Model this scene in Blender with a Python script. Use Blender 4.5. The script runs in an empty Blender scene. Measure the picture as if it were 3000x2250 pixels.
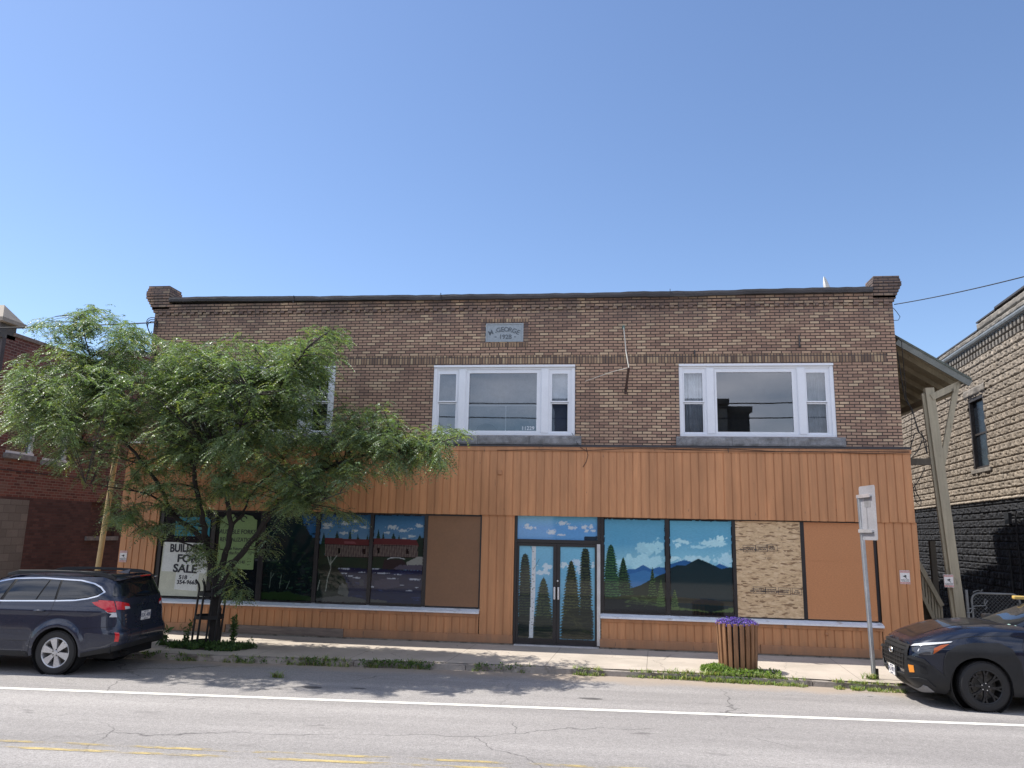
import bpy, bmesh, math, random
import numpy as np
from mathutils import Vector, Matrix
rnd = random.Random(7); nr = np.random.RandomState(5)
SC = bpy.context.scene
COL = SC.collection
rad = math.radians

# ------------------------------------------------------------------ camera
CAM_P, CAM_R, CAM_Y, CAM_F = rad(11.0), rad(1.25), rad(7.3), 2253.0
CAM_C = Vector((0, -17.322, 2.36))
_f = Vector((-math.sin(CAM_Y)*math.cos(CAM_P), math.cos(CAM_Y)*math.cos(CAM_P), math.sin(CAM_P)))
_r0 = Vector((math.cos(CAM_Y), math.sin(CAM_Y), 0)); _u0 = _r0.cross(_f)
_r = _r0*math.cos(CAM_R) + _u0*math.sin(CAM_R); _u = -_r0*math.sin(CAM_R) + _u0*math.cos(CAM_R)
cd = bpy.data.cameras.new('camera'); cam = bpy.data.objects.new('camera', cd); COL.objects.link(cam)
cd.sensor_width = 36; cd.lens = CAM_F/3000*36; cd.clip_start = .1; cd.clip_end = 3000
cam.matrix_world = Matrix(((_r.x, _u.x, -_f.x, CAM_C.x), (_r.y, _u.y, -_f.y, CAM_C.y), (_r.z, _u.z, -_f.z, CAM_C.z), (0, 0, 0, 1)))
SC.camera = cam
def at(px, py, n, c):
    """point where the sight line through a photo pixel meets the plane n.p = c (real places measured off the photo)"""
    d = _f + _r*((px-1500)/CAM_F) - _u*((py-1125)/CAM_F); n = Vector(n)
    return CAM_C + d*((c - n.dot(CAM_C))/n.dot(d))
def atY(px, py, Y=0.): return at(px, py, (0, 1, 0), Y)
def atZ(px, py, Z=0.): return at(px, py, (0, 0, 1), Z)

# ------------------------------------------------------------------ light
SUN = Vector((-.60, .10, 1)).normalized()
SUN_STR, SKY_STR, EXPO = 4.9, .14, .43
W = bpy.data.worlds.new('World'); SC.world = W; W.use_nodes = True
def node(nt, t, **k):
    n = nt.nodes.new(t)
    for a, v in k.items(): setattr(n, a, v)
    return n
wt = W.node_tree; wt.nodes.clear()
sky = node(wt, 'ShaderNodeTexSky', sky_type='NISHITA', sun_disc=False)
sky.sun_elevation = math.asin(SUN.z); sky.sun_rotation = math.atan2(SUN.x, SUN.y)
sky.air_density = 1.0; sky.dust_density = .4; sky.ozone_density = 3.0; sky.altitude = 200
bg = node(wt, 'ShaderNodeBackground'); bg.inputs['Strength'].default_value = SKY_STR
out = node(wt, 'ShaderNodeOutputWorld')
# broken cloud in the half of the sky behind the viewer, seen only mirrored in the upper windows
tc = node(wt, 'ShaderNodeTexCoord'); mp = node(wt, 'ShaderNodeMapping'); mp.inputs['Scale'].default_value = (1.6, 1.6, 5)
nz = node(wt, 'ShaderNodeTexNoise'); nz.inputs['Scale'].default_value = 1.9; nz.inputs['Detail'].default_value = 7
cr = node(wt, 'ShaderNodeValToRGB'); cr.color_ramp.elements[0].position = .38; cr.color_ramp.elements[1].position = .62
sx = node(wt, 'ShaderNodeSeparateXYZ')
mr = node(wt, 'ShaderNodeMapRange'); mr.inputs['From Min'].default_value = -.05; mr.inputs['From Max'].default_value = -.45
mu = node(wt, 'ShaderNodeMath', operation='MULTIPLY')
mx = node(wt, 'ShaderNodeMix', data_type='RGBA'); mx.inputs['B'].default_value = (8.6, 9.0, 10.2, 1)
L = wt.links.new
L(tc.outputs['Generated'], mp.inputs['Vector']); L(mp.outputs[0], nz.inputs['Vector']); L(nz.outputs['Fac'], cr.inputs[0])
L(tc.outputs['Generated'], sx.inputs[0]); L(sx.outputs['Y'], mr.inputs['Value']); L(mr.outputs[0], mu.inputs[0]); L(cr.outputs[0], mu.inputs[1])
L(mu.outputs[0], mx.inputs['Factor']); L(sky.outputs[0], mx.inputs['A'])
hs = node(wt, 'ShaderNodeHueSaturation'); hs.inputs['Saturation'].default_value = 1.03; hs.inputs['Hue'].default_value = .504
L(mx.outputs['Result'], hs.inputs['Color']); L(hs.outputs[0], bg.inputs['Color']); L(bg.outputs[0], out.inputs[0])
sl = bpy.data.lights.new('sun', 'SUN'); sl.energy = SUN_STR; sl.angle = rad(.53); sl.color = (1, .955, .88)
so = bpy.data.objects.new('sun', sl); COL.objects.link(so); so.rotation_euler = SUN.to_track_quat('Z', 'Y').to_euler()
so.location = (-20, 5, 40)
SC.view_settings.view_transform = 'Standard'; SC.view_settings.look = 'None'; SC.view_settings.gamma = 1
SC.view_settings.exposure = EXPO
SC.view_settings.use_curve_mapping = False
SC.cycles.max_bounces = 8; SC.cycles.transparent_max_bounces = 12

# ------------------------------------------------------------------ materials
def srgb(r, g, b):
    f = lambda c: ((c/255+.055)/1.055)**2.4 if c > 10 else c/255/12.92
    return (f(r), f(g), f(b))
def newmat(name):
    m = bpy.data.materials.new(name); m.use_nodes = True; nt = m.node_tree
    return m, nt, nt.nodes['Principled BSDF'], nt.links.new
def rgba(c): return (c[0], c[1], c[2], 1)
def mathn(nt, op, a, b=None, clamp=False):
    n = node(nt, 'ShaderNodeMath', operation=op, use_clamp=clamp)
    for i, v in enumerate((a, b)):
        if v is None: continue
        if hasattr(v, 'is_output'): nt.links.new(v, n.inputs[i])
        else: n.inputs[i].default_value = v
    return n.outputs[0]
def mixc(nt, fac, a, b, blend='MIX'):
    n = node(nt, 'ShaderNodeMix', data_type='RGBA', blend_type=blend)
    for k, v in (('Factor', fac), ('A', a), ('B', b)):
        if hasattr(v, 'is_output'): nt.links.new(v, n.inputs[k])
        else: n.inputs[k].default_value = v if k == 'Factor' else rgba(v)
    return n.outputs['Result']
def ramp(nt, fac, stops, interp='LINEAR'):
    n = node(nt, 'ShaderNodeValToRGB'); cr = n.color_ramp; cr.interpolation = interp
    while len(cr.elements) < len(stops): cr.elements.new(.5)
    for e, (p, c) in zip(cr.elements, stops):
        e.position = p; e.color = rgba(c) if hasattr(c, '__len__') else (c, c, c, 1)
    nt.links.new(fac, n.inputs[0]); return n.outputs[0]
def vec(nt, scale=(1, 1, 1), src='pos', rot=(0, 0, 0)):
    if src == 'pos': o = node(nt, 'ShaderNodeNewGeometry').outputs['Position']
    else: o = node(nt, 'ShaderNodeTexCoord').outputs['Object']
    m = node(nt, 'ShaderNodeMapping'); m.inputs['Scale'].default_value = scale; m.inputs['Rotation'].default_value = rot
    nt.links.new(o, m.inputs[0]); return m.outputs[0]
def noise(nt, v, scale, detail=4, rough=.55, dist=0):
    n = node(nt, 'ShaderNodeTexNoise'); n.inputs['Scale'].default_value = scale; n.inputs['Detail'].default_value = detail
    n.inputs['Roughness'].default_value = rough; n.inputs['Distortion'].default_value = dist
    nt.links.new(v, n.inputs['Vector']); return n.outputs['Fac']
def bump(nt, h, strength, dist, b, prev=None):
    n = node(nt, 'ShaderNodeBump'); n.inputs['Strength'].default_value = strength; n.inputs['Distance'].default_value = dist
    nt.links.new(h, n.inputs['Height'])
    if prev is not None: nt.links.new(prev, n.inputs['Normal'])
    nt.links.new(n.outputs[0], b.inputs['Normal']); return n.outputs[0]
def mat(name, col, rough=.7, metal=0, var=.18, scale=5, stretch=(1, 1, 1), bmp=.15, bscale=60, coat=0, spec=None, src='pos', fine=.1, dirt=None):
    m, nt, b, L = newmat(name)
    v = vec(nt, stretch, src)
    n1 = noise(nt, v, scale, 5); n2 = noise(nt, v, scale*11, 3)
    f = ramp(nt, n1, [(.3, 1-var), (.7, 1+var)]); g = ramp(nt, n2, [(.3, 1-fine), (.7, 1+fine)])
    c = mixc(nt, 1, col, f, 'MULTIPLY'); c = mixc(nt, 1, c, g, 'MULTIPLY')
    if dirt:
        d = noise(nt, vec(nt, dirt[2], src), dirt[1], 6, .65); d = ramp(nt, d, [(dirt[3], 0.), (dirt[3]+.12, 1.)])
        c = mixc(nt, d, c, dirt[0])
    L(c, b.inputs['Base Color']); b.inputs['Metallic'].default_value = metal
    r = ramp(nt, n1, [(.3, max(0, rough-.06)), (.7, min(1, rough+.06))]); L(r, b.inputs['Roughness'])
    if coat: b.inputs['Coat Weight'].default_value = coat; b.inputs['Coat Roughness'].default_value = .03
    if spec is not None: b.inputs['Specular IOR Level'].default_value = spec
    if bmp: bump(nt, noise(nt, v, bscale, 3), bmp, .01, b)
    return m
def brickmat(name, stops, mortar, bw=.2127, bh=.0677, mw=.009, vertical=False, bmp=.6, offset=.5, soot=None, blotch=.17):
    m, nt, b, L = newmat(name)
    g = node(nt, 'ShaderNodeNewGeometry'); s = node(nt, 'ShaderNodeSeparateXYZ'); L(g.outputs['Position'], s.inputs[0])
    sn = node(nt, 'ShaderNodeSeparateXYZ'); L(g.outputs['True Normal'], sn.inputs[0])
    ax = mathn(nt, 'GREATER_THAN', mathn(nt, 'ABSOLUTE', sn.outputs['X']), .6)
    u = node(nt, 'ShaderNodeMix', data_type='FLOAT'); L(ax, u.inputs[0]); L(s.outputs['X'], u.inputs[2]); L(s.outputs['Y'], u.inputs[3])
    wob = mathn(nt, 'MULTIPLY', mathn(nt, 'SUBTRACT', noise(nt, vec(nt, (1, 1, 1)), 1.3, 2), .5), .02)
    cz = mathn(nt, 'ADD', s.outputs['Z'], wob)
    cb = node(nt, 'ShaderNodeCombineXYZ')
    if vertical: L(cz, cb.inputs[0]); L(u.outputs[0], cb.inputs[1])
    else: L(u.outputs[0], cb.inputs[0]); L(cz, cb.inputs[1])
    br = node(nt, 'ShaderNodeTexBrick', offset=offset); br.inputs['Scale'].default_value = 1
    for k, v in (('Color1', (0, 0, 0, 1)), ('Color2', (1, 1, 1, 1)), ('Mortar', (0, 0, 0, 1)), ('Mortar Size', mw), ('Mortar Smooth', .15), ('Bias', 0), ('Brick Width', bw), ('Row Height', bh)):
        br.inputs[k].default_value = v
    L(cb.outputs[0], br.inputs['Vector'])
    c = ramp(nt, br.outputs['Color'], stops)
    fine = noise(nt, vec(nt, (1, 1, 2)), 45, 4); c = mixc(nt, 1, c, ramp(nt, fine, [(.25, .8), (.75, 1.2)]), 'MULTIPLY')
    big = noise(nt, vec(nt), .55, 4); c = mixc(nt, 1, c, ramp(nt, big, [(.3, 1-blotch), (.7, 1+blotch)]), 'MULTIPLY')
    c = mixc(nt, br.outputs['Fac'], c, mortar)
    if bh < .07 and not vertical and offset == .5 and soot:   # rain streaks below the stone sills
        sx_ = node(nt, 'ShaderNodeMapRange'); L(s.outputs['Z'], sx_.inputs[0]); sx_.inputs[1].default_value = 7.3; sx_.inputs[2].default_value = 4.3
        st2 = ramp(nt, noise(nt, vec(nt, (1.5, 1, .22)), 1.4, 6, .6), [(.5, 0.), (.66, 1.)]); c = mixc(nt, mathn(nt, 'MULTIPLY', mathn(nt, 'MULTIPLY', st2, .42), sx_.outputs[0]), c, (.085, .065, .058))
    if soot:   # grime streaks that the wall really carries under its coping and on the window band
        z0, z1, amt = soot
        mr = node(nt, 'ShaderNodeMapRange'); L(cz, mr.inputs[0]); mr.inputs[1].default_value = z0; mr.inputs[2].default_value = z1
        st = ramp(nt, noise(nt, vec(nt, (1, 1, .15)), 2.2, 5), [(.33, 0.), (.58, 1.)])
        fac = mathn(nt, 'MULTIPLY', mathn(nt, 'MULTIPLY', mr.outputs[0], st), amt)
        c = mixc(nt, fac, c, (.055, .05, .055))
    L(c, b.inputs['Base Color']); b.inputs['Roughness'].default_value = .85
    h = mathn(nt, 'SUBTRACT', 1.0, br.outputs['Fac']); h = mathn(nt, 'ADD', h, mathn(nt, 'MULTIPLY', fine, .4))
    bump(nt, h, bmp, .012, b)
    return m

# ------------------------------------------------------------------ mesh building
def rootof(o):
    while o.parent: o = o.parent
    return o
def finish(o, parent):
    COL.objects.link(o)
    if parent is not None: o.parent = parent
    return o
class MB:
    def __init__(s): s.v = []; s.f = []; s.mi = []; s.cur = 0
    def add(s, vs, fs):
        k = len(s.v); s.v += [tuple(p) for p in vs]; s.f += [tuple(i+k for i in f) for f in fs]; s.mi += [s.cur]*len(fs); return s
    def box(s, x0, x1, y0, y1, z0, z1, T=None):
        if x0 > x1: x0, x1 = x1, x0
        if y0 > y1: y0, y1 = y1, y0
        if z0 > z1: z0, z1 = z1, z0
        vs = [Vector((x, y, z)) for x in (x0, x1) for y in (y0, y1) for z in (z0, z1)]
        if T is not None: vs = [T @ p for p in vs]
        return s.add(vs, [(0, 1, 3, 2), (4, 6, 7, 5), (0, 4, 5, 1), (2, 3, 7, 6), (0, 2, 6, 4), (1, 5, 7, 3)])
    def quad(s, *p): return s.add(p, [tuple(range(len(p)))])
    def tube(s, pts, rs, n=8, cap=True):
        pts = [Vector(p) for p in pts]
        if not hasattr(rs, '__len__'): rs = [rs]*len(pts)
        vs = []; prev = None
        for i, p in enumerate(pts):
            d = (pts[min(i+1, len(pts)-1)] - pts[max(i-1, 0)])
            d = d.normalized() if d.length > 1e-9 else Vector((0, 0, 1))
            a = prev - d*prev.dot(d) if prev is not None else d.cross(Vector((0, 0, 1)) if abs(d.z) < .9 else Vector((1, 0, 0)))
            if a.length < 1e-6: a = d.cross(Vector((1, 0, 0)))
            a.normalize(); prev = a; b = d.cross(a)
            for k in range(n):
                t = 2*math.pi*k/n; vs.append(p + (a*math.cos(t)+b*math.sin(t))*rs[i])
        fs = [(i*n+k, i*n+(k+1) % n, (i+1)*n+(k+1) % n, (i+1)*n+k) for i in range(len(pts)-1) for k in range(n)]
        if cap: fs += [tuple(range(n))[::-1], tuple((len(pts)-1)*n+k for k in range(n))]
        return s.add(vs, fs)
    def prism(s, poly, y0, y1, T=None):
        """polygon in (x, z) extruded from y0 to y1"""
        n = len(poly); vs = [Vector((x, y0, z)) for x, z in poly] + [Vector((x, y1, z)) for x, z in poly]
        if T is not None: vs = [T @ p for p in vs]
        return s.add(vs, [tuple(range(n)), tuple(range(n, 2*n))[::-1]] + [(i, (i+1) % n, n+(i+1) % n, n+i) for i in range(n)])
    def build(s, name, m, parent=None, smooth=False, local=False, bevel=0, fixn=True):
        me = bpy.data.meshes.new(name)
        off = Vector((0, 0, 0)) if (local or parent is None) else rootof(parent).location
        me.from_pydata([(p[0]-off[0], p[1]-off[1], p[2]-off[2]) for p in s.v], [], s.f); me.update()
        ms = m if isinstance(m, (list, tuple)) else [m]
        for q in ms: me.materials.append(q)
        if len(ms) > 1: me.polygons.foreach_set('material_index', s.mi)
        if fixn:
            bm = bmesh.new(); bm.from_mesh(me); bmesh.ops.recalc_face_normals(bm, faces=bm.faces); bm.to_mesh(me); bm.free()
        o = bpy.data.objects.new(name, me); finish(o, parent)
        if smooth: me.polygons.foreach_set('use_smooth', [True]*len(me.polygons))
        if smooth == 'auto': shade_auto(o)
        if bevel:
            b = o.modifiers.new('bevel', 'BEVEL'); b.width = bevel; b.segments = 2; b.limit_method = 'ANGLE'
        return o
def shade_auto(o, ang=35):
    me = o.data; bm = bmesh.new(); bm.from_mesh(me)
    for e in bm.edges:
        if len(e.link_faces) == 2 and e.calc_face_angle(0) > rad(ang): e.smooth = False
    bm.to_mesh(me); bm.free()
def empty(name, loc, label, cat, group=None, rz=0):
    o = bpy.data.objects.new(name, None); COL.objects.link(o); o.location = loc; o.rotation_euler = (0, 0, rz); o.empty_display_size = .3
    return tag(o, label, cat, group)
def tag(o, label, cat, group=None):
    o['label'] = label; o['category'] = cat
    if group: o['group'] = group
    return o
def struct(o): o['kind'] = 'structure'; return o
def stuff(o): o['kind'] = 'stuff'; return o
def npmesh(name, V, F, m, parent=None, smooth=False, attrs=None, off=True):
    """V (n,3) array, F (k,3|4) array"""
    V = np.array(V, dtype=np.float32)
    if parent is not None and off: V = V - np.array(rootof(parent).location, dtype=np.float32)
    me = bpy.data.meshes.new(name); F = np.asarray(F, dtype=np.int32); k = F.shape[1]
    me.vertices.add(len(V)); me.vertices.foreach_set('co', V.ravel())
    me.loops.add(F.size); me.loops.foreach_set('vertex_index', F.ravel())
    me.polygons.add(len(F)); me.polygons.foreach_set('loop_start', np.arange(0, F.size, k, dtype=np.int32))
    me.update(calc_edges=True)
    for q in (m if isinstance(m, (list, tuple)) else [m]): me.materials.append(q)
    if smooth: me.polygons.foreach_set('use_smooth', [True]*len(F))
    for nm, arr in (attrs or {}).items():
        a = me.attributes.new(nm, 'FLOAT_COLOR', 'POINT'); a.data.foreach_set('color', np.asarray(arr, dtype=np.float32).ravel())
    me.validate(); o = bpy.data.objects.new(name, me); return finish(o, parent)
def text(body, name, size, m, parent, loc, rot=(rad(90), 0, 0), ext=.001, align='CENTER', sx=1, bold=0, local=False):
    """flat lettering as a mesh, standing in the x-z plane by default"""
    cu = bpy.data.curves.new('t', 'FONT'); cu.body = body; cu.size = size; cu.align_x = align; cu.align_y = 'CENTER'; cu.extrude = ext; cu.offset = bold*size
    cu.resolution_u = 3
    o = bpy.data.objects.new('t', cu); COL.objects.link(o); bpy.context.view_layer.update()
    me = bpy.data.meshes.new_from_object(o.evaluated_get(bpy.context.evaluated_depsgraph_get()))
    bpy.data.objects.remove(o); bpy.data.curves.remove(cu)
    off = Vector((0, 0, 0)) if (local or parent is None) else rootof(parent).location
    T = Matrix.Translation(Vector(loc)-off) @ Matrix.Rotation(rot[2], 4, 'Z') @ Matrix.Rotation(rot[1], 4, 'Y') @ Matrix.Rotation(rot[0], 4, 'X') @ Matrix.Diagonal((sx, 1, 1, 1))
    me.transform(T); me.materials.clear(); me.materials.append(m)
    return finish(bpy.data.objects.new(name, me), parent)
def wallopen(mb, x0, x1, z0, z1, ops, y, depth):
    """front wall sheet at y with rectangular openings and their reveals going back to y+depth"""
    xs = sorted({x0, x1, *[o[0] for o in ops], *[o[1] for o in ops]}); zs = sorted({z0, z1, *[o[2] for o in ops], *[o[3] for o in ops]})
    for a, b in zip(xs, xs[1:]):
        for c, d in zip(zs, zs[1:]):
            if any(o[0] <= a and b <= o[1] and o[2] <= c and d <= o[3] for o in ops): continue
            mb.quad((a, y, c), (b, y, c), (b, y, d), (a, y, d))
    for a, b, c, d in ops:
        mb.quad((a, y, c), (a, y+depth, c), (a, y+depth, d), (a, y, d)); mb.quad((b, y, c), (b, y, d), (b, y+depth, d), (b, y+depth, c))
        mb.quad((a, y, d), (a, y+depth, d), (b, y+depth, d), (b, y, d)); mb.quad((a, y, c), (b, y, c), (b, y+depth, c), (a, y+depth, c))
# simple smooth value noise for baked geometry / painted panes
def vnoise(x, y, seed=0):
    x = np.asarray(x, float); y = np.asarray(y, float); xi = np.floor(x).astype(int); yi = np.floor(y).astype(int); fx = x-xi; fy = y-yi
    def h(a, b):
        n = (a*374761393 + b*668265263 + seed*144269) & 0x7fffffff
        n = ((n ^ (n >> 13))*1274126177) & 0x7fffffff
        return ((n ^ (n >> 16)) & 0xffff)/65535.
    fx = fx*fx*(3-2*fx); fy = fy*fy*(3-2*fy)
    return (h(xi, yi)*(1-fx)+h(xi+1, yi)*fx)*(1-fy)+(h(xi, yi+1)*(1-fx)+h(xi+1, yi+1)*fx)*fy
def fbm(x, y, seed=0, o=4):
    s = 0; a = .5; t = 0
    for i in range(o): s = s+a*vnoise(x*2**i, y*2**i, seed+i); t += a; a *= .55
    return s/t
# ------------------------------------------------------------------ materials of the place
M = {}
M['brick'] = brickmat('buff_brick', [(0, (.25, .155, .112)), (.25, (.345, .215, .15)), (.6, (.39, .25, .172)), (.8, (.43, .29, .195)), (.9, (.49, .35, .23)), (1, (.54, .40, .265))], (.05, .036, .030), mw=.0105, soot=(6.9, 7.9, .7))
M['soldier'] = brickmat('soldier_brick', [(0, (.13, .085, .06)), (.3, (.24, .155, .10)), (.75, (.31, .21, .13)), (1, (.42, .31, .19))], (.065, .05, .048), bw=.2127, bh=.0665, mw=.009, vertical=True, offset=0)
M['header'] = brickmat('header_brick', [(0, (.12, .08, .07)), (.5, (.21, .14, .11)), (1, (.33, .25, .17))], (.07, .055, .05), bw=.2, bh=.0677, offset=0)
M['redbrick'] = brickmat('red_brick', [(0, (.085, .03, .025)), (.4, (.14, .046, .036)), (.8, (.185, .066, .05)), (1, (.15, .085, .07))], (.22, .155, .13), bw=.212, bh=.073, mw=.008, bmp=.3, blotch=.25)
M['redbrick_dark'] = brickmat('dark_red_brick', [(0, (.06, .026, .025)), (.5, (.085, .037, .034)), (1, (.11, .05, .044))], (.065, .046, .044), bw=.212, bh=.073, mw=.006, bmp=.3, blotch=.25)  # lower brick: darker, with weaker mortar contrast
def siding_mat(name, col, peel=.70):
    m, nt, b, L = newmat(name)
    v1 = vec(nt, (5.4, 1, .12)); n1 = noise(nt, v1, 1, 2)
    c = mixc(nt, 1, col, ramp(nt, n1, [(.3, .86), (.7, 1.13)]), 'MULTIPLY')
    n2 = noise(nt, vec(nt, (18, 6, 1.6)), 1.5, 6, .6); c = mixc(nt, 1, c, ramp(nt, n2, [(.3, .90), (.7, 1.08)]), 'MULTIPLY')
    d = ramp(nt, noise(nt, vec(nt, (9, 3, 2.2)), 1.3, 7, .62), [(peel, 0.), (peel+.02, 1.)]); c = mixc(nt, d, c, (.15, .085, .055))
    st = ramp(nt, noise(nt, vec(nt, (2, 1, .5)), 1.1, 5), [(.45, 0.), (.72, .5)]); c = mixc(nt, st, c, tuple(x*.62 for x in col))
    sz = node(nt, 'ShaderNodeSeparateXYZ'); L(vec(nt), sz.inputs[0]); mr = node(nt, 'ShaderNodeMapRange'); L(mathn(nt, 'ADD', sz.outputs['Z'], mathn(nt, 'MULTIPLY', noise(nt, vec(nt, (3, 1, 1)), 1.6, 6, .65), .55)), mr.inputs[0]); mr.inputs[1].default_value = .58; mr.inputs[2].default_value = .30; mr.inputs[4].default_value = .55
    c = mixc(nt, mr.outputs[0], c, (.21, .135, .09))
    L(c, b.inputs['Base Color']); b.inputs['Roughness'].default_value = .55
    bump(nt, n2, .35, .006, b); return m
M['orange'] = siding_mat('orange_painted_boards', (.51, .238, .105))
M['orange_trim'] = siding_mat('orange_painted_trim', (.45, .212, .098), .64)
M['oldwood'] = mat('weathered_grey_board', (.20, .155, .13), .8, stretch=(.3, 1, 3), scale=9, var=.3)
M['white'] = mat('white_window_paint', (.74, .76, .80), .35, var=.03, scale=3, bmp=0, fine=.02, dirt=((.50, .46, .40), 2.4, (1, 1, .35), .74))
M['whitesill'] = mat('white_painted_sill', (.68, .70, .74), .4, var=.07, dirt=((.35, .30, .25), 5, (.5, 1, 1), .62))
M['black'] = mat('black_metal_frame', (.018, .016, .018), .35, var=.2, bmp=.05)
M['alu'] = mat('bare_aluminium', (.62, .62, .64), .35, .6, var=.08)
M['stone'] = mat('grey_rock_faced_stone', (.21, .21, .215), .85, var=.35, scale=7, bmp=.8, bscale=26, fine=.25)
M['datestone'] = mat('grey_granite_tablet', (.30, .34, .37), .7, var=.12, scale=14, fine=.2)
M['engraved'] = mat('engraved_lettering', (.11, .13, .15), .8)
M['coping'] = mat('tarred_coping', (.05, .047, .05), .8, var=.5, scale=3, stretch=(.4, 1, 3), bmp=.8, bscale=20, dirt=((.20, .19, .17), 4, (.3, 1, 5), .62))
M['flashing'] = mat('dark_flashing', (.055, .05, .052), .6)
M['roofing'] = mat('roofing', (.07, .07, .07), .9)
M['iron'] = mat('black_iron', (.012, .011, .012), .5, .2)
M['wire'] = mat('black_cable', (.012, .012, .014), .6, bmp=0)
M['dark'] = mat('dark_interior', (.10, .095, .09), .9, bmp=0)
M['paper'] = mat('white_paper', (.66, .68, .66), .6, var=.06, bmp=.1, bscale=4)
M['ink'] = mat('black_marker_ink', (.02, .02, .03), .6, bmp=0)
M['osb'] = None
def osb_mat():
    m, nt, b, L = newmat('strand_board'); g = node(nt, 'ShaderNodeNewGeometry'); cols = None
    base = noise(nt, vec(nt, (6, 1, 18), rot=(0, .25, 0)), 1.0, 6, .75); c = ramp(nt, base, [(.3, (.34, .22, .12)), (.5, (.56, .40, .235)), (.7, (.70, .54, .35))])
    for i, (r, s, p) in enumerate(((.7, 1.1, .62), (-.6, 1.3, .63), (.05, .9, .62))):
        n = noise(nt, vec(nt, (3.8*s, 1, 17*s), rot=(0, r, 0)), 1.0, 2, .5, .4); c = mixc(nt, ramp(nt, n, [(p, 0.), (p+.02, .8)]), c, (.16, .085, .04))
    for i, (r, s, p) in enumerate(((.9, 1.2, .66), (-.8, 1.0, .67))):
        n = noise(nt, vec(nt, (4.2*s, 1, 16*s), rot=(0, r, 0)), 1.3, 2, .5, .3); c = mixc(nt, ramp(nt, n, [(p, 0.), (p+.02, .7)]), c, (.68, .53, .35))
    L(c, b.inputs['Base Color']); b.inputs['Roughness'].default_value = .75; bump(nt, base, .5, .004, b); return m
M['osb'] = osb_mat()
M['ply_brown'] = mat('brown_painted_panel', (.215, .112, .058), .55, var=.06, scale=2, fine=.05)
M['ply_orange'] = mat('orange_painted_strand_board', (.47, .205, .085), .6, var=.12, scale=26, stretch=(1, 1, 2.6), bmp=.5, bscale=60, fine=.12)
def concrete():
    m, nt, b, L = newmat('worn_concrete_pavement'); v = vec(nt)
    c = ramp(nt, noise(nt, v, .9, 6, .6), [(.3, (.36, .315, .26)), (.55, (.46, .40, .335)), (.75, (.52, .46, .385))])
    c = mixc(nt, 1, c, ramp(nt, noise(nt, v, 90, 3), [(.3, .86), (.7, 1.12)]), 'MULTIPLY')
    st = ramp(nt, noise(nt, vec(nt, (1, 2.2, 1)), .8, 6, .7), [(.60, 0.), (.70, .45)]); c = mixc(nt, st, c, (.22, .19, .165))
    sp = node(nt, 'ShaderNodeSeparateXYZ'); L(v, sp.inputs[0])
    def line(coord, pitch, off, w):
        f = mathn(nt, 'FRACT', mathn(nt, 'MULTIPLY', mathn(nt, 'ADD', coord, off), 1/pitch)); return mathn(nt, 'LESS_THAN', f, w/pitch)
    wx = mathn(nt, 'ADD', sp.outputs['X'], mathn(nt, 'MULTIPLY', sp.outputs['Y'], -.06))
    ln = line(wx, 1.83, 1.02, .012)
    ln2 = mathn(nt, 'COMPARE', sp.outputs['Y'], -1.27); ln2.node.inputs[2].default_value = .005
    far = mathn(nt, 'GREATER_THAN', noise(nt, v, 1.7, 2), .42)
    c = mixc(nt, mathn(nt, 'MULTIPLY', mathn(nt, 'MAXIMUM', ln, mathn(nt, 'MULTIPLY', ln2, .5)), .75), c, (.12, .10, .085))
    vo = node(nt, 'ShaderNodeTexVoronoi', feature='DISTANCE_TO_EDGE'); vo.inputs['Scale'].default_value = .42
    dv = node(nt, 'ShaderNodeVectorMath', operation='MULTIPLY_ADD'); nn = node(nt, 'ShaderNodeTexNoise'); nn.inputs['Scale'].default_value = 1.6; nn.inputs['Detail'].default_value = 5; L(v, nn.inputs['Vector'])
    L(nn.outputs['Color'], dv.inputs[0]); dv.inputs[1].default_value = (.8, .8, 0); L(v, dv.inputs[2]); L(dv.outputs[0], vo.inputs['Vector'])
    ck = ramp(nt, vo.outputs['Distance'], [(.0, 1.), (.004, 0.)]); c = mixc(nt, mathn(nt, 'MULTIPLY', ck, mathn(nt, 'MULTIPLY', far, .7)), c, (.10, .085, .075))
    L(c, b.inputs['Base Color']); b.inputs['Roughness'].default_value = .85; bump(nt, noise(nt, v, 60, 4), .4, .004, b); return m
M['concrete'] = concrete()
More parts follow.
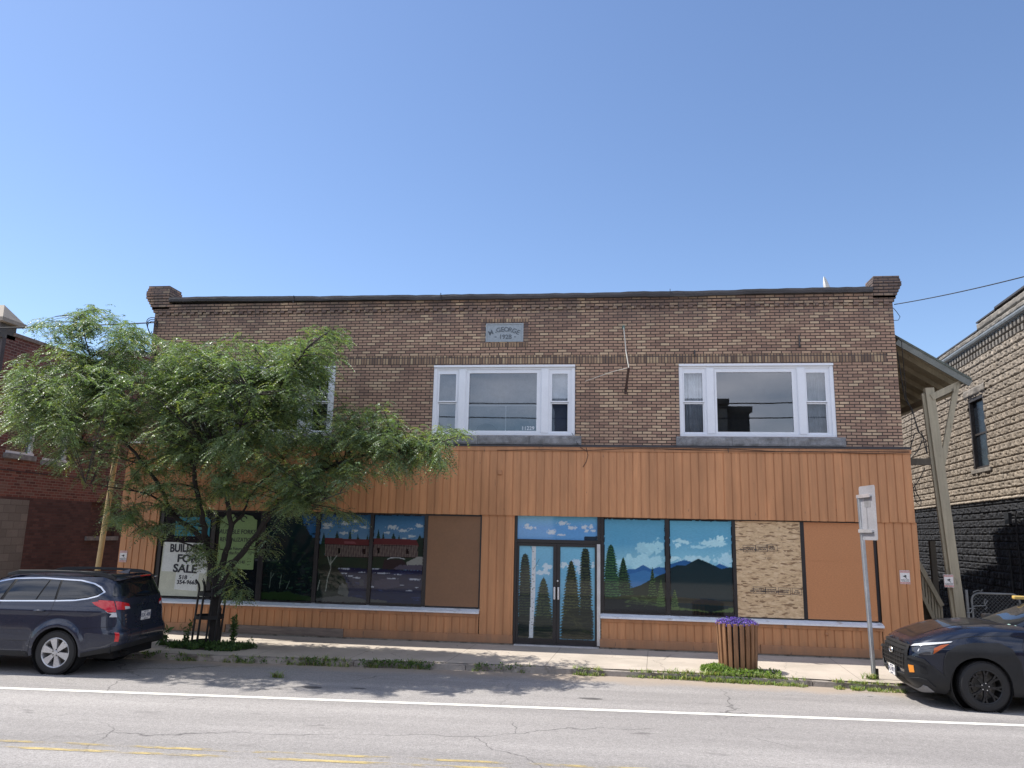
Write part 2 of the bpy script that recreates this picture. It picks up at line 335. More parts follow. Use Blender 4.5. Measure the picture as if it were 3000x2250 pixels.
def asphalt():
    m, nt, b, L = newmat('old_asphalt'); v = vec(nt)
    c = ramp(nt, noise(nt, vec(nt, (.12, 1, 1)), 1.3, 5, .55), [(.3, (.225, .21, .20)), (.7, (.31, .29, .275))])
    agg = noise(nt, v, 75, 3, .7); c = mixc(nt, 1, c, ramp(nt, agg, [(.3, .62), (.5, 1.), (.72, 1.42)]), 'MULTIPLY')
    agg2 = noise(nt, v, 26, 4, .7); c = mixc(nt, 1, c, ramp(nt, agg2, [(.3, .85), (.7, 1.17)]), 'MULTIPLY')
    tr = ramp(nt, noise(nt, vec(nt, (.06, 1.1, 1)), .8, 4), [(.33, .84), (.66, 1.1)]); c = mixc(nt, 1, c, tr, 'MULTIPLY'); oil = ramp(nt, noise(nt, vec(nt, (.5, 1.5, 1)), 2.6, 4, .5), [(.66, 0.), (.74, .35)]); c = mixc(nt, oil, c, (.13, .12, .115))
    st = ramp(nt, noise(nt, vec(nt, (.7, 2.0, 1)), 1.0, 5, .6), [(.69, 0.), (.72, .6)]); c = mixc(nt, st, c, (.10, .09, .088))
    # hairline cracks
    nn = node(nt, 'ShaderNodeTexNoise'); nn.inputs['Scale'].default_value = .9; nn.inputs['Detail'].default_value = 6; L(v, nn.inputs['Vector'])
    dv = node(nt, 'ShaderNodeVectorMath', operation='MULTIPLY_ADD'); L(nn.outputs['Color'], dv.inputs[0]); dv.inputs[1].default_value = (1.6, 1.1, 0); L(v, dv.inputs[2])
    vo = node(nt, 'ShaderNodeTexVoronoi', feature='DISTANCE_TO_EDGE'); vo.inputs['Scale'].default_value = .21; L(dv.outputs[0], vo.inputs['Vector'])
    ck = ramp(nt, vo.outputs['Distance'], [(.0, 1.), (.0022, 0.)]); gate = ramp(nt, noise(nt, v, .5, 2), [(.42, 0.), (.5, .8)])
    c = mixc(nt, mathn(nt, 'MULTIPLY', ck, gate), c, (.055, .05, .05))
    # tan grit washed against the kerb
    sp = node(nt, 'ShaderNodeSeparateXYZ'); L(v, sp.inputs[0])
    mr = node(nt, 'ShaderNodeMapRange'); L(mathn(nt, 'ADD', sp.outputs['Y'], mathn(nt, 'MULTIPLY', noise(nt, v, 1.1, 6), .9)), mr.inputs[0]); mr.inputs[1].default_value = -3.1; mr.inputs[2].default_value = -2.65; mr.inputs[4].default_value = .8
    c = mixc(nt, mr.outputs[0], c, (.34, .27, .205))
    L(c, b.inputs['Base Color']); b.inputs['Roughness'].default_value = .88; bump(nt, agg, .7, .006, b); return m
M['asphalt'] = asphalt()
def marking(name, col, thr, w=.04):
    m, nt, b, L = newmat(name); v = vec(nt)
    n = noise(nt, vec(nt, (.55, 1.6, 1)), 3.2, 7, .75); f = ramp(nt, n, [(thr, 0.), (thr+w, 1.)])
    c = mixc(nt, 1, col, ramp(nt, noise(nt, v, 60, 3), [(.3, .8), (.7, 1.1)]), 'MULTIPLY')
    L(c, b.inputs['Base Color']); L(f, b.inputs['Alpha']); b.inputs['Roughness'].default_value = .7; return m
M['white_line'] = marking('white_road_paint', (.72, .70, .63), .24)
M['yellow_line'] = marking('worn_yellow_paint', (.52, .40, .17), .44, .16)
M['ground'] = mat('bare_ground', (.16, .145, .12), .95, var=.3, scale=.3)
M['kerb'] = mat('old_kerb_stone', (.30, .265, .23), .9, var=.25, scale=2, bmp=.6, dirt=((.13, .11, .09), 3, (1, 1, 1), .5))

# ------------------------------------------------------------------ ground
KERB = [(-80, -6.2), (-20, -3.7), (-8.6, -3.12), (-4.5, -2.95), (-1.7, -2.76), (1.3, -2.74), (2.4, -2.78), (4.6, -2.98), (20, -3.4), (80, -5)]
def kerb_y(x):
    for (a, b), (c, d) in zip(KERB, KERB[1:]):
        if a <= x <= c: return b+(d-b)*(x-a)/(c-a)
    return KERB[-1][1]
mb = MB(); mb.quad((-600, -600, -.14), (600, -600, -.14), (600, 600, -.14), (-600, 600, -.14)); struct(mb.build('ground', M['ground']))
mb = MB(); mb.quad((-300, -15.4, -.10), (300, 3, -.10), (300, 12, -.10), (-300, 12, -.10)) if 0 else mb.quad((-80, -14.6, -.10), (80, -14.6, -.10), (80, -2.6, -.10), (-80, -2.6, -.10)); struct(mb.build('road', M['asphalt']))
mb = MB()   # near pavement: slab top from the kerb stones back past the facades
N = 160; xs = [-80+160*i/N for i in range(N+1)]
for a, b in zip(xs, xs[1:]): mb.quad((a, kerb_y(a)+.16, 0), (b, kerb_y(b)+.16, 0), (b, 30, 0), (a, 30, 0))
struct(mb.build('pavement', M['concrete']))
mb = MB()
xs = []; x = -60.
while x < 60: xs.append(x); x += 1.9+rnd.uniform(-.3, .5)
for a, b in zip(xs, xs[1:]):
    b -= .012; j = rnd.uniform(-.012, .012); h = rnd.uniform(-.018, .006)
    ya, yb = kerb_y(a)+j, kerb_y(b)+j
    vs = [(a, ya, -.13), (b, yb, -.13), (b, yb+.165, -.13), (a, ya+.165, -.13), (a, ya+.015, h), (b, yb+.015, h), (b, yb+.162-j, h), (a, ya+.162-j, h)]
    mb.add(vs, [(0, 1, 5, 4), (1, 2, 6, 5), (2, 3, 7, 6), (3, 0, 4, 7), (4, 5, 6, 7)])
struct(mb.build('kerb', M['kerb']))
mb = MB(); mb.quad((-80, -40, 0), (80, -40, 0), (80, -14.6, 0), (-80, -14.6, 0)); mb.quad((-80, -14.6, -.12), (80, -14.6, -.12), (80, -14.6, 0), (-80, -14.6, 0)); struct(mb.build('far_pavement', M['concrete']))
def strip(name, m, p0, p1, w, x0=-70, x1=70, z=-.096, n=1):
    s = (p1[1]-p0[1])/(p1[0]-p0[0]); mb = MB(); f = lambda x: p0[1]+s*(x-p0[0])
    for i in range(n):
        a = x0+(x1-x0)*i/n; b = x0+(x1-x0)*(i+1)/n
        mb.quad((a, f(a)-w/2, z), (b, f(b)-w/2, z), (b, f(b)+w/2, z), (a, f(a)+w/2, z))
    return struct(mb.build(name, m))
strip('road_edge_line', M['white_line'], (-9.15, -6.07), (5.7, -5.17), .135)
strip('road_centre_line', M['yellow_line'], (-6.94, -8.66), (-1.58, -8.39), .08)
strip('road_centre_line', M['yellow_line'], (-6.75, -8.89), (-1.4, -8.6), .08)
# patches of tar and a flattened stain on the parking lane
def blot(px, py, rx, ry, name='tar_patch'):
    p = atZ(px, py, -.1); mb = MB(); n = 18
    mb.quad(*[(p.x+rx*math.cos(2*math.pi*k/n)*(1+.15*math.sin(5*k)), p.y+ry*math.sin(2*math.pi*k/n)*(1+.12*math.cos(3*k)), -.0965) for k in range(n)])
    return struct(mb.build(name, M['tar']))
M['tar'] = mat('tar_patch', (.10, .093, .09), .8)
blot(915, 2014, .17, .08); blot(1051, 2017, .13, .04); blot(1732, 2047, .18, .06); blot(2550, 2041, .05, .012)

# ------------------------------------------------------------------ the orange and brick building
bld = empty('brick_building', (-2.5, 0, 0), 'two-storey brick building with an orange boarded shopfront and painted windows', 'building')
BX0, BX1, BT = -11.27, 6.26, 7.78
WINX = [-9.79, -4.08, 1.57]
WOPS = [(x, x+(3.32 if i < 2 else 3.35), 4.56, 6.21) for i, x in enumerate(WINX)]
mb = MB(); wallopen(mb, BX0, BX1, -.1, BT, WOPS, 0, .2)
for x in (BX0, BX1): mb.quad((x, 0, -.1), (x, 17, -.1), (x, 17, BT), (x, 0, BT))
mb.quad((BX0, 17, -.1), (BX1, 17, -.1), (BX1, 17, BT), (BX0, 17, BT))
mb.quad((BX0, .3, BT-.35), (BX1, .3, BT-.35), (BX1, 17, BT-.35), (BX0, 17, BT-.35))   # roof deck behind the parapet
mb.quad((BX0, .3, BT-.35), (BX1, .3, BT-.35), (BX1, .3, BT), (BX0, .3, BT)); mb.quad((BX0, 0, BT), (BX1, 0, BT), (BX1, .3, BT), (BX0, .3, BT))
mb.build('brick_wall', M['brick'], bld, fixn=False)
mb = MB(); mb.box(BX0+.02, 6.05, -.006, .02, 6.235, 6.435); mb.build('soldier_course', M['soldier'], bld)
# corbelled top courses and the row of header dentils
mb = MB()
mb.box(-11.30, 6.29, -.03, .02, 7.592, 7.655); mb.box(-11.33, 6.32, -.05, .02, 7.66, 7.722); mb.box(-11.30, 6.29, -.07, .02, 7.727, 7.783)
mb.build('cornice_courses', M['brick'], bld)
mb = MB(); x = BX0+.1
while x < BX1-.05:
    j = rnd.uniform(-.008, .008); mb.box(x+j, x+.105+j, -.04, .01, 7.527, 7.588); x += .2127
stuff(mb.build('dentils', M['header'], bld))
for nm, x0, x1, s, ztop in (('corner_pier', -11.49, -10.87, -1, 8.27), ('corner_pier', 5.83, 6.44, 1, 8.17)):
    mb = MB(); xo, xi = (x0, x1) if s < 0 else (x1, x0); xc = BX0 if s < 0 else BX1
    n = 6
    for k in range(n):    # stepped corbels
        t = (k+1)/n; e = xc+(xo-xc)*t; z = 7.60+k*.067
        mb.box(min(e, xi), max(e, xi), -.02-.09*t, .45, z, z+.06)
    mb.box(x0, x1, -.12, .5, 8.004, ztop-.14); mb.box(x0+.015, x1-.015, -.10, .48, ztop-.138, ztop-.07); mb.box(x0+.03, x1-.03, -.09, .46, ztop-.068, ztop)
    mb.build(nm, M['brick'], bld, bevel=.006)
# coping: uneven tarred boards
mb = MB(); N = 90; X = [-10.86+(5.82+10.86)*i/N for i in range(N+1)]
zt = [7.955-.075*math.sin(min(1, (x+10.86)/11.5)*math.pi/2)+(.03*max(0, (x-.9)/5))+.007*math.sin(x*2.1)*math.sin(x*.7)+rnd.uniform(-.007, .007) for x in X]
zb = [z-.115-.008*math.sin(x*1.3) for x, z in zip(X, zt)]
yb = [-.15-.012*math.sin(x*1.9)+rnd.uniform(-.003, .003) for x in X]
vs = [];
for x, a, b, y in zip(X, zt, zb, yb): vs += [(x, y, b), (x, y-.01, (a+b)/2), (x, y, a), (x, .36, a+.01), (x, .36, b), ]
fs = [(i*5+k, i*5+(k+1) % 5, (i+1)*5+(k+1) % 5, (i+1)*5+k) for i in range(N) for k in range(5)] + [(0, 1, 2, 3, 4), tuple(N*5+k for k in range(5))[::-1]]
mb.add(vs, fs)
for xx in (-3.95, 1.4, -7.6): mb.box(xx-.006, xx+.006, -.172, -.14, 7.75, 7.93)
mb.build('coping', M['coping'], bld)
# date stone with its header frame
for x in (-2.985, -1.96): mb = MB(); mb.box(x, x+.1, -.005, .02, 6.745, 7.215); mb.build('stone_surround', M['header'], bld)
for z in (7.222, 6.64): mb = MB(); mb.box(-2.99, -1.86, -.0055, .02, z, z+.098); mb.build('stone_surround', M['soldier'], bld)
mb = MB(); mb.box(-2.865, -1.975, -.008, .02, 6.758, 7.205)
mb.box(-2.865, -2.835, -.02, -.004, 6.758, 7.205); mb.box(-2.005, -1.975, -.02, -.004, 6.758, 7.205); mb.box(-2.835, -2.005, -.02, -.004, 7.178, 7.205); mb.box(-2.835, -2.005, -.02, -.004, 6.758, 6.783)
ds = mb.build('date_stone', M['datestone'], bld)
for i, ch in enumerate('M.GEORGE'):
    a = (i-3.55)*.128+(.03 if i == 1 else 0); R = .74
    text(ch, 'engraved_letter', .155, M['engraved'], ds, (-2.42+R*math.sin(a), -.010, 6.315+R*math.cos(a)), (rad(90), -0, 0) if 0 else (rad(90), a, 0), .002, bold=.02)
text('1928', 'engraved_letter', .15, M['engraved'], ds, (-2.40, -.010, 6.875), bold=.02, ext=.002)
for x in (-2.63, -2.17): text('-', 'engraved_letter', .16, M['engraved'], ds, (x, -.010, 6.89), bold=.02, ext=.002)

# upper windows
def glass_mat(name, refl, tint):
    m, nt, b, L = newmat(name); nt.nodes.remove(b); o = nt.nodes['Material Output']
    fr = node(nt, 'ShaderNodeFresnel'); fr.inputs['IOR'].default_value = refl
    g = node(nt, 'ShaderNodeBsdfGlossy'); g.inputs['Roughness'].default_value = 0.0; g.inputs['Color'].default_value = (.95, .97, 1, 1)
    v = vec(nt); bp = node(nt, 'ShaderNodeBump'); bp.inputs['Strength'].default_value = .02; bp.inputs['Distance'].default_value = .02; L(noise(nt, v, 1.2, 1), bp.inputs['Height']); L(bp.outputs[0], g.inputs['Normal'])
    t = node(nt, 'ShaderNodeBsdfTransparent'); t.inputs['Color'].default_value = rgba(tint)
    mx = node(nt, 'ShaderNodeMixShader'); L(fr.outputs[0], mx.inputs[0]); L(t.outputs[0], mx.inputs[1]); L(g.outputs[0], mx.inputs[2]); L(mx.outputs[0], o.inputs[0])
    return m
M['glass'] = glass_mat('window_glass', 2.3, (.8, .84, .86))
M['screen'] = glass_mat('screened_glass', 1.7, (.55, .6, .65))
M['curtain'] = mat('white_net_curtain', (.62, .62, .64), .9, bmp=0)
M['navy_backing'] = mat('navy_backing', (.07, .085, .13), .8, bmp=0); M['blind'] = mat('grey_blind', (.34, .36, .40), .8, bmp=0)
def rock_box(mb, x0, x1, y0, y1, z0, z1, amp, seed, nx=24, nz=5):
    """box whose front is broken rock face"""
    vs = []
    for i in range(nx+1):
        for k in range(nz+1):
            x = x0+(x1-x0)*i/nx; z = z0+(z1-z0)*k/nz; e = min(i, nx-i, 2*k, 2*(nz-k))
            y = y0+.012-(amp*(float(fbm(x*6, z*9, seed, 4))-.2) if e > 0 else 0); vs.append((x, y, z))
    fs = [(i*(nz+1)+k, (i+1)*(nz+1)+k, (i+1)*(nz+1)+k+1, i*(nz+1)+k+1) for i in range(nx) for k in range(nz)]
    mb.add(vs, fs); mb.box(x0, x1, y0+.0125, y1, z0, z1)
def upper_window(i, ox, w, label):
    X1 = ox+w; fr = MB(); z0, z1 = 4.562, 6.208
    yf, yb = .015, .11
    fr.box(ox+.003, ox+.085, yf, yb, z0, z1-.06); fr.box(X1-.085, X1-.003, yf, yb, z0, z1-.06)
    fr.box(ox+.003, X1-.003, -.02, yb, z1-.055, z1-.003); fr.box(ox+.085, X1-.085, yf+.01, yb, z1-.10, z1-.056)
    fr.box(ox+.085, X1-.085, yf+.005, yb, z0, z0+.06)
    posts = (ox+.60, ox+.775), (X1-.785, X1-.605)
    for a, b in posts:
        fr.box(a, b, yf+.004, yb, z0+.06, z1-.10); fr.box(a+.012, b-.012, yf-.006, yf+.004, z0+.06, z1-.10)
    win = fr.build('window', M['white'], bld, bevel=.004)
    if label: win['label'] = label
    gx = ((ox+.145, ox+.535), (ox+.855, X1-.885), (X1-.535, X1-.175)) if i < 2 else ((ox+.12, ox+.52), (ox+.83, X1-.89), (X1-.58, X1-.185))
    def sashframe(x0, x1, za, zb, t, y0, y1, nm='sash'):
        mb = MB(); mb.box(x0-t, x0, y0, y1, za-t, zb+t); mb.box(x1, x1+t, y0, y1, za-t, zb+t); mb.box(x0, x1, y0, y1, zb, zb+t); mb.box(x0, x1, y0, y1, za-t, za)
        return mb.build(nm, M['white'], win, bevel=.003)
    def pane(x0, x1, za, zb, y, m=None):
        mb = MB(); mb.quad((x0-.005, y, za-.005), (x1+.005, y, za-.005), (x1+.005, y, zb+.005), (x0-.005, y, zb+.005)); mb.build('glass_pane', m or M['glass'], win)
    for k, (a, b) in enumerate(gx):
        if k == 1:
            sashframe(a, b, 4.67, 6.02, .045, .035, .085); pane(a, b, 4.67, 6.02, .06)
        else:
            sashframe(a, b, 5.365, 6.0, .03, .035, .07); pane(a, b, 5.365, 6.0, .052)
            sashframe(a, b, 4.665, 5.30, .03, .072, .105); pane(a, b, 4.665, 5.30, .088, M['screen'] if (i, k) in ((1, 2), (2, 0), (2, 2), (0, 2)) else None)
    # jamb liners round the sashes so that no daylight leaks past them
    jl = MB(); cells = ((ox+.085, ox+.60), (ox+.775, X1-.785), (X1-.605, X1-.085))
    for (a, b), (g0, g1) in zip(cells, gx):
        t = .045 if g1-g0 > 1 else .03
        if g0-t-a > .002: jl.box(a, g0-t, .045, .10, z0+.06, z1-.1)
        if b-g1-t > .002: jl.box(g1+t, b, .045, .10, z0+.06, z1-.1)
        top = 6.02+t if g1-g0 > 1 else 6.0+t
        if z1-.1-top > .002: jl.box(g0-t, g1+t, .045, .10, top, z1-.1)
        zb_ = 4.67-.045 if g1-g0 > 1 else 4.665-.03
        if zb_-(z0+.06) > .002: jl.box(g0-t, g1+t, .045, .10, z0+.06, zb_)
    jl.build('jamb_liner', M['white'], win)
    if i == 1:    # storm bars inside the middle light
        mb = MB(); mb.box(-3.22, -1.6, .09, .12, 5.25, 5.28); mb.box(-2.375, -2.35, .09, .12, 4.67, 5.25); mb.build('storm_bar', M['white'], win)
        text('11229 ?', 'decal_number', .12, M['white'], win, (-1.80, .055, 4.73), ext=.0005)
    def curtain(x0, x1, za, zb, y, m, amp=.02, wl=.07, nm='curtain'):
        n = max(8, int((x1-x0)/.012)); vs = []; 
        for k in range(n+1):
            x = x0+(x1-x0)*k/n; yy = y+amp*math.sin(x*2*math.pi/wl)+.4*amp*math.sin(x*2*math.pi/wl*1.7+1); vs += [(x, yy, za), (x, yy, zb)]
        mb = MB(); mb.add(vs, [(2*k, 2*k+2, 2*k+3, 2*k+1) for k in range(n)]); mb.build(nm, m, win, smooth=True)
    if i == 2:
        for a, b in (gx[0], gx[2]): curtain(a-.06, b+.06, 4.6, 6.1, .22, M['curtain'])
    if i == 1:
        curtain(gx[0][0]-.05, gx[0][1]+.05, 4.58, 6.1, .16, M['blind'], .003, .2, 'blind'); curtain(gx[2][0]-.05, gx[2][1]+.05, 5.33, 6.1, .16, M['blind'], .003, .2, 'blind')
        curtain(gx[2][0]-.05, gx[2][1]+.05, 4.58, 5.325, .19, M['navy_backing'], .003, .3, 'blind')  # added navy sheet: brightens the black reflection in this lower pane
        curtain(gx[1][0]-.05, gx[1][1]+.05, 4.6, 6.1, .5, M['blind'], .003, .3, 'blind')
        mb = MB(); # things piled on the inner sill
        n = 14
        for (cx, cz, rx, rz, m_) in ((-2.82, 4.62, .27, .24, 0), (-2.30, 4.6, .33, .11, 0)):
            mb.prism([(cx+rx*math.cos(math.pi*k/n)*(1+.06*math.sin(3*k)), cz+rz*math.sin(math.pi*k/n)) for k in range(n+1)], .15, .3)
        mb.build('stored_bundle', M['dark'], win, bevel=.02)
    # rock-faced sill stones
    sx = [ox-.09, ox+1.11, ox+2.29, X1+.15]
    for a, b in zip(sx, sx[1:]):
        mb = MB(); rock_box(mb, a+.004, b-.004, -.10, .14, 4.345, 4.545, .05, i*7+3); mb.build('stone_sill', M['stone'], bld)
    # the dim room behind
    rm = MB(); a, b = ox-.5, X1+.5
    rm.quad((a, 3.2, 3.6), (b, 3.2, 3.6), (b, 3.2, 6.7), (a, 3.2, 6.7)); rm.quad((a, .205, 3.6), (a, 3.2, 3.6), (a, 3.2, 6.7), (a, .205, 6.7)); rm.quad((b, .205, 3.6), (b, 3.2, 3.6), (b, 3.2, 6.7), (b, .205, 6.7))
    rm.quad((a, .205, 3.6), (b, .205, 3.6), (b, 3.2, 3.6), (a, 3.2, 3.6)); rm.quad((a, .205, 6.7), (b, .205, 6.7), (b, 3.2, 6.7), (a, 3.2, 6.7))
    wallopen(rm, a, b, 3.6, 6.7, [WOPS[i]], .205, 0); rm.build('room_interior', M['dark'], bld, fixn=False)
upper_window(0, WINX[0], 3.32, 'white three-light window half hidden by the tree')
upper_window(1, WINX[1], 3.32, 'white three-light window with a bar across its middle light')
upper_window(2, WINX[2], 3.35, 'white three-light window with net curtains at the sides')

# orange board cladding
def boards(mb, x0, x1, z0, z1, y, ph=0., jit=.004):
    x = x0
    while x < x1-.02:
        w = rnd.choice((.150, .150, .155, .148)); w = min(w, x1-x)
        mb.box(x, x+w, y, y+.05, z0+rnd.uniform(-jit, jit), z1); x += w+.026
    mb.box(x0, x1, y+.014, y+.055, z0+.006, z1)
mb = MB(); boards(mb, -11.47, 6.33, 2.755, 4.185, -.155); mb.build('fascia_boarding', M['orange'], bld)
mb = MB(); mb.box(-11.49, 6.35, -.172, -.13, 4.187, 4.285); mb.build('fascia_cap_board', M['orange_trim'], bld, bevel=.004)
mb = MB(); mb.add([(-11.5, -.185, 4.287), (6.36, -.185, 4.287), (6.36, .0, 4.345), (-11.5, .0, 4.345), (-11.5, -.185, 4.305), (6.36, -.185, 4.305), (6.36, .0, 4.36), (-11.5, .0, 4.36)], [(0, 1, 5, 4), (4, 5, 6, 7), (0, 4, 7, 3), (1, 2, 6, 5), (0, 3, 2, 1)]); mb.build('flashing', M['flashing'], bld)
mb = MB(); mb.box(-11.47, -11.2, -.10, .0, 2.7, 4.2); mb.box(6.05, 6.33, -.10, .0, 2.7, 4.2); mb.box(-11.2, 6.05, -.1, -.02, 2.755, 2.80); mb.build('fascia_return', M['orange_trim'], bld)
PL = -.12
mb = MB(); boards(mb, -11.42, -10.50, .2, 2.76, PL); mb.box(-11.42, -10.50, PL+.056, 0, .0, 2.74); mb.build('boarded_pier', M['orange'], bld)
mb = MB(); boards(mb, -2.81, -2.08, .2, 2.76, PL); mb.box(-2.81, -2.08, PL+.056, 0, .0, 2.74); mb.build('boarded_pier', M['orange'], bld)
mb = MB(); boards(mb, 5.55, 6.36, .2, 2.76, PL); mb.box(5.55, 6.36, PL+.056, 0, .0, 2.74); mb.build('boarded_pier', M['orange'], bld)
mb = MB(); boards(mb, -10.47, -2.83, .2, .56, PL); mb.build('stall_riser', M['orange'], bld)
mb = MB(); boards(mb, -.17, 5.53, .2, .56, PL); mb.build('stall_riser', M['orange'], bld)
for a, b in ((-10.52, -2.815), (-.19, 5.56)):
    mb = MB(); mb.box(a+.02, b-.005, -.145, -.06, .555, .625); mb.build('riser_cap_board', M['orange_trim'], bld, bevel=.004)
    mb = MB(); mb.add([(a, -.205, .628), (b, -.205, .628), (b, -.03, .628), (a, -.03, .628), (a, -.205, .665), (b, -.205, .665), (b, -.03, .735), (a, -.03, .735)], [(0, 1, 5, 4), (4, 5, 6, 7), (0, 4, 7, 3), (1, 2, 6, 5), (0, 3, 2, 1), (2, 3, 7, 6)])
    for xx in ((-7.9, -6.1) if a < -5 else (2.62,)): mb.box(xx, xx+.012, -.207, -.06, .63, .668)
    mb.build('white_sill', M['whitesill'], bld, bevel=.004)
for nm, a, b, m_ in (('base_board', -11.42, -8.62, 'orange_trim'), ('base_board', -8.6, -5.85, 'oldwood'), ('base_board', -5.84, -2.07, 'orange_trim'), ('base_board', -.2, 3.1, 'orange_trim'), ('base_board', 3.11, 6.37, 'orange_trim')):
    mb = MB(); mb.box(a, b, -.148, -.06, .035, .205); mb.box(a, b, -.12, -.06, -.05, .04); mb.build(nm, M[m_], bld, bevel=.004)
mb = MB(); mb.box(-11.4, -2.07, -.125, -.05, -.03, .033); mb.box(-.2, 6.35, -.125, -.05, -.03, .033); mb.build('footing', M['kerb'], bld)
# little block and pipe on the fascia
p = atY(1465, 1384, -.16); mb = MB(); mb.box(p.x-.045, p.x+.045, -.20, -.15, p.z-.05, p.z+.045); mb.build('vent_block', M['orange_trim'], bld, bevel=.008)
p = atY(2419, 1858, -.13); mb = MB(); mb.tube([(p.x, -.12, p.z), (p.x, -.15, p.z+.01), (p.x+.03, -.19, p.z-.01)], .02, 8); mb.build('pipe_spout', M['orange_trim'], bld)
# ------------------------------------------------------------------ painted glass
class Canvas:
    """raster whose coordinates follow a slanted window in a crop of the photo; baked to the pane's vertex colours"""
    def __init__(s, xl, xr, xlb, xrb, y0, y1, W=104, H=150):
        s.W, s.H = W, H; v, u = np.meshgrid(np.linspace(0, 1, H), np.linspace(0, 1, W), indexing='ij')
        s.u, s.v = u, v; s.y = y0+(y1-y0)*v; a = xl+(xlb-xl)*v; b = xr+(xrb-xr)*v; s.x = a+(b-a)*u
        s.c = np.zeros((H, W, 3))
    def fill(s, col): s.c[:] = srgb(*col)
    def vgrad(s, stops):
        ys = [p for p, _ in stops]; cs = np.array([srgb(*c) for _, c in stops])
        for k in range(3): s.c[..., k] = np.interp(s.y, ys, cs[:, k])
    def put(s, mask, col, a=1.):
        m = np.clip(np.asarray(mask, float), 0, 1)[..., None]*a; col = np.array(srgb(*col)) if len(np.shape(col)) == 1 else col
        s.c = s.c*(1-m)+col*m
    def poly(s, pts, col, jag=0, sc=12., seed=1, a=1.):
        x = s.x+(jag*(fbm(s.x/sc, s.y/sc, seed)-.5)*2 if jag else 0); y = s.y+(jag*(fbm(s.x/sc, s.y/sc, seed+9)-.5)*2 if jag else 0)
        ins = np.zeros(s.x.shape, bool); n = len(pts)
        for i in range(n):
            (x1, y1), (x2, y2) = pts[i], pts[(i+1) % n]
            cnd = ((y1 > y) != (y2 > y)); ins ^= cnd & (x < (x2-x1)*(y-y1)/((y2-y1) or 1e-9)+x1)
        s.put(ins, col, a)
    def blob(s, cx, cy, rx, ry, col, seed=0, sc=14., thr=.5, a=1.):
        r = np.sqrt(((s.x-cx)/rx)**2+((s.y-cy)/ry)**2); f = (1.15-r)+(fbm(s.x/sc, s.y/sc, seed, 4)-.5)*1.3
        s.put(np.clip((f-thr)*9, 0, 1), col, a)
    def line(s, pts, w, col, a=1.):
        m = np.zeros(s.x.shape)
        for (x1, y1), (x2, y2) in zip(pts, pts[1:]):
            dx, dy = x2-x1, y2-y1; t = np.clip(((s.x-x1)*dx+(s.y-y1)*dy)/(dx*dx+dy*dy+1e-9), 0, 1)
            d = np.hypot(s.x-x1-t*dx, s.y-y1-t*dy); m = np.maximum(m, np.clip((w-d)/(.4*w)+.5, 0, 1))
        s.put(m, col, a)
    def conifer(s, cx, yt, yb, hw, dark, light, seed=0, n=13, p=.75):
        t = (s.y-yt)/(yb-yt); tc = np.clip(t, 1e-3, 1); ph = tc*n+.35*np.abs(s.x-cx)/hw+.25*vnoise(s.x/9, s.y/9, seed)
        saw = ph-np.floor(ph); w = hw*tc**p*(.70+.34*saw+.16*(vnoise(s.x/7+3, s.y/4, seed+2)-.5))
        m = (t > 0) & (t < 1) & (np.abs(s.x-cx) < w)
        s.put(m, dark); lt = m & ((saw+.5*(fbm(s.x/10, s.y/5, seed+5)-.5)) > .50) & (vnoise(s.x/5, s.y/3, seed+4) > .35)
        s.put(lt, light, .85); s.line([(cx, yt-6), (cx, yt+15)], 2.2, dark)
    def frameedge(s, col, w=.03, amp=.018, seed=3):
        """ragged black paint along the glass edge"""
        e = np.minimum(np.minimum(s.u, 1-s.u), np.minimum(s.v, 1-s.v)*1.5); s.put(e < w+amp*(fbm(s.u*22, s.v*30, seed)-.5)*2, col)
PAINTED, _nt, _b, _L = newmat('painted_glass')
_a = node(_nt, 'ShaderNodeAttribute', attribute_name='paint'); _n = noise(_nt, vec(_nt, (6, 1, 30)), 3, 4)
_L(mixc(_nt, 1, _a.outputs['Color'], ramp(_nt, _n, [(.3, .9), (.7, 1.1)]), 'MULTIPLY'), _b.inputs['Base Color'])
_b.inputs['Roughness'].default_value = .04; _b.inputs['Specular IOR Level'].default_value = .42
def painted_pane(cv, x0, x1, z0, z1, y, parent, name='painted_pane', label=None):
    X = x0+(x1-x0)*cv.u; Z = z1-(z1-z0)*cv.v
    V = np.stack([X.ravel(), np.full(X.size, y), Z.ravel()], 1); i = np.arange(cv.H*cv.W).reshape(cv.H, cv.W)
    F = np.stack([i[1:, :-1], i[1:, 1:], i[:-1, 1:], i[:-1, :-1]], -1).reshape(-1, 4)
    col = np.concatenate([cv.c.reshape(-1, 3), np.ones((cv.c.shape[0]*cv.c.shape[1], 1))], 1)
    o = npmesh(name, V, F, PAINTED, parent, attrs={'paint': col})
    if label: o['label'] = label
    return o
BLK = (24, 20, 26)
# pane with the two big spruces
c6 = Canvas(325, 1200, 325, 1215, 85, 1425)
c6.vgrad([(85, (88, 150, 178)), (450, (92, 154, 186)), (760, (140, 190, 205)), (1000, (120, 170, 195))])
c6.blob(930, 520, 210, 170, (150, 196, 210), 3, 60, .55); c6.blob(1060, 480, 190, 140, (158, 204, 216), 5, 50, .5); c6.blob(900, 690, 420, 130, (162, 206, 218), 8, 70, .45); c6.blob(600, 720, 200, 90, (155, 200, 214), 9, 60, .5)
c6.poly([(560, 830), (680, 812), (770, 812), (890, 745), (1010, 805), (1110, 768), (1260, 775), (1260, 1150), (560, 1150)], (50, 96, 148), 3)
c6.poly([(560, 1000), (700, 880), (900, 820), (1040, 860), (1240, 900), (1240, 1150), (560, 1150)], (66, 118, 165), 5, a=.7)
c6.poly([(560, 1110), (740, 1070), (860, 1030), (960, 970), (1110, 890), (1260, 830), (1260, 1430), (560, 1430)], (36, 47, 42), 3)
